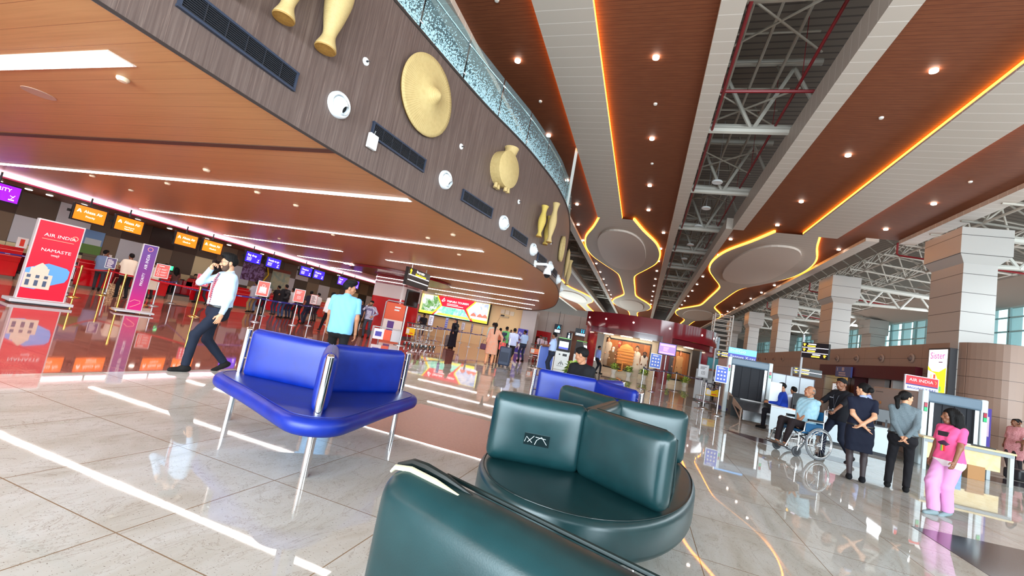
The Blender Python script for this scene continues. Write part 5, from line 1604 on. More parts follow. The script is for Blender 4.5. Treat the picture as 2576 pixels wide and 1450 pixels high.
# ------------------------------------------------------------------ counters and screens
XC = -22.0
def screen(y, colr, title, sub, lab, tall=.30, em=1.1, w=1.0):
    t = thing('hanging_screen', lab, 'screen', (-20.5, y, 2.86), PI / 2 + R(4))
    MB().bx(-w / 2 - .06, w / 2 + .06, -.03, .06, -.32, .32).build('bezel', BLACK, t, bevel=.01)
    d = MB().bx(-w / 2, w / 2, -.040, -.028, -.265, .265).build('display', M(colr, .3, 0, em), t)
    MB().tube([(0, .08, .3), (0, .08, .64)], .03, 8).build('ceiling_mount', DARK, t)
    MB().box((-w / 2 - .10, .05, 0), (.12, .05, .10)).build('side_bracket', BLACK, t)
    wm = M((250, 240, 236), .4, 0, 1.4)
    if colr[0] > 200:
        text(title, .155, wm, d, (.09, -.044, .08), sx=1.0)
        b = MB(); b.prism([(-.44, 0), (-.385, .12), (-.345, .12), (-.29, 0), (-.335, 0), (-.365, .07), (-.395, 0)], 0, .003); b.v = [(x_, -.043 - z2, .02 + y2) for x_, y2, z2 in b.v]; b.build('logo', wm, d)
        for i, s_ in enumerate(sub): text(s_, .10 if len(sub) == 1 else .06, wm, d, (.02, -.044, -.10 - .08 * i))
    else:
        text(title, .165, wm, d, (-w * .42, -.044, .11), align='LEFT')
        b = MB(); text_lines(b, -w * .42, -w * .08, -.20, .0, 3, -.041, .35); b.bx(w * .26, w * .40, -.043, -.041, -.20, -.165); b.tube([(w * .32, -.043, -.14), (w * .40, -.043, -.02)], .008, 4); b.tube([(w * .28, -.043, -.05), (w * .38, -.043, -.09)], .008, 4)
        b.build('small_print', wm, d)
OR, BL = (255, 116, 12), (44, 20, 232)
screen(7.95, (136, 16, 222), 'PRIORITY', [], 'violet screen over the counters at the far left edge')
screen(10.4, OR, 'Akasa Air', ['Priority'], 'orange screen over the counters, first from the left')
screen(11.72, OR, 'Akasa Air', ['Web Check-in/', 'Baggage Drop'], 'orange screen over the counters, second from the left')
screen(14.05, OR, 'Akasa Air', ['Check-in'], 'orange screen over the counters, third from the left')
screen(15.32, OR, 'Akasa Air', ['Check-in'], 'orange screen over the counters, nearest the phone man\'s head')
screen(17.66, BL, 'Bag drop', [], 'blue screen right of the phone man\'s head, first of the blue ones')
screen(19.0, BL, 'Ready to go', [], 'blue screen over the counters, second of the blue ones')
screen(21.5, BL, 'Check-in', [], 'blue screen over the counters, third of the blue ones')
screen(22.63, BL, 'Check-in', [], 'blue screen over the counters, fourth of the blue ones')
screen(24.95, (84, 40, 226), 'Travel', [], 'violet blue screen behind the head of the man in light blue')
screen(26.3, (84, 40, 226), '', [], 'violet blue screen half hidden behind the same man\'s head')
o = thing('hanging_screen', 'violet screen edge beside the red pillar', 'screen', (-18.4, 27.2, 2.78), PI / 2)
MB().bx(-.5, .5, -.03, .06, -.32, .32).build('bezel', BLACK, o, bevel=.01); MB().bx(-.46, .46, -.04, -.028, -.28, .28).build('display', M((84, 40, 226), .3, 0, 1.1), o); MB().tube([(0, .02, .3), (0, .02, .77)], .03, 8).build('ceiling_mount', DARK, o)
PANEL_RED = M((206, 14, 26), .15, 0, 0, .6, .4)
cs = [('far left of the row', 8.6, 2.0), ('under the first two orange screens', 11.9, 1.3), ('behind the woman in white print', 14.2, 1.3), ('behind the trolley', 16.6, 1.3), ('under the first blue screen', 19.0, 1.2), ('under the second blue screen', 21.2, 1.2), ('under the two check-in screens', 23.4, 1.2), ('behind the man in white', 25.6, 1.2), ('last before the red pillar', 28.2, 1.3)]
for l_, y, w in cs:
    t = thing('check_in_counter', 'glossy red check-in counter, ' + l_, 'counter', (XC, y, 0), PI / 2)
    MB().bx(-w / 2, w / 2, 0, .75, .10, 1.0).build('body', PANEL_RED, t, bevel=.02)
    MB().bx(-w / 2, w / 2, -.03, .45, .62, 1.12).bx(-w / 2, w / 2, -.05, .4, 1.12, 1.17).build('ledge', RED, t, bevel=.015)
    MB().bx(-w / 2 + .04, w / 2 - .04, .03, .72, 0, .10).build('plinth', M((120, 96, 84), .4), t)
    b = MB(); b.bx(-w / 2, w / 2, -.052, -.05, 1.03, 1.045); b.bx(-w / 2, w / 2, -.034, -.03, .82, .835); b.build('trim_line', M((240, 140, 130), .3), t)
for k in range(len(cs) - 1):
    y0, y1 = cs[k][1] + cs[k][2] / 2, cs[k + 1][1] - cs[k + 1][2] / 2
    t = thing('weighing_belt', 'dark baggage belt between red counters, %s from the left' % ordn[k], 'conveyor', (XC + .1, (y0 + y1) / 2, 0), PI / 2); w = y1 - y0 - .06
    MB().bx(-w / 2, w / 2, .05, .75, .22, .30).build('belt', M((30, 28, 30), .5), t)
    MB().bx(-w / 2, w / 2, .0, .75, 0, .22).build('frame', M((150, 132, 118), .4, .4), t)
    MB().bx(-w / 2, w / 2, .78, .84, .0, 1.0).build('back_panel', DARKRED, t)
# pictures on the counter wall
t = thing('wall_picture', 'landscape picture with a palace on the counter wall behind the red totem', 'picture', (-24.08, 12.55, 2.05), PI / 2)
MB().bx(-.42, .42, -.02, 0, -.62, .45).build('canvas', M((120, 150, 190), .5), t); MB().bx(-.42, .42, -.025, -.02, -.62, -.2).build('lawn', M((110, 140, 70), .6), t); MB().bx(-.25, .35, -.03, -.02, -.2, .08).build('palace', M((206, 206, 206), .6), t)
t = thing('wall_picture', 'dark picture with a gold hexagon edge on the counter wall behind the queue', 'picture', (-24.08, 21.3, 2.3), PI / 2)
MB().bx(-1.1, .55, -.02, 0, -.62, .62).build('canvas', mat_cloth('festival_print', (84, 40, 70), (150, 120, 170), 5, .5), t)
MB().tube([(.55, -.03, .75), (.85, -.03, 0), (.35, -.03, -.85)], .045, 6).build('gold_edge', M((226, 170, 40), .3), t)
t = thing('wall_picture', 'pale landscape picture beside the gold hexagon on the counter wall', 'picture', (-24.08, 23.2, 2.1), PI / 2)
MB().bx(-.75, .75, -.02, 0, -.7, .75).build('canvas', mat_cloth('misty_print', (150, 164, 150), (190, 184, 150), 2, .5), t); MB().bx(-.75, .75, -.024, -.02, .55, .75).build('banner', M((130, 62, 50), .5), t)
sp0 = None
for k, (x_, y) in enumerate([(-22.6, 8.7), (-22.6, 9.5), (-22.6, 10.1), (-22.6, 11.2), (-22.6, 13.2), (-22.6, 14.6), (-22.6, 16.5), (-22.6, 17.8), (-22.6, 20.0), (-22.6, 24.2), (-22.6, 27)]):
    if sp0 is None:
        sp0 = MB().lathe([(.10, 0), (.10, -.02), (.06, -.03), (.001, -.03)], seg=14).build('counter_spotlight', M((255, 246, 232), .4, 0, 9.0)); tag(sp0, 'small bright spotlight in the low ceiling over the counters', 'light', 'spotlights over the counters'); c = sp0
    else: c = sp0.copy(); COL.objects.link(c)
    c.location = (x_, y, 3.38)
# small items at the counters
t = thing('suitcase', 'blue hard suitcase on the baggage belt right of the red totem', 'suitcase', (-21.6, 10.35, .30), R(70))
MB().box((0, 0, .42), (.46, .28, .78)).build('shell', M((36, 100, 176), .35), t, bevel=.06)
MB().box((.05, -.145, .45), (.04, .01, .28)).build('label_strip', M((130, 190, 150), .5), t)
t = thing('tower_light', 'small green signal light on a stick over the counter near the list sign', 'lamp', (-22.2, 14.9, 1.17), 0)
MB().cyl((0, 0, 0), (0, 0, .22), .02).build('stick', DARK, t); MB().cyl((0, 0, .22), (0, 0, .42), .07, seg=14).build('lens', M((40, 190, 120), .3, 0, 2.0), t)
for k, (y, l_) in enumerate(((9.55, 'small red and white notice clipped to the leftmost red counter'), (12.2, 'small white notice standing on the counter behind the men at the purple sign'))):
    t = thing('counter_notice', l_, 'notice', (XC - .1, y, 1.17), PI / 2); MB().bx(-.15, .15, -.01, .01, 0, .38).build('card', M((236, 226, 220), .4), t); MB().bx(-.06, .06, -.014, -.01, .06, .32).build('print', M((226, 60, 40), .5), t)

# ------------------------------------------------------------------ red pillar with its collar
t = thing('pillar_cladding', 'big glossy red pillar with a pale band near its top', 'pillar', (-13.95, 21.9, 0), 0)
def rbox(x0, x1, y0, y1, z0, z1, r=.22):
    pts = []
    for cx_, cy_, a0 in ((x1 - r, y1 - r, 0), (x0 + r, y1 - r, 90), (x0 + r, y0 + r, 180), (x1 - r, y0 + r, 270)):
        for i in range(7): a = R(a0 + 15 * i); pts.append((cx_ + math.cos(a) * r, cy_ + math.sin(a) * r))
    return MB().prism(pts, z0, z1)
rbox(-1.08, 1.0, -1.0, 1.1, .12, 2.12).build('lower_panel', RED, t, smooth=True)
rbox(-1.02, .94, -.94, 1.04, 0, .12).build('plinth', M((90, 84, 84), .3), t, smooth=True)
rbox(-1.08, 1.0, -1.0, 1.1, 2.12, 2.86).build('pale_band', M((222, 204, 198), .4), t, smooth=True)
rbox(-1.08, 1.0, -1.0, 1.1, 2.86, 3.5).build('upper_panel', DARKRED, t, smooth=True)
for z_ in (2.98, 3.18): rbox(-1.095, 1.015, -1.015, 1.115, z_, z_ + .035).build('light_line', M((250, 236, 230), .4, 0, 3), t, smooth=True)
b = MB()
ring = [(3.0, 3.49), (3.0, 3.34), (2.55, 3.34), (1.55, 3.46)]
b.lathe([(3.1, 3.54), (3.1, 3.42), (2.7, 3.42)], (0, 0, 0), 48, .95, .95); b.lathe([(1.6, 3.54), (1.6, 3.38), (.9, 3.38)], (0, 0, 0), 40, .95, .95)
b.build('ceiling_collar', M((120, 14, 22), .25), t, smooth=True)
b = MB()
for k in range(10):
    a = R(36 * k + 8); b.box((math.cos(a) * 2.15, math.sin(a) * 2.15, 3.49), (1.3, .34, .05), a)
b.build('collar_spoke', M((120, 14, 22), .25), t)
# hanging direction sign beside the pillar
t = thing('direction_sign', 'black hanging sign with yellow lettering right of the red pillar', 'sign', (-10.02, 17.0, 3.0), PI / 2)
MB().bx(-1.0, 1.0, -.05, .05, -.40, .38).build('panel', M((34, 26, 26), .35), t)
MB().bx(-1.0, .98, -.09, -.055, -.40, .38).build('rear_box', M((26, 20, 20), .3), t)
b = MB()
for z_ in (.06, -.17): b.bx(-.92, .92, -.10, -.09, z_, z_ + .035)
b.build('light_line', M((240, 240, 240), .4, 0, 1.6), t)
YT = M((255, 226, 30), .4, 0, 1.6)
text('चेक-इन काउंटर', .13, M((245, 245, 245), .4, 0, 1.2), t, (.05, -.10, .27))
text('Check-In Counters', .15, YT, t, (.12, -.10, .145), sx=.82)
b = MB(); b.prism([(-.035, 0), (.035, 0), (.035, .14), (.09, .14), (0, .24), (-.09, .14), (-.035, .14)], 0, .004); b.v = [(x_ - .78, -.10 - z2, .10 + y2) for x_, y2, z2 in b.v]; b.build('arrow', YT, t)
for x_ in (-.6, .7): MB().cyl((x_, 0, .38), (x_, 0, .55), .015, seg=6).build('hanger_rod', GREYP, t)
t = thing('information_screen', 'switched-off dark screen on a pole under the hanging sign', 'screen', (-9.72, 16.45, 0), PI / 2 - R(6))
MB().cyl((-.15, .06, 0), (-.15, .06, 1.9), .035, seg=12).lathe([(.25, 0), (.25, .015), (.05, .04)], (-.15, .06, 0), 18).build('pole', BRUSHED, t, smooth=True)
MB().bx(-.45, .42, -.04, .05, 1.70, 2.42).build('bezel', M((26, 22, 22), .3), t, bevel=.01)
MB().bx(-.42, .39, -.045, -.038, 1.74, 2.38).build('display', M((34, 22, 18), .05), t)
# lit advert
YL = 34.5
W1, H1 = 6.6, 1.72
t = thing('lit_advert', 'long lit advert with hexagon landscape pictures on the far wall', 'advert', (-15.85 * YL / 34, YL - .06, 2.72))
MB().bx(-W1 / 2 - .1, W1 / 2 + .1, -.10, .05, -H1 / 2 - .1, H1 / 2 + .1).build('frame', M((30, 26, 24), .4), t)
fc = MB().bx(-W1 / 2, W1 / 2, -.115, -.10, -H1 / 2, H1 / 2).build('panel', M((250, 240, 150), .4, 0, .8), t)
def flat(b, poly, y): b.add([(x_, y, z_) for x_, z_ in poly], [tuple(range(len(poly)))])
def patch(name, poly, colr, y, em=.8, mt=None):
    b = MB(); flat(b, poly, y); return b.build(name, mt or M(colr, .5, 0, em), fc, fix=False)
def emis(name, a, c, scale, s_=.75):
    n = NT(name); col = n.ramp(n.noise(n.pos(obj=True), scale, 4, .65, .8), [(.38, a), (.5, tuple((x_ + y_) // 2 for x_, y_ in zip(a, c))), (.62, c)])
    n.t.links.new(col, n.b.inputs['Emission Color']); n.b.inputs['Emission Strength'].default_value = s_; return n.out(col, .5)
patch('red_field', [(-1.7, .86), (1.9, .86), (1.2, .1), (2.1, -.86), (-2.0, -.86), (-1.15, -.05)], (236, 40, 66), -.117)
patch('waterfall_picture', [(-3.05, .80), (-1.75, .80), (-1.25, .05), (-1.85, -.62), (-3.1, -.62)], 0, -.120, 1, emis('waterfall_print', (84, 150, 60), (226, 236, 246), 2.2))
patch('lake_picture', [(-1.2, .0), (1.0, .0), (1.75, -.86), (-1.8, -.86)], 0, -.120, 1, emis('lake_print', (236, 250, 240), (90, 214, 180), 1.2))
patch('temple_picture', [(2.0, .80), (3.2, .80), (3.2, -.62), (1.75, -.62), (1.3, .05)], 0, -.120, 1, emis('temple_print', (244, 240, 246), (170, 190, 230), 2.6))
patch('yellow_edge', [(-3.3, -.66), (-1.8, -.66), (-1.98, -.86), (-3.3, -.86)], (252, 226, 60), -.121); patch('yellow_edge', [(1.8, -.66), (3.3, -.66), (3.3, -.86), (2.0, -.86)], (252, 226, 60), -.121)
patch('yellow_edge', [(-1.35, -.62), (1.45, -.62), (1.65, -.80), (-1.6, -.80)], (252, 232, 90), -.122)
MB().tube([(-1.72, -.122, .82), (-1.2, -.122, .05), (-1.9, -.122, -.7)], .05, 5).build('hexagon_edge', M((250, 206, 30), .4, 0, 1.2), fc); MB().tube([(1.95, -.122, .82), (1.25, -.122, .05), (1.75, -.122, -.7)], .05, 5).build('hexagon_edge', M((250, 206, 30), .4, 0, 1.2), fc)
b = MB()
for x_ in (1.95, 2.55, 3.0): b.add([(x_ - .28, -.123, -.42), (x_ + .28, -.123, -.42), (x_ + .2, -.123, -.25), (x_, -.123, -.1), (x_ - .2, -.123, -.25)], [(0, 1, 2, 3, 4)])
b.build('painted_hut', M((206, 110, 90), .5, 0, 1.0), fc, fix=False)
text('TRIPURA TOURISM', .25, M((255, 250, 250), .4, 0, 1.6), fc, (.28, -.125, .50))
b = MB(); text_lines(b, -.7, 1.0, .10, .34, 2, -.121, .4); b.tube([(-1.25, -.123, .45), (-1.05, -.123, .72), (-.95, -.123, .5), (-1.2, -.123, .42)], .035, 5); b.build('small_print', M((255, 236, 236), .4, 0, 1.5), fc)
b = MB(); b.tube([(-3.0, -.123, .1), (-3.0, -.123, .55)], .1, 8, rs=[.16, .12]).lathe([(.001, -.13), (.09, -.08), (.12, 0), (.09, .1), (.001, .14)], (-2.95, -.123, .66), 12, 1, .1); b.build('printed_figure', M((230, 196, 206), .5, 0, 1.0), fc)
t = thing('junction_box', 'group of small pale boxes with cables on the wall right of the lit advert', 'box', (-11.2, YL + .05, 2.9))
for k, (x_, z_) in enumerate(((-.42, .25), (0, .22), (.42, .18))): MB().box((x_, -.03, z_), (.34, .08, .36)).build('box_unit', M((238, 226, 200), .4), t)
MB().box((-.2, -.06, -.18), (.8, .12, .14)).build('shelf_unit', M((206, 186, 150), .4), t); MB().box((-.35, -.12, -.1), (.3, .1, .12)).build('router', DARK, t)
MB().tube([(-.6, -.02, -.3), (-.9, -.02, -1.2), (-.7, -.02, -2.0)], .012, 5).build('cable', M((150, 120, 90), .5), t)

# ------------------------------------------------------------------ posters and gauges by the pillar
p = at(958, 846)
t = thing('poster_stand', 'orange and white poster in a rounded steel frame behind the man in checks', 'poster', (p.x + .25, p.y + .45, 0), face_cam(p))
MB().tube([(-.55, 0, 0), (-.55, 0, 1.85), (-.45, 0, 1.95), (.45, 0, 1.95), (.55, 0, 1.85), (.55, 0, 0)], .03, 8).build('frame', GREYP, t, smooth=True)
fc = MB().bx(-.5, .5, -.01, .01, .18, 1.86).build('poster_sheet', M((246, 232, 224), .5), t); MB().bx(-.5, .5, -.014, -.01, .95, 1.86).build('orange_field', M((238, 92, 40), .5), fc); MB().bx(-.5, .5, -.014, -.01, .18, .34).build('orange_field', M((238, 92, 40), .5), fc)
MB().box((-.1, -.014, .62), (.34, .01, .5)).build('printed_suitcase', M((96, 44, 140), .5), fc, bevel=.004)
b = MB(); text_lines(b, -.05, .36, 1.42, 1.72, 2, -.015, .5); b.build('small_print', WHITE, fc)
p = at(940, 858)
t = thing('bag_size_gauge', 'low white and orange bag gauge box on the floor before the red pillar', 'gauge', (p.x + .25, p.y + .2, 0), face_cam(p, 6))
f = MB(); 
for x_ in (-.45, .75):
    for y_ in (-.2, .25): f.tube([(x_, y_, 0), (x_, y_, .62)], .018, 6)
for y_ in (-.2, .25): f.tube([(-.45, y_, .62), (.75, y_, .62)], .018, 6)
f.build('frame', GREYP, t)
MB().bx(-.42, .30, -.225, -.205, .12, .56).build('white_board', M((240, 236, 238), .4), t); MB().bx(.0, .30, -.23, -.224, .12, .56).build('orange_field', M((236, 86, 44), .4), t); MB().box((-.22, -.23, .34), (.26, .01, .2)).build('printed_suitcase', M((70, 60, 170), .4), t, bevel=.004)
MB().bx(.32, .74, -.21, -.2, .1, .58).build('mesh_side', M((206, 204, 208), .4), t)
p = at(1395, 905)
t = thing('banner_stand', 'tall blue banner reading fit and fly near the far column', 'banner', atY(1303, 905, 33.0).xy.to_3d(), face_cam((-9, 33)))
t.location.z = 0
MB().bx(-.42, .42, -.1, .1, 0, .06).build('base', GREYP, t); fc = MB().bx(-.40, .40, -.008, .008, .06, 1.95).build('banner_sheet', M((64, 52, 176), .5), t)
text('Fit &\nfly', .30, M((250, 240, 250), .4), fc, (-.32, -.012, 1.42), align='LEFT'); MB().box((.05, -.012, .55), (.4, .008, .5)).build('printed_bag', M((226, 206, 226), .5), fc)
b = MB(); text_lines(b, -.3, .35, .85, 1.05, 3, -.009); b.build('small_print', M((226, 220, 240), .4), fc)

# ------------------------------------------------------------------ trolleys
AD_Y, AD_R, AD_W = M((250, 198, 30), .4), M((226, 70, 60), .4), M((240, 232, 230), .4)
def trolley(loc, rz, lab, nested=1, ad=AD_Y, s=1.0):
    t = thing('baggage_trolley', lab, 'trolley', loc, rz)
    t.scale = (s, s, s)
    for k in range(nested):
        dy = k * .24
        f = MB()
        for x_ in (-.30, .30):
            f.tube([(x_, .05 + dy, .16), (x_, -.02 + dy, .62), (x_, -.10 + dy, 1.0)], .016, 8)
            f.tube([(x_, -.05 + dy, .17), (x_ * .8, .85 + dy, .20)], .018, 8)
        for z_, y_ in ((.30, .03), (.55, 0), (.85, -.06)): f.tube([(-.30, y_ + dy, z_), (.30, y_ + dy, z_)], .012, 6)
        f.tube([(-.24, .85 + dy, .20), (.24, .85 + dy, .20), (.24, .87 + dy, .38), (-.24, .87 + dy, .38), (-.24, .85 + dy, .20)], .014, 6)
        for x_ in (-.15, 0, .15): f.tube([(x_, -.04 + dy, .18), (x_ * .85, .85 + dy, .20)], .010, 6)
        f.build('frame', STEEL, t, smooth=True)
        MB().tube([(-.33, -.12 + dy, 1.02), (.33, -.12 + dy, 1.02)], .022, 10).build('handle', M((60, 60, 64), .4), t)
        g = MB()
        for z_ in (.80, .88, .96): g.tube([(-.28, -.08 + dy, z_), (-.28, .16 + dy, z_ + .04), (.28, .16 + dy, z_ + .04), (.28, -.08 + dy, z_)], .007, 5)
        for x_ in (-.28, -.14, 0, .14, .28): g.tube([(x_, .16 + dy, .84), (x_, .16 + dy, 1.0)], .006, 5); g.tube([(x_, -.08 + dy, .80), (x_, .16 + dy, .84)], .006, 5)
        g.build('top_basket', STEEL, t)
        for x_, y_, r_ in ((-.27, -.08, .075), (.27, -.08, .075), (0, .72, .085)):
            MB().cyl((x_ - .018, y_ + dy, r_), (x_ + .018, y_ + dy, r_), r_, seg=16).build('wheel', M((70, 66, 64), .5), t)
        for x_, y_ in ((-.27, -.08), (.27, -.08), (0, .72)): MB().tube([(x_ - .03, y_ + dy, .08), (x_ - .03, y_ + dy, .18), (x_ + .03, y_ + dy, .18), (x_ + .03, y_ + dy, .08)], .010, 5).build('castor_fork', STEEL, t)
    a = MB().bx(-.28, .28, -.13, -.115, .50, .80); a = a.build('advert_board', ad, t)
    MB().bx(-.26, -.06, -.134, -.13, .54, .76).build('printed_panel', AD_W if ad != AD_W else AD_R, a)
    MB().bx(-.02, .2, -.134, -.13, .56, .60).build('printed_panel', AD_R, a)
    return t
p = at(425, 748); trolley((p.x - .1, p.y + .2, 0), R(62), 'baggage trolley with a yellow board parked behind the belts by the counters', 2)
p = at(1030, 872); trolley((p.x, p.y, 0), R(-20), 'row of nested baggage trolleys with yellow boards beside the red pillar', 4)
p = at(1342, 913); trolley((p.x, p.y, 0), R(10), 'two nested baggage trolleys with orange boards near the airline staff man', 2, M((244, 120, 40), .4))
p = at(1782, 1012); trolley((2.62, 17.9, 0), R(18), 'baggage trolley with a yellow board beside the left baggage scanner', 1, AD_Y, .85)

# ------------------------------------------------------------------ machines near the mural
p = at(1405, 930)
p = Vector((-3.75, 22.0, 0))
KW = M((232, 236, 234), .35)
def kiosk(p, rz, lab, emblem=True):
    t = thing('check_in_kiosk', lab, 'kiosk', p, rz)
    MB().bx(-.36, .36, -.22, .30, 0, .95).build('cabinet', KW, t, bevel=.02)
    b = MB(); b.add([(-.36, -.22, .95), (.36, -.22, .95), (.36, .30, .95), (-.36, .30, .95), (-.36, -.08, 1.62), (.36, -.08, 1.62), (.36, .26, 1.62), (-.36, .26, 1.62)], [(0, 1, 5, 4), (1, 2, 6, 5), (2, 3, 7, 6), (3, 0, 4, 7), (4, 5, 6, 7)])
    b.build('head', M((36, 36, 40), .35), t, bevel=.01)
    MB().bx(-.24, .24, -.013, .0, -.20, .20).build('display', M((226, 236, 250), .3, 0, 1.0), t, (0, -.165, 1.27), (R(-12), 0, 0))
    MB().bx(-.24, .24, -.016, -.013, -.20, -.10).build('display_bar', M((70, 80, 190), .3, 0, 1.0), t, (0, -.165, 1.27), (R(-12), 0, 0))
    MB().bx(-.30, .30, -.11, .26, 1.62, 1.66).build('top_cap', M((130, 214, 110), .4), t)
    MB().bx(.02, .24, -.235, -.222, .72, .84).build('card_reader', DARK, t); MB().cyl((-.14, -.22, .78), (-.14, -.236, .78), .04, seg=12).build('scanner_eye', DARK, t)
    if emblem:
        b = MB(); z0 = .34
        b.tube([(-.13, -.226, z0 - .08), (-.03, -.226, z0 + .06)], .016, 5); b.tube([(.13, -.226, z0 - .08), (.03, -.226, z0 + .06)], .016, 5); b.tube([(0, -.226, z0 - .08), (0, -.226, z0 + .04)], .016, 5); b.cyl((0, -.22, z0 + .10), (0, -.23, z0 + .10), .022, seg=10)
        b.build('printed_emblem', M((40, 44, 50), .4), t)
        b = MB(); text_lines(b, -.2, .2, .16, .22, 2, -.221, .4); b.build('small_print', M((120, 120, 126), .4), t)
kiosk(at(1408, 930, 0), face_cam((-3.7, 21)), 'white self check-in kiosk with a black screen head behind the staff man')
kiosk((-2.95, 22.6, 0), face_cam((-3.7, 21), 70), 'second check-in kiosk turned sideways, just behind the first', False)
p = at(1368, 934)
t = thing('board_stand', 'blue board in a rounded white frame left of the staff man', 'sign', atY(1368, 930, 18.2).xy.to_3d(), face_cam((-4, 18))); t.location.z = 0
MB().tube([(-.32, 0, 0), (-.32, 0, 1.05), (-.26, 0, 1.12), (.26, 0, 1.12), (.32, 0, 1.05), (.32, 0, 0)], .02, 8).build('frame', WHITE, t); MB().bx(-.30, .30, -.01, .01, .15, 1.08).build('board', M((40, 76, 176), .4), t)
t = thing('vending_booth', 'red machine panel with a round window on the far pale wall', 'machine', (-9.1, 39.78, 0))
MB().bx(-.85, .85, -.35, 0, 0, 2.2).build('cabinet', M((200, 24, 34), .3), t); MB().bx(.1, .6, -.37, -.35, 1.0, 1.7).build('machine_face', M((150, 150, 154), .4), t); MB().lathe([(.30, 0), (.30, .02), (.001, .02)], (-.35, -.35, 1.35), 20, axis='Y').build('round_window', M((70, 20, 20), .2), t); MB().bx(.22, .48, -.38, -.37, 1.35, 1.6).build('screen', M((210, 206, 206), .3), t)
def flag_sign(px, py, Y, w, h, lab, rz=0):
    p = atY(px, py, Y); t = thing('blue_sign', lab, 'sign', p, rz)
    MB().bx(-w / 2, w / 2, -.05, .05, -h / 2, h / 2).build('box', M((12, 24, 52), .3), t); return t
t = flag_sign(1403, 828, 38.5, .62, .85, 'small dark blue lit sign above the staff man\'s head'); MB().bx(-.24, .24, -.056, -.05, -.32, -.08).build('white_print', M((226, 240, 255), .4, 0, 1.2), t); MB().tube([(-.02, -.056, .02), (.08, -.056, .28), (.2, -.056, .05)], .05, 6).build('pictogram', M((60, 190, 230), .4, 0, 1.4), t); MB().cyl((0, 0, .42), (0, 0, 1.6), .02).build('hanger_rod', DARK, t)
t = flag_sign(1463, 838, 39.6, 1.15, .72, 'black and blue washroom sign over the wooden lobby opening')
b = MB()
for x_ in (-.0, .18, .38): b.tube([(x_, -.056, .0), (x_, -.056, .18)], .04, 6); b.cyl((x_, -.05, .27), (x_, -.062, .27), .04, seg=8)
b.build('pictogram', M((40, 170, 240), .4, 0, 1.6), t); b = MB(); text_lines(b, -.5, .48, -.28, -.06, 2, -.051, .6); b.build('white_print', M((220, 240, 250), .4, 0, 1.4), t)
t = flag_sign(1431, 846, 39.0, .40, .62, 'narrow blue sign with a white figure left of the lobby opening', R(20)); MB().tube([(0, -.06, -.2), (0, -.06, .08)], .08, 8).lathe([(.001, -.07), (.07, 0), (.001, .07)], (0, -.06, .2), 10).build('pictogram', M((210, 230, 250), .4, 0, 1.4), t)

# ------------------------------------------------------------------ maroon rotunda with the mural
CXR, CYR, RR = -.1, 34.1, 5.05
def arc(a0, a1, r, n_=24): return [(CXR + r * math.cos(R(a0 + (a1 - a0) * i / n_)), CYR + r * math.sin(R(a0 + (a1 - a0) * i / n_))) for i in range(n_ + 1)]
def arcwall(b, a0, a1, r0, r1, z0, z1, n_=24): b.prism(arc(a0, a1, r0, n_) + arc(a1, a0, r1, n_), z0, z1)
A0, A1 = 218, 352
t = thing('mural_rotunda', 'curved maroon pavilion with painted murals inside', 'pavilion', (0, 0, 0))
b = MB(); arcwall(b, A0, A1, RR, RR - .5, 2.98, 4.0); b.build('fascia_band', MAROON, t, smooth=True)
b = MB(); arcwall(b, A0, A1, RR - .18, RR - .6, 2.62, 2.98); b.build('inner_band', M((92, 14, 26), .15, 0, 0, .6, .4), t, smooth=True)
for a0, a1 in ((A0, 224.5), (284, 291), (338, A1)):
    b = MB(); arcwall(b, a0, a1, RR - .06, RR - .75, 0, 2.98, 6); b.build('pier', MAROON, t, smooth=True)
b = MB(); b.prism(arc(A0, A1, RR - .2, 24) + [(3.6, 39), (-3.5, 39)], 3.98, 4.02); b.build('roof', M((96, 20, 30), .4), t)
mw = MB()
MR = 3.55
arcwall(mw, A0 + 4, A1 - 2, MR, MR - .1, 0, 2.98, 24); mw.build('mural_wall', M((236, 216, 186), .6), t, smooth=True)
b = MB(); arcwall(b, A0, A1, RR - .55, MR, 2.60, 2.66); b.build('lobby_ceiling', M((240, 226, 206), .5), t)
for k, a in enumerate((238, 256, 273, 314)):
    b = MB(); arcwall(b, a - 5, a + 5, 4.35, 4.2, 2.585, 2.60, 6); b.build('ceiling_light', M((255, 236, 206), .4, 0, 38.0), t)
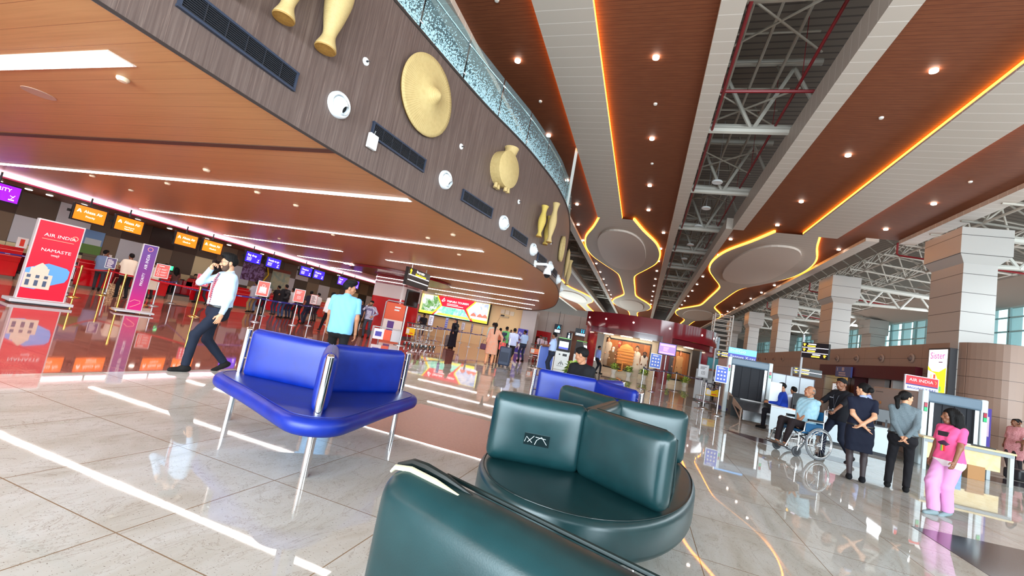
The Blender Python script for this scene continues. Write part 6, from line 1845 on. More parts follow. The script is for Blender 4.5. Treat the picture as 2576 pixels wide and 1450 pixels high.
def mural(a0, a1, z0, z1, figs, lab):
    m_ = MB(); arcwall(m_, a0, a1, MR + .05, MR, z0, z1, 16)
    n = NT('painted_brick'); br = n.t.nodes.new('ShaderNodeTexBrick'); n.t.links.new(n.pos(obj=True), br.inputs['Vector']); br.inputs['Scale'].default_value = 4
    br.inputs['Color1'].default_value, br.inputs['Color2'].default_value, br.inputs['Mortar'].default_value = lin((178, 104, 50)), lin((164, 92, 46)), lin((146, 84, 44))
    mo = m_.build('mural_panel', n.out(br.outputs['Color'], .6), t, smooth=True)
    f = MB()
    for za, zb in ((z0 - .10, z0 - .02), (z1 + .02, z1 + .10)): arcwall(f, a0 - 1, a1 + 1, MR + .07, MR, za, zb, 16)
    for a in (a0 - 1, a1 + .4): arcwall(f, a, a + .8, MR + .07, MR, z0 - .1, z1 + .1, 2)
    f.build('mural_frame', M((28, 22, 22), .5), mo)
    for a, zb, h, w, robe, face, hairc in figs:
        ca, sa = math.cos(R(a)), math.sin(R(a)); q = Vector((CXR + ca * (MR + .06), CYR + sa * (MR + .06), zb)); rz = R(a) + PI / 2
        g = MB(); g.m = 0
        g.lathe([(w * .5, 0), (w * .52, h * .3), (w * .42, h * .62), (w * .5, h * .72), (w * .42, h * .80), (.09, h * .84)], (0, 0, 0), 16, 1, .12)
        g.m = 1; g.lathe([(.001, h * .80), (.07, h * .84), (.115, h * .9), (.10, h * .97), (.001, h * 1.0)], (0, -.03, 0), 14, 1, .35)
        for s_ in (-1, 1): g.lathe([(.001, -.07), (.07, 0), (.001, .07)], (s_ * w * .28, -.06, h * .42), 8, 1, .3)
        g.m = 2; g.lathe([(.12, h * .92), (.125, h * .96), (.09, h * 1.0), (.001, h * 1.03)], (0, -.022, 0), 14, 1, .35)
        if hairc[0] > 150 or face[0] < 150: g.lathe([(.001, h * .72), (.08, h * .78), (.10, h * .86), (.07, h * .88)], (0, -.045, 0), 12, 1, .3)
        o_ = g.build('painted_figure', [M(robe, .6), M(face, .6), M(hairc, .6)], mo, q, (0, 0, rz), smooth='all')
    return mo
mo = mural(229, 279, .42, 2.30, [(232.5, .45, 2.0, .62, (206, 186, 164), (214, 160, 120), (50, 36, 30)), (240, .42, 1.35, .80, (140, 104, 70), (220, 186, 150), (236, 232, 226)), (246.5, .6, 1.65, .72, (150, 92, 56), (214, 150, 110), (190, 60, 50)),
    (266, .05, 2.05, .58, (226, 206, 184), (206, 150, 110), (40, 30, 28)), (274.5, .35, 1.45, .5, (222, 206, 190), (120, 80, 60), (40, 30, 28))], 0)
g = MB(); a = 255; ca, sa = math.cos(R(a)), math.sin(R(a)); q = Vector((CXR + ca * (MR + .06), CYR + sa * (MR + .06), .75))
g.bx(-.55, .55, -.05, 0, 0, 1.0); g.lathe([(.5, 1.0), (.42, 1.2), (.2, 1.32), (.001, 1.4)], (0, -.02, 0), 16, 1, .12)
for z_ in (.25, .45, .65, .85): g.bx(-.6, .6, -.08, 0, z_, z_ + .06)
g.tube([(-.35, -.1, -.5), (-.1, -.1, -.45), (-.1, -.1, .1), (.25, -.1, .1)], .07, 6)
g.build('painted_temple', M((226, 148, 76), .6), mo, q, (0, 0, R(a) + PI / 2))
mural(293, 334, .42, 2.25, [(302, .45, 1.75, .62, (70, 62, 66), (206, 160, 130), (50, 40, 36)), (315, .45, 1.85, .78, (176, 124, 74), (176, 110, 74), (110, 60, 40))], 0)
nzl = thing('jet_nozzle', 'round white jet nozzle at the right end of the maroon band', 'vent', (CXR + RR * math.cos(R(340)), CYR + RR * math.sin(R(340)), 3.5), R(340 + 90))
MB().lathe([(.24, 0), (.24, .04), (.17, .06), (.15, .02), (.001, .02)], seg=24, axis='Y').build('flange', JM, nzl, smooth=True); MB().lathe([(.16, 0), (.13, .1), (.09, .13), (.08, .1), (.001, .1)], seg=20, axis='Y').build('ball', M((150, 156, 160), .3), nzl, smooth=True)
d0 = None
for a in (222, 240, 262, 288, 316, 334):
    if d0 is None:
        d0 = MB().lathe([(.06, 0), (.06, .02), (.001, .03)], seg=12, axis='Y').build('band_spotlight', M((255, 246, 240), .4, 0, 3)); tag(d0, 'tiny round white light on the maroon band', 'light', 'lights on the maroon band'); c = d0
    else: c = d0.copy(); COL.objects.link(c)
    c.location = (CXR + RR * math.cos(R(a)), CYR + RR * math.sin(R(a)), 3.55); c.rotation_euler = (0, 0, R(a + 90))
# potted plants
LEAF = mat_cloth('variegated_leaf', (54, 112, 30), (186, 206, 96), 9, .5)
def plant(px, py, lab, s=1.0, loc=None):
    p = loc or at(px, py); t = thing('potted_plant', lab, 'plant', (p[0], p[1], 0), random.random() * 6)
    MB().lathe([(.10, 0), (.15, .20), (.16, .24), (.14, .24), (.12, .18)], seg=18).build('pot', M((226, 226, 220), .4), t, smooth=True)
    b = MB(); rnd = random.Random(px)
    for i in range(46):
        a = rnd.random() * 6.28; el = .15 + rnd.random() * 1.25; r0 = .05; L = .20 + rnd.random() * .16
        q = Vector((math.cos(a) * .08, math.sin(a) * .08, .24 + rnd.random() * .22)); d = Vector((math.cos(a) * math.cos(el), math.sin(a) * math.cos(el), math.sin(el))); sd_ = Vector((-math.sin(a), math.cos(a), 0)); m_ = q + d * L * .55; e_ = q + d * L + Vector((0, 0, -.10)); w = .065 + rnd.random() * .03
        b.add([q, m_ - sd_ * w + Vector((0, 0, .015)), e_, m_ + sd_ * w + Vector((0, 0, .015)), m_ + Vector((0, 0, -.01))], [(0, 1, 4), (1, 2, 4), (2, 3, 4), (3, 0, 4)])
    b.build('foliage', LEAF, t, fix=False)
    t.scale = (s, s, s)
for k, (a, r_) in enumerate(((247, 3.98), (262, 4.02), (276, 4.02), (297, 4.0), (321, 3.95))):
    plant(100 + k, 0, 'bushy variegated potted plant at the foot of the mural, %s from the guard' % ordn[k], 1.15, (CXR + r_ * math.cos(R(a)), CYR + r_ * math.sin(R(a))))
plant(7, 0, 'leafy potted plant just behind the far blue seat', 1.3, (-2.0, 14.2))
# grey cabinets right of the mural
p = at(1752, 1006)
t = thing('grey_cabinet', 'tall grey metal cabinet at the right end of the mural', 'cabinet', (2.75, 20.9, 0), R(-12))
MB().bx(-.34, .34, -.45, .45, .06, 1.35).build('body', M((128, 122, 120), .4, .3), t, bevel=.01); MB().bx(-.30, .30, -.4, .4, 0, .06).build('plinth', DARK, t)
b = MB()
for z_ in (.6, .8, 1.0): b.bx(.34, .36, -.3, .3, z_, z_ + .12)
b.build('leaflet_rack', M((226, 226, 230), .4), t)
t = thing('advert_stand', 'narrow dark advert panel with a sea picture behind the grey cabinet', 'sign', (3.35, 22.4, 0), R(-20))
MB().bx(-.40, .40, -.05, .05, 0, 2.0).build('panel', M((40, 36, 36), .4), t); MB().bx(-.36, .36, -.06, -.05, 1.45, 1.95).build('sea_picture', M((60, 140, 150), .5), t); MB().bx(-.36, .36, -.06, -.05, 1.3, 1.45).build('shore_picture', M((150, 80, 50), .5), t)
t = thing('banner_stand', 'violet banner standing between the cabinet and the left baggage scanner', 'banner', (3.7, 21.2, 0), R(-15)); MB().bx(-.35, .35, -.01, .01, .05, 1.75).build('banner_sheet', M((58, 44, 140), .5), t); MB().bx(-.3, .3, -.014, -.01, .35, .42).build('white_print', WHITE, t); MB().bx(-.35, .35, -.08, .08, 0, .05).build('base', GREYP, t)
t = thing('scaffold_tower', 'tall pale scaffold tower standing far behind the maroon pavilion', 'scaffold', (6.2, 41.0, 0))
b = MB()
for x_ in (-.7, .7):
    for y_ in (-.6, .6): b.tube([(x_, y_, 0), (x_, y_, 6.4)], .05, 6)
for z_ in np.arange(.4, 6.4, .42):
    for y_ in (-.6, .6): b.tube([(-.7, y_, z_), (.7, y_, z_)], .035, 5)
    for x_ in (-.7, .7): b.tube([(x_, -.6, z_), (x_, .6, z_)], .035, 5)
b.build('frame', M((214, 210, 204), .5), t)
t = thing('lit_pylon', 'pale blue white lit panel wall behind the maroon pavilion', 'panel', (4.9, 37.5, 0)); MB().bx(-.55, .75, -.1, .1, 0, 4.1).build('panel', M((176, 200, 216), .4), t); b = MB()
for x_, h_ in ((.1, .5), (.25, .7), (.4, .6), (.52, .45)): b.bx(x_, x_ + .09, -.12, -.1, 2.7, 2.7 + h_)
b.build('painted_stripe', M((150, 110, 60), .5), t)
# ------------------------------------------------------------------ baggage scanners
SC_W, SC_G, SC_B, SC_D = M((214, 226, 230), .35), M((98, 116, 132), .4), M((170, 146, 130), .4), M((26, 26, 34), .7)
def scanner(x0, x1, y0, depth, h, lab, side):
    t = thing('baggage_scanner', lab, 'scanner', ((x0 + x1) / 2, y0, 0)); w = (x1 - x0) / 2
    MB().bx(-w + .06, w - .06, .16, depth, .12, h - .05).build('body', side, t, bevel=.04)
    for s in (-1, 1):
        MB().bx(s * w - (.13 if s > 0 else 0), s * w + (.13 if s < 0 else 0), 0, .22, 0 if s < 0 else .6, h).build('front_post', SC_W, t, bevel=.03)
        MB().bx(s * (w - .20) - .04, s * (w - .20) + .04, .02, .2, .6, h - .28).build('inner_jamb', BRUSHED, t)
        b = MB().bx(s * (w - .065) - .035, s * (w - .065) + .035, -.012, 0, h - .52, h - .30).build('signal_lamp', DARK, t)
        MB().bx(s * (w - .065) - .03, s * (w - .065) + .03, -.018, -.01, h - .41, h - .31).build('red_lens', M((150, 30, 50), .3, 0, .4), b)
        MB().bx(s * (w - .065) - .03, s * (w - .065) + .03, -.018, -.01, h - .51, h - .42).build('green_lens', M((20, 150, 90), .3, 0, .7), b)
    MB().bx(-w + .1, w - .1, .0, .2, h - .28, h - .01).build('header', SC_G, t, bevel=.05)
    for k in range(7):
        xa = -w + .22 + (2 * w - .44) * k / 7
        b = MB(); ww = (2 * w - .44) / 7
        b.bx(xa, xa + ww + .01, .11 + .02 * (k % 2), .12 + .02 * (k % 2), .58, h - .26).build('lead_curtain_strip', SC_D, t)
    MB().bx(-w + .18, w - .18, -.02, depth - .05, .50, .57).build('belt', M((24, 24, 26), .6), t)
    return t
x0, x1 = 2.95, 4.38
t = scanner(x0, x1, 17.2, 2.5, 1.97, 'big baggage scanner with black curtains and a steel ramp, left of the wheelchair', SC_B)
b = MB(); hw = (x1 - x0) / 2 - .18
b.add([(-hw, -.02, .56), (hw, -.02, .56), (hw + .05, -2.3, .34), (-hw - .0, -2.3, .34)], [(0, 1, 2, 3)])
b.add([(-hw, -2.3, .34), (hw + .05, -2.3, .34), (hw + .05, -2.32, .06), (-hw, -2.32, .06)], [(0, 1, 2, 3)])
b.build('ramp_sheet', M((172, 172, 174), .22, .9), t, fix=False)
b = MB().bx(-hw, hw, -.06, .0, .55, .58); b.build('ramp_roller', WHITE, t)
for s in (-1, 1):
    x_ = s * hw + (.03 if s > 0 else -.05)
    b = MB(); b.prism([(-.02, .72), (-.25, .72), (-2.3, .38), (-2.3, .30), (-.02, .46)], -.015, .015); b.v = [(x_ + z2, xx, yy) for xx, yy, z2 in b.v]
    b.build('ramp_cheek', M((176, 150, 130), .4) if s < 0 else DARK, t)
    MB().tube([(x_, -2.28, 0), (x_, -2.28, .32)], .02, 6).tube([(x_, -.9, 0), (x_, -.9, .5)], .02, 6).tube([(x_, -.9, .42), (x_, -2.28, .06)], .022, 6).build('ramp_leg', M((180, 160, 146), .4), t)
MB().bx(-.62, -.38, -.95, -.4, 0, .62).build('motor_box', BLACK, t)
t = thing('airline_sign', 'blue two-tone airline board above the left baggage scanner', 'sign', (3.83, 19.55, 1.92))
MB().bx(-.51, .51, -.03, .03, .06, .28).build('lower_field', M((36, 40, 150), .4, 0, .5), t); MB().bx(-.51, .51, -.03, .03, .28, .52).build('upper_field', M((96, 178, 246), .4, 0, .9), t)
text('IndiGo', .21, M((150, 204, 255), .4, 0, 1.2), t, (-.46, -.034, .41), align='LEFT'); text('Baggage X-ray', .16, WHITE, t, (.02, -.034, .17))
for x_ in (-.4, .4): MB().bx(x_ - .02, x_ + .02, -.02, .02, 0, .08).build('foot', GREYP, t)
x0, x1 = 6.74, 8.02
t = scanner(x0, x1, 13.45, 2.6, 1.82, 'second baggage scanner with a plain brown side, behind the girl in pink', SC_B)
b = MB()
for y_, z_ in ((.8, 1.35), (2.1, 1.32)): b.cyl((-.60, y_, z_), (-.575, y_, z_), .045, seg=12)
b.build('side_button', M((200, 130, 70), .4), t)
b = MB()
for y_, z_ in ((.5, 1.62), (2.0, 1.62)): b.bx(-.588, -.578, y_, y_ + .4, z_, z_ + .02)
b.build('side_print', M((90, 76, 70), .5), t)
t = thing('airline_sign', 'red and white airline board above the second baggage scanner', 'sign', (7.45, 15.0, 1.79))
MB().bx(-.38, .38, -.03, .03, 0, .44).build('frame', M((226, 224, 232), .4), t); MB().bx(-.36, .36, -.036, -.03, .20, .42).build('red_field', M((206, 14, 30), .4, 0, .5), t); MB().bx(-.36, .36, -.036, -.03, .165, .20).build('dark_line', M((70, 50, 130), .4), t)
text('AIR INDIA', .115, WHITE, t, (-.02, -.04, .31), sx=1.05); text('BAGGAGE X-RAY', .085, M((90, 84, 170), .4), t, (0, -.04, .09), sx=.98)
MB().tube([(.28, -.04, .36), (.32, -.04, .33), (.30, -.04, .27)], .008, 5).build('emblem', M((250, 190, 120), .4), t)
# wooden table at the second scanner
WOODT = mat_cloth('pale_wood_laminate', (232, 202, 146), (240, 214, 164), 5, .4)
t = thing('wooden_table', 'pale wooden table on grey legs behind the girl in pink', 'table', (7.2, 13.05, 0))
MB().bx(-.80, .86, -.42, .36, .69, .73).build('table_top', WOODT, t, bevel=.008); MB().bx(-.72, .66, -.30, -.27, .26, .66).build('front_panel', WOODT, t)
for x_, y_ in ((-.74, -.36), (.80, -.36), (-.74, .30), (.80, .30)): MB().bx(x_ - .035, x_ + .035, y_ - .035, y_ + .035, 0, .69).build('leg', M((196, 206, 210), .4), t)
MB().bx(-.76, .82, -.40, -.36, .62, .69).build('apron_rail', M((150, 156, 160), .4), t)
o = MB().box((0, 0, .012), (.50, .34, .025)).build('laptop_case', M((26, 26, 28), .5), None, (7.55, 12.95, .73), (0, 0, R(-8)), bevel=.006); tag(o, 'flat black case lying on the wooden table', 'case')
o = MB().box((0, 0, .012), (.34, .22, .024)).build('document_tray', M((226, 224, 216), .5), None, (7.15, 12.85, .73), (0, 0, R(10))); tag(o, 'white tray of papers on the wooden table', 'tray')
o = MB().box((0, 0, .15), (.32, .28, .30)).build('cardboard_box', M((176, 128, 82), .7), None, (7.42, 12.85, 0), (0, 0, R(4)), bevel=.004); tag(o, 'brown cardboard box on the floor under the wooden table', 'box')
o = MB().box((0, 0, .15), (.26, .26, .30)).build('water_carton', M((120, 176, 226), .5), None, (7.05, 12.85, 0), (0, 0, 0), bevel=.004); tag(o, 'light blue carton on the floor under the wooden table', 'box')
t = thing('wrapped_roll', 'tall purple roll of wrapping film standing beside the second scanner', 'roll', (8.62, 14.6, 0)); MB().cyl((0, 0, 0), (0, 0, 1.66), .13, seg=20).build('roll_body', M((78, 64, 150), .2), t, smooth=True); MB().box((-.02, -.13, 1.2), (.10, .01, .5)).build('print_strip', M((200, 170, 190), .4), t)
# agents' desk, chairs, monitors, partition
DW = M((214, 226, 232), .4)
ang = math.atan2(13.0 - 13.43, 6.0 - 4.96)
t = thing('service_desk', 'long pale blue white service desk behind the navy uniform woman', 'desk', (5.5, 13.5, 0), ang); 
MB().bx(-.72, .72, 0, .03, .08, .68).build('front_panel', DW, t); MB().bx(-.74, .74, -.03, .60, .68, .715).build('desk_top', WHITE, t, bevel=.006)
for x_ in (-.70, .70): MB().bx(x_ - .02, x_ + .02, .02, .58, 0, .68).build('side_panel', DW, t)
MB().bx(-.66, .70, .05, .1, 0, .08).build('plinth', DARK, t)
t = thing('service_desk', 'short desk with papers between the left scanner and the blue jacketed man', 'desk', (4.02, 13.35, 0), R(-14)); MB().bx(-.55, .48, -.25, .30, .68, .715).build('desk_top', WHITE, t, bevel=.006); MB().bx(-.55, .48, -.22, -.19, .1, .68).build('front_panel', DW, t)
for x_ in (-.52, .45): MB().bx(x_ - .02, x_ + .02, -.2, .28, 0, .68).build('side_panel', DW, t)
def monitor(p, rz, lab):
    t = thing('monitor', lab, 'monitor', p, rz); MB().bx(-.25, .25, -.02, .02, .12, .44).build('display_back', M((40, 40, 44), .4), t, bevel=.01); MB().bx(-.1, .1, -.08, .08, 0, .012).build('foot', DARK, t); MB().bx(-.02, .02, -.01, .02, .01, .2).build('neck', DARK, t)
monitor((4.15, 13.4, .715), R(200), 'dark monitor leaning on the desk by the blue jacketed man'); monitor((5.98, 13.32, .715), R(165), 'dark monitor on the service desk beside the woman in grey')
o = MB().box((0, 0, .02), (.30, .12, .04)).build('telephone', DARK, None, (5.75, 13.25, .715), (0, 0, ang)); tag(o, 'dark telephone lying on the service desk', 'telephone')
o = MB().box((0, 0, .01), (.21, .30, .012)).build('paper_stack', WHITE, None, (3.75, 13.25, .715), (0, 0, .3)); tag(o, 'stack of white paper on the short desk', 'paper')
o = MB().box((0, 0, .01), (.24, .10, .02)).build('folder', M((240, 130, 60), .5), None, (3.92, 13.18, .715), (0, 0, -.3)); tag(o, 'orange folder on the short desk', 'folder')
o = MB().bx(-.14, .14, -.01, .01, 0, .62).build('desk_notice', M((226, 234, 240), .4), None, (3.68, 13.95, .715), (R(-4), 0, R(-10))); tag(o, 'tall white notice board on the short desk beside the scanner', 'notice')
t = thing('shopping_bag', 'pink paper bag with handles on the service desk', 'bag', (5.08, 13.75, .715), R(-20)); MB().box((0, 0, .13), (.20, .10, .26)).build('bag_body', M((214, 130, 150), .5), t); MB().tube([(-.05, 0, .26), (-.05, 0, .36), (.05, 0, .36), (.05, 0, .26)], .006, 5).build('handle', M((190, 100, 126), .5), t)
def office_chair(p, rz, lab):
    t = thing('office_chair', lab, 'chair', p, rz)
    MB().box((0, 0, .45), (.46, .44, .08)).build('seat', DARK, t, bevel=.03); MB().box((0, -.22, .75), (.42, .06, .5)).build('backrest', DARK, t, bevel=.03); MB().cyl((0, 0, .06), (0, 0, .42), .03).build('column', DARK, t)
    b = MB()
    for k in range(5): a = 2 * PI * k / 5; b.tube([(0, 0, .09), (math.cos(a) * .28, math.sin(a) * .28, .05)], .02, 6); b.lathe([(.001, -.04), (.04, 0), (.001, .04)], (math.cos(a) * .28, math.sin(a) * .28, .04), 8)
    b.build('base', DARK, t)
for p_, rz_, l_ in (((4.0, 14.1, 0), R(70), 'dark office chair under the blue jacketed man'), ((5.28, 14.3, 0), R(60), 'dark office chair under the man in a white shirt and tie'), ((6.15, 14.6, 0), R(50), 'dark office chair under the man in a lavender shirt')): office_chair(p_, rz_, l_)
t = thing('partition_screen', 'pale grey three panel partition behind the seated agents', 'partition', (5.22, 18.0, 0))
for k in range(3): MB().bx(-.63 + k * .44, -.63 + k * .44 + .42, -.02, .02, .08, 1.67).build('panel', M((206, 214, 222), .4), t)
b = MB()
for k in range(4): b.bx(-.65 + k * .44, -.63 + k * .44, -.03, .03, 0, 1.69)
b.bx(-.65, .70, -.03, .03, 1.67, 1.69); b.build('frame', M((96, 92, 104), .4), t)
# direction signs on poles
def dsign(p, rz, w, h, lab, rows, pole=True, ph=0.0):
    t = thing('direction_sign', lab, 'sign', p, rz); MB().bx(-w / 2, w / 2, -.05, .05, -h / 2, h / 2).build('panel', M((24, 22, 26), .35), t)
    y_ = MB(); w_ = MB()
    for i in range(rows):
        zc = h / 2 - h * (i + .5) / rows; rt = i == rows - 1 and rows == 3
        xa = -w / 2 + .05 if not rt else w / 2 - .13
        y_.bx(xa, xa + .05, -.056, -.05, zc - .07 * h, zc + .10 * h); y_.bx(xa - .02, xa + .08, -.056, -.05, zc + .03 * h, zc + .07 * h)
        x2 = -w / 2 + .18 if not rt else w / 2 - .55
        w_.bx(x2 + .03, x2 + .30, -.056, -.05, zc + .03 * h, zc + .10 * h); y_.bx(x2, x2 + .28, -.056, -.05, zc - .10 * h, zc - .02 * h)
        if i: w_.bx(-w / 2, w / 2, -.054, -.05, zc + h / rows / 2 - .006, zc + h / rows / 2 + .012)
    y_.build('yellow_print', M((250, 196, 60), .4, 0, 1.3), t); w_.build('white_print', M((226, 220, 240), .4, 0, 1.3), t)
    if pole: MB().cyl((-w / 2 - .06, .06, -p[2]), (-w / 2 - .06, .06, ph), .035, seg=10).build('pole', GREYP, t)
    return t
dsign((5.72, 17.6, 2.68), R(-52), .90, .54, 'black direction sign with three yellow rows on the pole before the shops', 3, True, .55)
dsign((5.78, 18.35, 1.92), R(-20), .85, .26, 'low black direction sign with yellow arrows behind the pusher\'s head', 2, True, .1)
dsign((3.32, 21.0, 2.16), 0, .42, .26, 'small black direction sign peeking out left of the blue airline board', 2, True, .2)
# sister light box, shop things
t = thing('light_box', 'tall lit shop advert box on the brown wall above the second scanner', 'advert', (10.80, 20.47, 2.9), -PI / 2)
MB().bx(-.62, .62, -.16, .05, -.86, .86).build('box', M((40, 38, 44), .4), t)
fc = MB().bx(-.56, .50, -.17, -.16, -.82, .80).build('lit_face', M((248, 246, 246), .4, 0, 1.3), t)
text('Sister', .36, M((206, 70, 170), .4, 0, .6), fc, (-.03, -.175, .56), sx=1.05)
b = MB(); b.add([(-.56, -.174, .18), (-.3, -.174, -.02), (.1, -.174, -.05), (.5, -.174, .12), (.5, -.174, -.82), (-.3, -.174, -.82), (.1, -.174, -.4), (-.1, -.174, -.12), (-.56, -.174, .02)], [(0, 1, 8), (1, 7, 8), (1, 2, 7), (2, 3, 4, 6), (2, 6, 7), (4, 5, 6)]); b.build('yellow_swoosh', M((250, 226, 40), .4, 0, 1.2), fc, fix=False)
for k, (x_, z_, w_, h_, c_) in enumerate(((-.34, -.28, .12, .26, (226, 226, 160)), (-.14, -.28, .12, .26, (236, 90, 70)), (-.18, -.66, .12, .2, (190, 120, 190)), (.02, -.7, .1, .16, (240, 180, 60)), (.22, -.68, .12, .18, (120, 200, 90)))): MB().bx(x_ - w_ / 2, x_ + w_ / 2, -.178, -.172, z_ - h_ / 2, z_ + h_ / 2).build('printed_pack', M(c_, .4, 0, .9), fc)
b = MB(); text_lines(b, .05, .4, .28, .36, 1, -.171); b.build('small_print', M((190, 150, 200), .4), fc)
t = thing('shop_sign', 'blue shop board with white lettering strokes on the maroon band', 'sign', (10.52, 28.1, 2.62), -PI / 2)
MB().bx(-.92, .92, -.03, .06, -.28, .28).build('board', M((70, 80, 150), .4), t); b = MB(); text_lines(b, -.5, .6, -.24, .0, 2, -.031, .6); b.bx(-.14, .14, -.034, -.03, .05, .24); b.bx(-.75, -.65, -.034, -.03, .04, .22); b.build('lettering_strokes', M((190, 170, 180), .4), t)
t = thing('framed_notice', 'wooden framed white notice reading G20 at the shop entrance', 'notice', (10.4, 28.3, 1.62), -PI / 2)
MB().bx(-.66, .66, -.03, .03, -.38, .38).build('frame', M((176, 128, 80), .5), t); MB().bx(-.58, .58, -.036, -.03, -.31, .31).build('sheet', M((226, 236, 244), .4, 0, .4), t); text('G20', .30, M((84, 96, 120), .4), t, (-.05, -.04, .05)); MB().lathe([(.001, 0), (.12, .004)], (.26, -.04, .05), 14, axis='Y').build('emblem', M((40, 120, 170), .4), t)
for x_ in (-.5, .5): MB().bx(x_ - .03, x_ + .03, -.02, .04, -1.62, -.38).build('stand_leg', M((176, 128, 80), .5), t)
t = thing('shop_shelf', 'brightly lit shelf of yellow goods inside the shop', 'shelf', (12.3, 29.9, 0), -PI / 2)
MB().bx(-1.7, 1.7, -.05, .3, .1, 2.3).build('cabinet', M((226, 190, 100), .5), t)
b = MB()
for z_ in (.5, .9, 1.3, 1.7, 2.1): b.bx(-1.7, 1.7, -.30, 0, z_, z_ + .03)
b.build('board', M((240, 206, 120), .5), t)
MB().bx(-1.6, 1.6, -.2, -.1, 2.22, 2.28).build('shelf_light', M((255, 236, 150), .4, 0, 6), t)
rnd = random.Random(3); g0 = None
for z_ in (.53, .93, 1.33, 1.73):
    for k in range(11):
        c_ = rnd.choice([(230, 180, 60), (240, 220, 120), (200, 90, 60), (226, 150, 150), (220, 200, 90)])
        o = MB().box((0, 0, .12), (.22, .14, .20 + .1 * rnd.random())).build('goods_box', M(c_, .5), None, (12.06, 28.4 + k * .29, z_), (0, 0, 0)); tag(o, 'small coloured goods box on the lit shop shelf', 'box', 'goods on the shop shelf')

# ------------------------------------------------------------------ wheelchair
h_ang = R(117)                                                         # heading: towards the left and the viewer
def wheelchair(p, rz):
    t = thing('wheelchair', 'folding wheelchair with chrome wheels and a blue seat, an old man in it', 'wheelchair', p, rz)
    ch, tyre, bl = M((214, 218, 222), .2, .9), M((120, 122, 126), .6), M((14, 84, 128), .5)
    for s in (-1, 1):
        x_ = s * .30
        w = MB().torus((x_, -.12, .305), .285, .018, 'X', 36, 8).build('big_wheel', tyre, t, smooth='all')
        MB().torus((x_ + s * .04, -.12, .305), .245, .010, 'X', 36, 6).build('hand_rim', ch, w, smooth='all')
        MB().torus((x_, -.12, .305), .262, .010, 'X', 36, 6).build('rim', ch, w, smooth='all')
        b = MB()
        for k in range(20): a = 2 * PI * k / 20; b.tube([(x_ + s * .02 * (k % 2), -.12, .305), (x_, -.12 + math.cos(a) * .262, .305 + math.sin(a) * .262)], .0025, 4)
        b.cyl((x_ - .03, -.12, .305), (x_ + .03, -.12, .305), .025, seg=10); b.build('spokes', ch, w)
        c = MB().torus((s * .24, .30, .10), .08, .020, 'X', 20, 6).build('castor', M((70, 72, 76), .5), t, smooth='all')
        MB().cyl((s * .24 - .015, .30, .10), (s * .24 + .015, .30, .10), .07, seg=14).build('castor_disc', DARK, c)
        MB().tube([(s * .24, .30, .10), (s * .26, .27, .22)], .014, 6).build('castor_fork', ch, t)
        f = MB()
        f.tube([(s * .26, -.22, .20), (s * .26, -.22, .95), (s * .26, -.32, .98)], .013, 8); f.tube([(s * .26, -.22, .50), (s * .26, .22, .50), (s * .26, .30, .46), (s * .26, .30, .2)], .013, 8)
        f.tube([(s * .26, -.20, .26), (s * .26, .26, .26)], .013, 8); f.tube([(s * .26, -.20, .70), (s * .26, .12, .70), (s * .26, .18, .66), (s * .26, .20, .50)], .013, 8)
        f.tube([(s * .24, .26, .46), (s * .22, .42, .40), (s * .20, .52, .16)], .013, 8); f.build('side_frame', ch, t, smooth=True)
        MB().box((s * .26, -.04, .725), (.05, .34, .035)).build('armrest', BLACK, t, bevel=.012)
        MB().bx(s * .275 - .004, s * .275 + .004, -.2, .18, .50, .66).build('side_guard', bl, t)
        MB().box((s * .14, .54, .15), (.15, .15, .02), rx=R(12)).build('footplate', DARK, t)
        MB().tube([(s * .26, -.30, .98), (s * .26, -.40, .98)], .018, 8).build('push_grip', BLACK, t)
    MB().bx(-.25, .25, -.20, .22, .46, .50).build('seat', bl, t); MB().bx(-.25, .25, -.235, -.215, .52, .90).build('backrest', bl, t)
    MB().tube([(-.25, .0, .26), (.25, .0, .47)], .012, 6).tube([(.25, .02, .26), (-.25, .02, .47)], .012, 6).build('cross_brace', DARK, t)
    return t
WCP = Vector((3.20, 10.16, 0))
wheelchair(WCP, h_ang)
# ------------------------------------------------------------------ people, placed by where their feet (or heads) are
NAVY, BLK, WH, LB = (24, 28, 44), (24, 22, 24), (224, 226, 232), (168, 196, 238)
DJ = (34, 44, 68)
c = person((-5.80, 4.66, 0), 160, 'man in white shirt and striped tie talking on a phone beside the blue seat', 1.72, (186, 210, 236), (26, 32, 48), 'l', 'quiff',
    ('down', 'phone'), ('front', 'back'), (-12, -7), 'long', 'tuck', q='near', beard='full', fat=1.03, extras=[('tie', (120, 26, 46), (206, 160, 176)), ('glasses',), ('lanyard', (190, 60, 70)), ('watch', -1), ('logo', (40, 60, 90))], collar=(206, 222, 236))
phone_at(c, 1, 'black phone held to the ear of the man in the striped tie')
p = at(884, 703, 1.72)
person((p.x, p.y, 0), 32, 'man in a light blue polo shirt seen from behind, his head turned right', 1.72, (124, 184, 236), BLK, 'm', 'quiff', ('swing', 'down'), ('front', 'back'), (-74, -4), 'short', 'out', q='near', fat=.96, collar=(120, 180, 234))
def P(px, py, *a, H=1.7, by='feet', **k):
    p = at(px, py, 0 if by == 'feet' else H)
    k.setdefault('q', 'far')
    return person((p.x, p.y, 0), *a, H=H, **k)
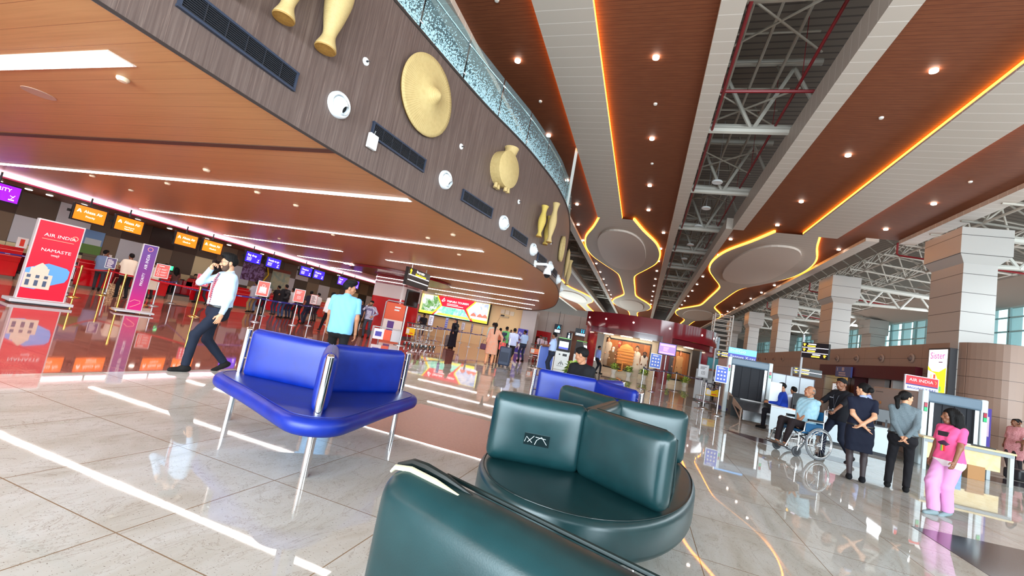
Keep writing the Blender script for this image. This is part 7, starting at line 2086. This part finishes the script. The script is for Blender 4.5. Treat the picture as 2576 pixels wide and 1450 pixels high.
# queue at the counters, far left
P(258, 723, 85, 'man in a pale shirt mostly hidden, farthest left in the queue', shirt=(206, 190, 160), trousers=(90, 110, 150), arms=('down', 'fwd'), H=1.70)
P(240, 731, 60, 'man in a grey blue shirt leaning to the counter behind the purple sign', shirt=(120, 136, 168), trousers=(58, 54, 60), skin='d', arms=('fwd', 'down'), legs=('front', 'back'), head=(-50, 8), hem='out', H=1.74, fat=1.08)
P(302, 750, 80, 'man in a cream shirt seen from behind in the left queue', shirt=(238, 222, 200), trousers=BLK, skin='d', arms=('fwd', 'fwd'), legs=('wide', 'wide'), hem='out', H=1.72, fat=1.1)
P(372, 752, 85, 'woman in a long white printed dress right of the purple totem', shirt=(232, 220, 204), trousers=(50, 36, 40), skin='m', hair='bun', fem=True, hem='kurta', sleeve='elbow', H=1.6)
P(398, 745, 85, 'man in a dark blue shirt behind the woman in white print', shirt=(56, 56, 84), trousers=BLK, skin='d', H=1.68, hem='out')
P(425, 752, 80, 'woman in a brown top with long hair behind the salmon list sign', shirt=(96, 62, 60), trousers=BLK, skin='d', hair='long', fem=True, H=1.58, hem='long')
P(503, 764, 100, 'person in dark trousers and grey shoes half hidden by the phone man', shirt=(150, 150, 160), trousers=(60, 52, 60), skin='m', legs=('front', 'back'), H=1.7)
for px_, y_, l_, f_ in ((478, 15.9, 'woman agent in red and black sitting at the counter under the third orange screen', True), (507, 16.9, 'agent in dark clothes sitting behind the counter next to the woman in red', False)):
    person((-23.25, y_, 0), -90, l_, 1.62, (150, 24, 40) if f_ else (40, 36, 60), BLK, 'm', 'bun' if f_ else 'short', ('fwd', 'fwd'), ('sit', 'sit'), (0, -8), sit=.62, fem=f_, q='far')
    o = thing('agent_stool', 'dark stool under the agent, ' + ('in red' if f_ else 'in dark clothes'), 'stool', (-23.25, y_, 0)); MB().cyl((0, 0, 0), (0, 0, .5), .04).build('column', DARK, o); MB().cyl((0, 0, .5), (0, 0, .56), .2, seg=16).build('seat', DARK, o)
# queue at the blue screens
P(632, 786, 80, 'man in a blue checked shirt right behind the phone man', shirt=(60, 74, 120), trousers=(110, 130, 170), skin='m', arms=('chest', 'down'), H=1.72, hem='out')
P(628, 787, 75, 'man in a grey shirt and khaki trousers beside the bag picture sign', shirt=(168, 168, 178), trousers=(150, 122, 84), skin='d', arms=('chest', 'down'), legs=('wide', 'front'), H=1.66, hem='out')
P(655, 792, 75, 'man in a pale shirt with a bag strap hidden by the bag picture sign', shirt=(206, 206, 222), trousers=(40, 34, 44), skin='d', H=1.68)
c = P(686, 792, 85, 'man in a black shirt and jeans facing left in the middle queue', shirt=(34, 30, 34), trousers=(54, 66, 96), skin='d', arms=('chest', 'down'), H=1.66, hem='out', head=(20, 4), shoes=(60, 50, 52))
c = P(703, 800, 75, 'man in a black T-shirt and jeans wearing a black backpack in the middle queue', shirt=(28, 26, 30), trousers=(60, 76, 110), skin='d', arms=('chest', 'down'), H=1.76, hem='out', fat=1.08)
x_pack(c, 'black backpack on the back of the man in the middle queue')
P(722, 801, 80, 'man in a white shirt and dark jeans behind the backpack man', shirt=(232, 230, 232), trousers=(44, 52, 80), skin='d', H=1.66, hem='out')
c = P(742, 806, 70, 'person in dark clothes and a violet cap behind the square picture sign', shirt=(50, 44, 54), trousers=(32, 28, 34), skin='d', legs=('front', 'back'), H=1.66, hem='out', extras=[('cap', (66, 58, 120))])
P(766, 816, 75, 'man in a navy shirt and dark jeans right of the square picture sign', shirt=(38, 38, 54), trousers=(36, 38, 56), skin='d', legs=('wide', 'front'), head=(-50, 0), H=1.68, hem='out', fat=1.06)
P(788, 808, 85, 'man in white farther back behind the small red notice', shirt=(232, 228, 226), trousers=(60, 50, 56), skin='d', H=1.68)
P(818, 836, 65, 'man in a white shirt and black trousers striding, left of the blue polo shirt', shirt=(232, 226, 224), trousers=BLK, skin='d', legs=('front2', 'back2'), sleeve='long', hem='out', H=1.74, fat=1.05, q='mid', head=(-60, 0))
P(893, 846, 175, 'man with a lanyard and badge in a dark shirt, right of the blue polo shirt', shirt=(40, 36, 54), trousers=(26, 24, 28), skin='d', H=1.66, q='mid', beard='full', extras=[('lanyard', (200, 200, 210))], head=(-30, 0))
P(882, 838, 170, 'dark haired person hidden behind the man with the lanyard', shirt=(50, 40, 44), trousers=BLK, skin='d', H=1.68)
c = P(917, 850, 200, 'man in a checked shirt and dark jeans on the phone before the red pillar', shirt=mat_cloth('checked_shirt', (222, 216, 224), (110, 96, 130), 1, .8, True), trousers=(62, 62, 72), skin='m', arms=('hip', 'phone'), legs=('wide', 'stand'), head=(-30, -12), sleeve='long', H=1.68, q='mid', beard='full', hem='out')
phone_at(c, 1, 'dark phone at the ear of the man in checks')
# middle distance
P(1056, 852, -150, 'young man in a black shirt and leggings walking by the violet belt', shirt=(38, 34, 40), trousers=(52, 44, 72), skin='vd', hair='quiff', arms=('down', 'fwd'), legs=('back2', 'front2'), H=1.68, q='mid', legskin='leggings', shoes=(220, 210, 206))
c = P(1134, 877, 60, 'woman in a long black gown and head scarf below the lit advert', shirt=(26, 20, 30), trousers=BLK, skin='m', hair='scarf', haircol=M((24, 18, 26), .8), fem=True, hem='gown', sleeve='long', arms=('pull', 'down'), head=(75, 0), H=1.62, q='mid')
x_pack(c, 'black backpack worn by the woman in black')
def suitcase(p, rz, lab, colr, w=.42, d=.26, h=.62, ext=.34):
    t = thing('suitcase', lab, 'suitcase', p, rz)
    MB().box((0, 0, .06 + h / 2), (w, d, h)).build('shell', M(colr, .5), t, bevel=.05)
    MB().tube([(-.10, .05, .06 + h), (-.10, .05, .06 + h + ext), (.10, .05, .06 + h + ext), (.10, .05, .06 + h)], .010, 6).build('pull_handle', STEEL, t)
    for x_ in (-w / 2 + .06, w / 2 - .06):
        for y_ in (-d / 2 + .05, d / 2 - .05): MB().cyl((x_ - .015, y_, .03), (x_ + .015, y_, .03), .03, seg=10).build('wheel', DARK, t)
    MB().box((0, -d / 2 - .005, .06 + h * .45), (w * .7, .012, h * .5)).build('front_pocket', M(tuple(int(v * .85) for v in colr), .6), t, bevel=.004)
p = at(1125, 876); suitcase((p.x - .1, p.y + .25, 0), R(20), 'brown suitcase pulled by the woman in black', (92, 74, 72))
c = P(1229, 918, 20, 'woman in a peach patterned tunic with a long ponytail, seen from behind', shirt=mat_cloth('peach_print', (226, 148, 118), (206, 158, 134), 26), trousers=(226, 158, 116), skin='m', hair='ponylong', fem=True, hem='kurta', sleeve='long', arms=('down', 'pull'), legs=('wide', 'stand'), H=1.66, q='mid', shoes=(200, 140, 110), fat=1.03, arm_over=[None, ((.36, .12, .96), (1, -.5, 0), 'grip')])
p = at(1259, 922); suitcase((p.x + .1, p.y, 0), R(10), 'navy suitcase in front of the woman in peach', (42, 52, 78), .46, .30, .74, .36)
p = at(1213, 900); t = thing('handbag', 'dark patterned handbag hanging from the left hand of the woman in peach', 'bag', (p.x - .02, p.y, .52), R(30)); MB().box((0, 0, 0), (.34, .14, .28)).build('bag_body', M((96, 50, 76), .6), t, bevel=.04); MB().tube([(-.1, 0, .13), (-.06, 0, .32), (.06, 0, .32), (.1, 0, .13)], .010, 6).build('handle', M((60, 30, 46), .6), t)
p = at(1252, 905); t = thing('shopping_bag', 'bright red pink cloth bag beside the woman in peach', 'bag', (p.x, p.y + .35, .52), R(-10)); MB().box((0, 0, .15), (.34, .12, .38)).build('bag_body', M((246, 100, 96), .6), t, bevel=.02); MB().tube([(-.1, 0, .32), (-.06, 0, .5), (.06, 0, .5), (.1, 0, .32)], .009, 5).build('handle', M((226, 80, 80), .6), t)
P(1228, 896, 5, 'man in a grey green shirt with close cropped hair behind the woman in peach', shirt=(184, 198, 190), trousers=(90, 84, 86), skin='vd', H=1.78, sleeve='long')
P(1247, 897, 20, 'person with dark hair in an orange top behind the woman in peach', shirt=(226, 130, 100), trousers=BLK, skin='d', fem=True, hair='bun', H=1.58)
c = P(1262, 902, -10, 'man in a green shirt wearing a navy backpack among the group with luggage', shirt=(110, 190, 116), trousers=(60, 66, 84), skin='d', H=1.70, hem='out'); x_pack(c, 'navy backpack on the man in green', (40, 52, 76))
P(1276, 888, 190, 'bearded man in white facing the viewer behind the group with luggage', shirt=(232, 226, 224), trousers=(100, 90, 92), skin='d', H=1.68, beard='full')
P(1281, 910, 0, 'man in a pale blue shirt and black trousers walking away with a white bag', shirt=(196, 206, 240), trousers=(30, 28, 32), skin='d', arms=('swing', 'down'), legs=('front2', 'back2'), H=1.70, sleeve='elbow', hem='out', q='mid', fat=1.06, head=(25, 0))
p = at(1270, 900); t = thing('carrier_bag', 'tall white carrier bag left of the man walking away', 'bag', (p.x + .05, p.y + .15, .28), R(10)); MB().box((0, 0, .2), (.16, .10, .46), ry=R(12)).build('bag_body', M((232, 232, 232), .5), t, bevel=.02); MB().tube([(-.04, 0, .42), (.05, 0, .62), (.1, 0, .42)], .008, 5).build('handle', WHITE, t)
t = thing('long_box', 'long white box carried aslant between two men in pale blue', 'box', at(1299, 893).xy.to_3d(), R(15)); t.location.z = .70; MB().box((0, 0, 0), (.70, .10, .16), ry=R(-38)).build('carton', M((236, 236, 236), .5), t, bevel=.01); MB().box((.12, -.052, .10), (.10, .008, .10), ry=R(-38)).build('printed_label', M((120, 160, 130), .5), t)
P(1309, 909, 55, 'bearded man in a pale blue shirt and jeans, right of the man walking away', shirt=(176, 200, 240), trousers=(46, 52, 72), skin='d', arms=('fwd', 'down'), legs=('wide', 'wide'), H=1.70, hem='tuck', beard='full', q='mid', head=(20, 0))
for px_, py_, l_, h_ in ((1352, 897, 'taller of two uniformed men with ties before the red machine panel', 1.72), (1364, 897, 'shorter of two uniformed men with ties before the red machine panel', 1.6)):
    p = at(px_, py_); p = atY(px_, py_, 33.5); person((p.x, p.y, 0), 185, l_, h_, (222, 206, 220), (50, 44, 56), 'd', 'short', q='far', extras=[('tie', (50, 48, 66))])
p = atY(1397, 838, 17.3)
person((p.x, p.y, 0), 88, 'airline staff man in a pale blue shirt with a lanyard, holding out one hand', 1.70, (176, 196, 240), (36, 42, 60), 'd', 'short', ('down', 'fwd'), ('stand', 'wide'), (4, 0), 'short', 'tuck', q='mid', fat=1.05, extras=[('tie', (40, 50, 90)), ('lanyard', (50, 64, 120))], collar=(180, 200, 242), arm_over=[((-.16, .36, 1.16), (-.6, -.3, -1), 'flat'), None])
p = atY(1498, 936, 26.5)
person((p.x, p.y, 0), -60, 'guard in a blue shirt and dark tie standing beside the mural', 1.66, (136, 156, 226), (26, 26, 36), 'd', 'short', ('down', 'down'), ('stand', 'front'), (-10, 0), 'long', 'tuck', q='mid', extras=[('tie', (40, 40, 60)), ('lanyard', (60, 66, 110))])
person((-.82, 6.86, 0), 150, 'man with cropped hair in a black shirt sitting on the far blue seat, head bowed', 1.72, (22, 22, 26), (40, 42, 54), 'm', 'short', ('lap', 'lap'), ('sit', 'sit'), (-75, -18), 'short', 'out', sit=.43, q='near', lean=8)
# right side
person((3.92, 14.05, 0), 75, 'seated man in a bright blue jacket working at the short desk', 1.72, (30, 62, 170), (26, 26, 34), 'm', 'short', ('fwd', 'fwd'), ('sit', 'sit'), (10, -16), 'long', 'out', sit=.49, q='mid', lean=4, extras=[('logo', (210, 220, 240))])
o = person((4.55, 15.4, 0), 20, 'person with short black hair sitting behind the blue jacketed man', 1.62, (206, 214, 232), BLK, 'm', 'short', ('lap', 'lap'), ('sit', 'sit'), sit=.49, q='far'); office_chair((4.55, 15.4, 0), R(20), 'dark office chair behind the blue jacketed man')
a = h_ang; hd = Vector((-math.sin(a), math.cos(a), 0)); rt = Vector((math.cos(a), math.sin(a), 0))
wp_ = WCP - hd * .06
person((wp_.x, wp_.y, 0), 117, 'old man in a light blue shirt and knitted vest sitting in the wheelchair', 1.70, mat_cloth('pale_blue_shirt', (160, 204, 222), (174, 214, 230), 20), (36, 26, 28), 'm', 'bald', ('cross', 'cross'), ('wc', 'wc'), (6, 14), 'short', 'out', sit=.52, q='near', haircol=GREYHAIR, collar=(160, 214, 236), bare=True, lean=-5, extras=[('watch', -1, (206, 180, 90))])
for s in (-1, 1):
    q_ = wp_ + hd * .58 + rt * s * .10
    o = MB().box((0, 0, 0), (.095, .26, .03)).build('sandal', M((96, 86, 80), .6), None, (q_.x, q_.y, .185), (R(10), 0, a), bevel=.012); tag(o, 'grey brown sandal on the %s foot of the old man' % ('near' if s < 0 else 'far'), 'sandal')
q_ = WCP - hd * .84
person((q_.x, q_.y, 0), 117, 'young man in a black shirt pushing the wheelchair', 1.68, (24, 24, 30), (26, 30, 46), 'd', 'short', ('push', 'push'), ('back', 'front'), (0, -4), 'elbow', 'out', q='near', extras=[('lanyard', (60, 60, 70)), ('logo', (180, 180, 190))], shoes=(18, 18, 22))
person((5.20, 14.25, 0), 65, 'seated man in a white shirt with a dark tie behind the service desk', 1.70, (222, 228, 238), (34, 34, 44), 'm', 'short', ('lap', 'lap'), ('sit', 'sit'), (25, 0), 'long', 'tuck', sit=.49, q='mid', extras=[('lanyard', (50, 50, 66))])
person((6.12, 14.7, 0), 60, 'man in a lavender shirt half hidden behind the navy uniform woman', 1.70, (176, 190, 240), (34, 34, 44), 'm', 'short', ('fwd', 'down'), ('stand', 'stand'), (15, 0), 'short', 'tuck', sit=None, q='mid')
person((3.50, 8.55, 0), -14, 'woman in a navy uniform dress with her hands behind her back, hair in a bun', 1.56, (20, 24, 42), None, 'l', 'bun', ('behind', 'behind'), ('stand', 'stand'), (48, 2), 'short', 'tuck', fem=True, fat=.98, q='near', skirt=((18, 22, 38), -.42), legskin='tights', shoes=(18, 18, 22), collar=(150, 160, 190), extras=[('watch', -1, (90, 40, 60))],
    arm_over=[((.03, -.20, .97), (-1, -.25, 0), 'flat'), ((-.02, -.215, .985), (1, -.25, 0), 'relax')])
person((4.10, 8.62, 0), -26, 'woman in a grey shirt and black trousers with a ponytail, hands behind her back', 1.55, mat_cloth('grey_weave', (92, 104, 110), (112, 124, 130), 160), (24, 22, 26), 'l', 'pony', ('behind', 'behind'), ('wide', 'stand'), (-46, 0), 'long', 'tuck', fem=True, fat=1.02, q='near', shoes=(16, 16, 18), collar=(104, 116, 122), arm_over=[((-.01, -.20, .93), (-1, -.25, 0), 'relax'), ((.05, -.21, .935), (1, -.25, 0), 'relax')])
person((3.95, 7.24, 0), 112, 'girl with long black hair in a pink T-shirt and pink trousers, walking', 1.38, (240, 90, 142), (216, 148, 196), 'd', 'long', ('swing', 'down'), ('stand', 'stand'), (-32, 0), 'short', 'long', fem=True, fat=.98, q='near', baggy=.024, leg_over=[((-.09, -.13, .10), 14), ((.08, .12, .085), 0)], pat=((236, 222, 226), -.03), shoes=(126, 142, 146), extras=[('girlprint',)])
person((10.7, 16.9, 0), 110, 'woman in a dusty pink patterned dress at the right edge of the photo', 1.56, mat_cloth('pink_crinkle', (206, 130, 136), (226, 160, 162), 40), (60, 50, 52), 'd', 'bun', ('down', 'down'), ('stand', 'stand'), (10, 10), 'elbow', 'kurta', fem=True, fat=1.06, q='mid')
person((11.15, 17.5, 0), 130, 'man with a moustache behind the woman in dusty pink', 1.58, (214, 150, 150), (50, 46, 50), 'd', 'short', q='far', beard='m')
person((10.75, 16.3, 0), 100, 'person in a white shirt cut by the right edge of the photo', 1.42, (232, 232, 234), (60, 60, 66), 'd', 'short', ('fwd', 'fwd'), q='mid')
for k, (x_, y_, r_) in enumerate(((9.6, 14.9, 25), (10.1, 14.7, 60))):
    t = thing('suitcase', ('black bag' if k == 0 else 'dark suitcase') + ' lying on the floor right of the wooden table', 'suitcase', (x_, y_, 0), R(r_)); MB().box((0, 0, .14), (.62, .36, .26)).build('shell', M((34, 32, 36), .5), t, bevel=.05); MB().tube([(-.1, -.18, .18), (-.08, -.24, .2), (.08, -.24, .2), (.1, -.18, .18)], .012, 6).build('handle', DARK, t)
p = at(306, 744)
t = thing('tote_bag', 'beige tote bag with dark print hanging beside the man in cream', 'bag', (at(284, 743).x, at(284, 743).y, 0), R(60)); MB().box((0, 0, .22), (.40, .14, .44)).build('bag_body', mat_cloth('printed_canvas', (206, 170, 130), (120, 84, 56), 18), t, bevel=.02); MB().tube([(-.1, 0, .44), (-.06, 0, .70), (.06, 0, .70), (.1, 0, .44)], .010, 6).build('handle', M((206, 170, 130), .7), t)
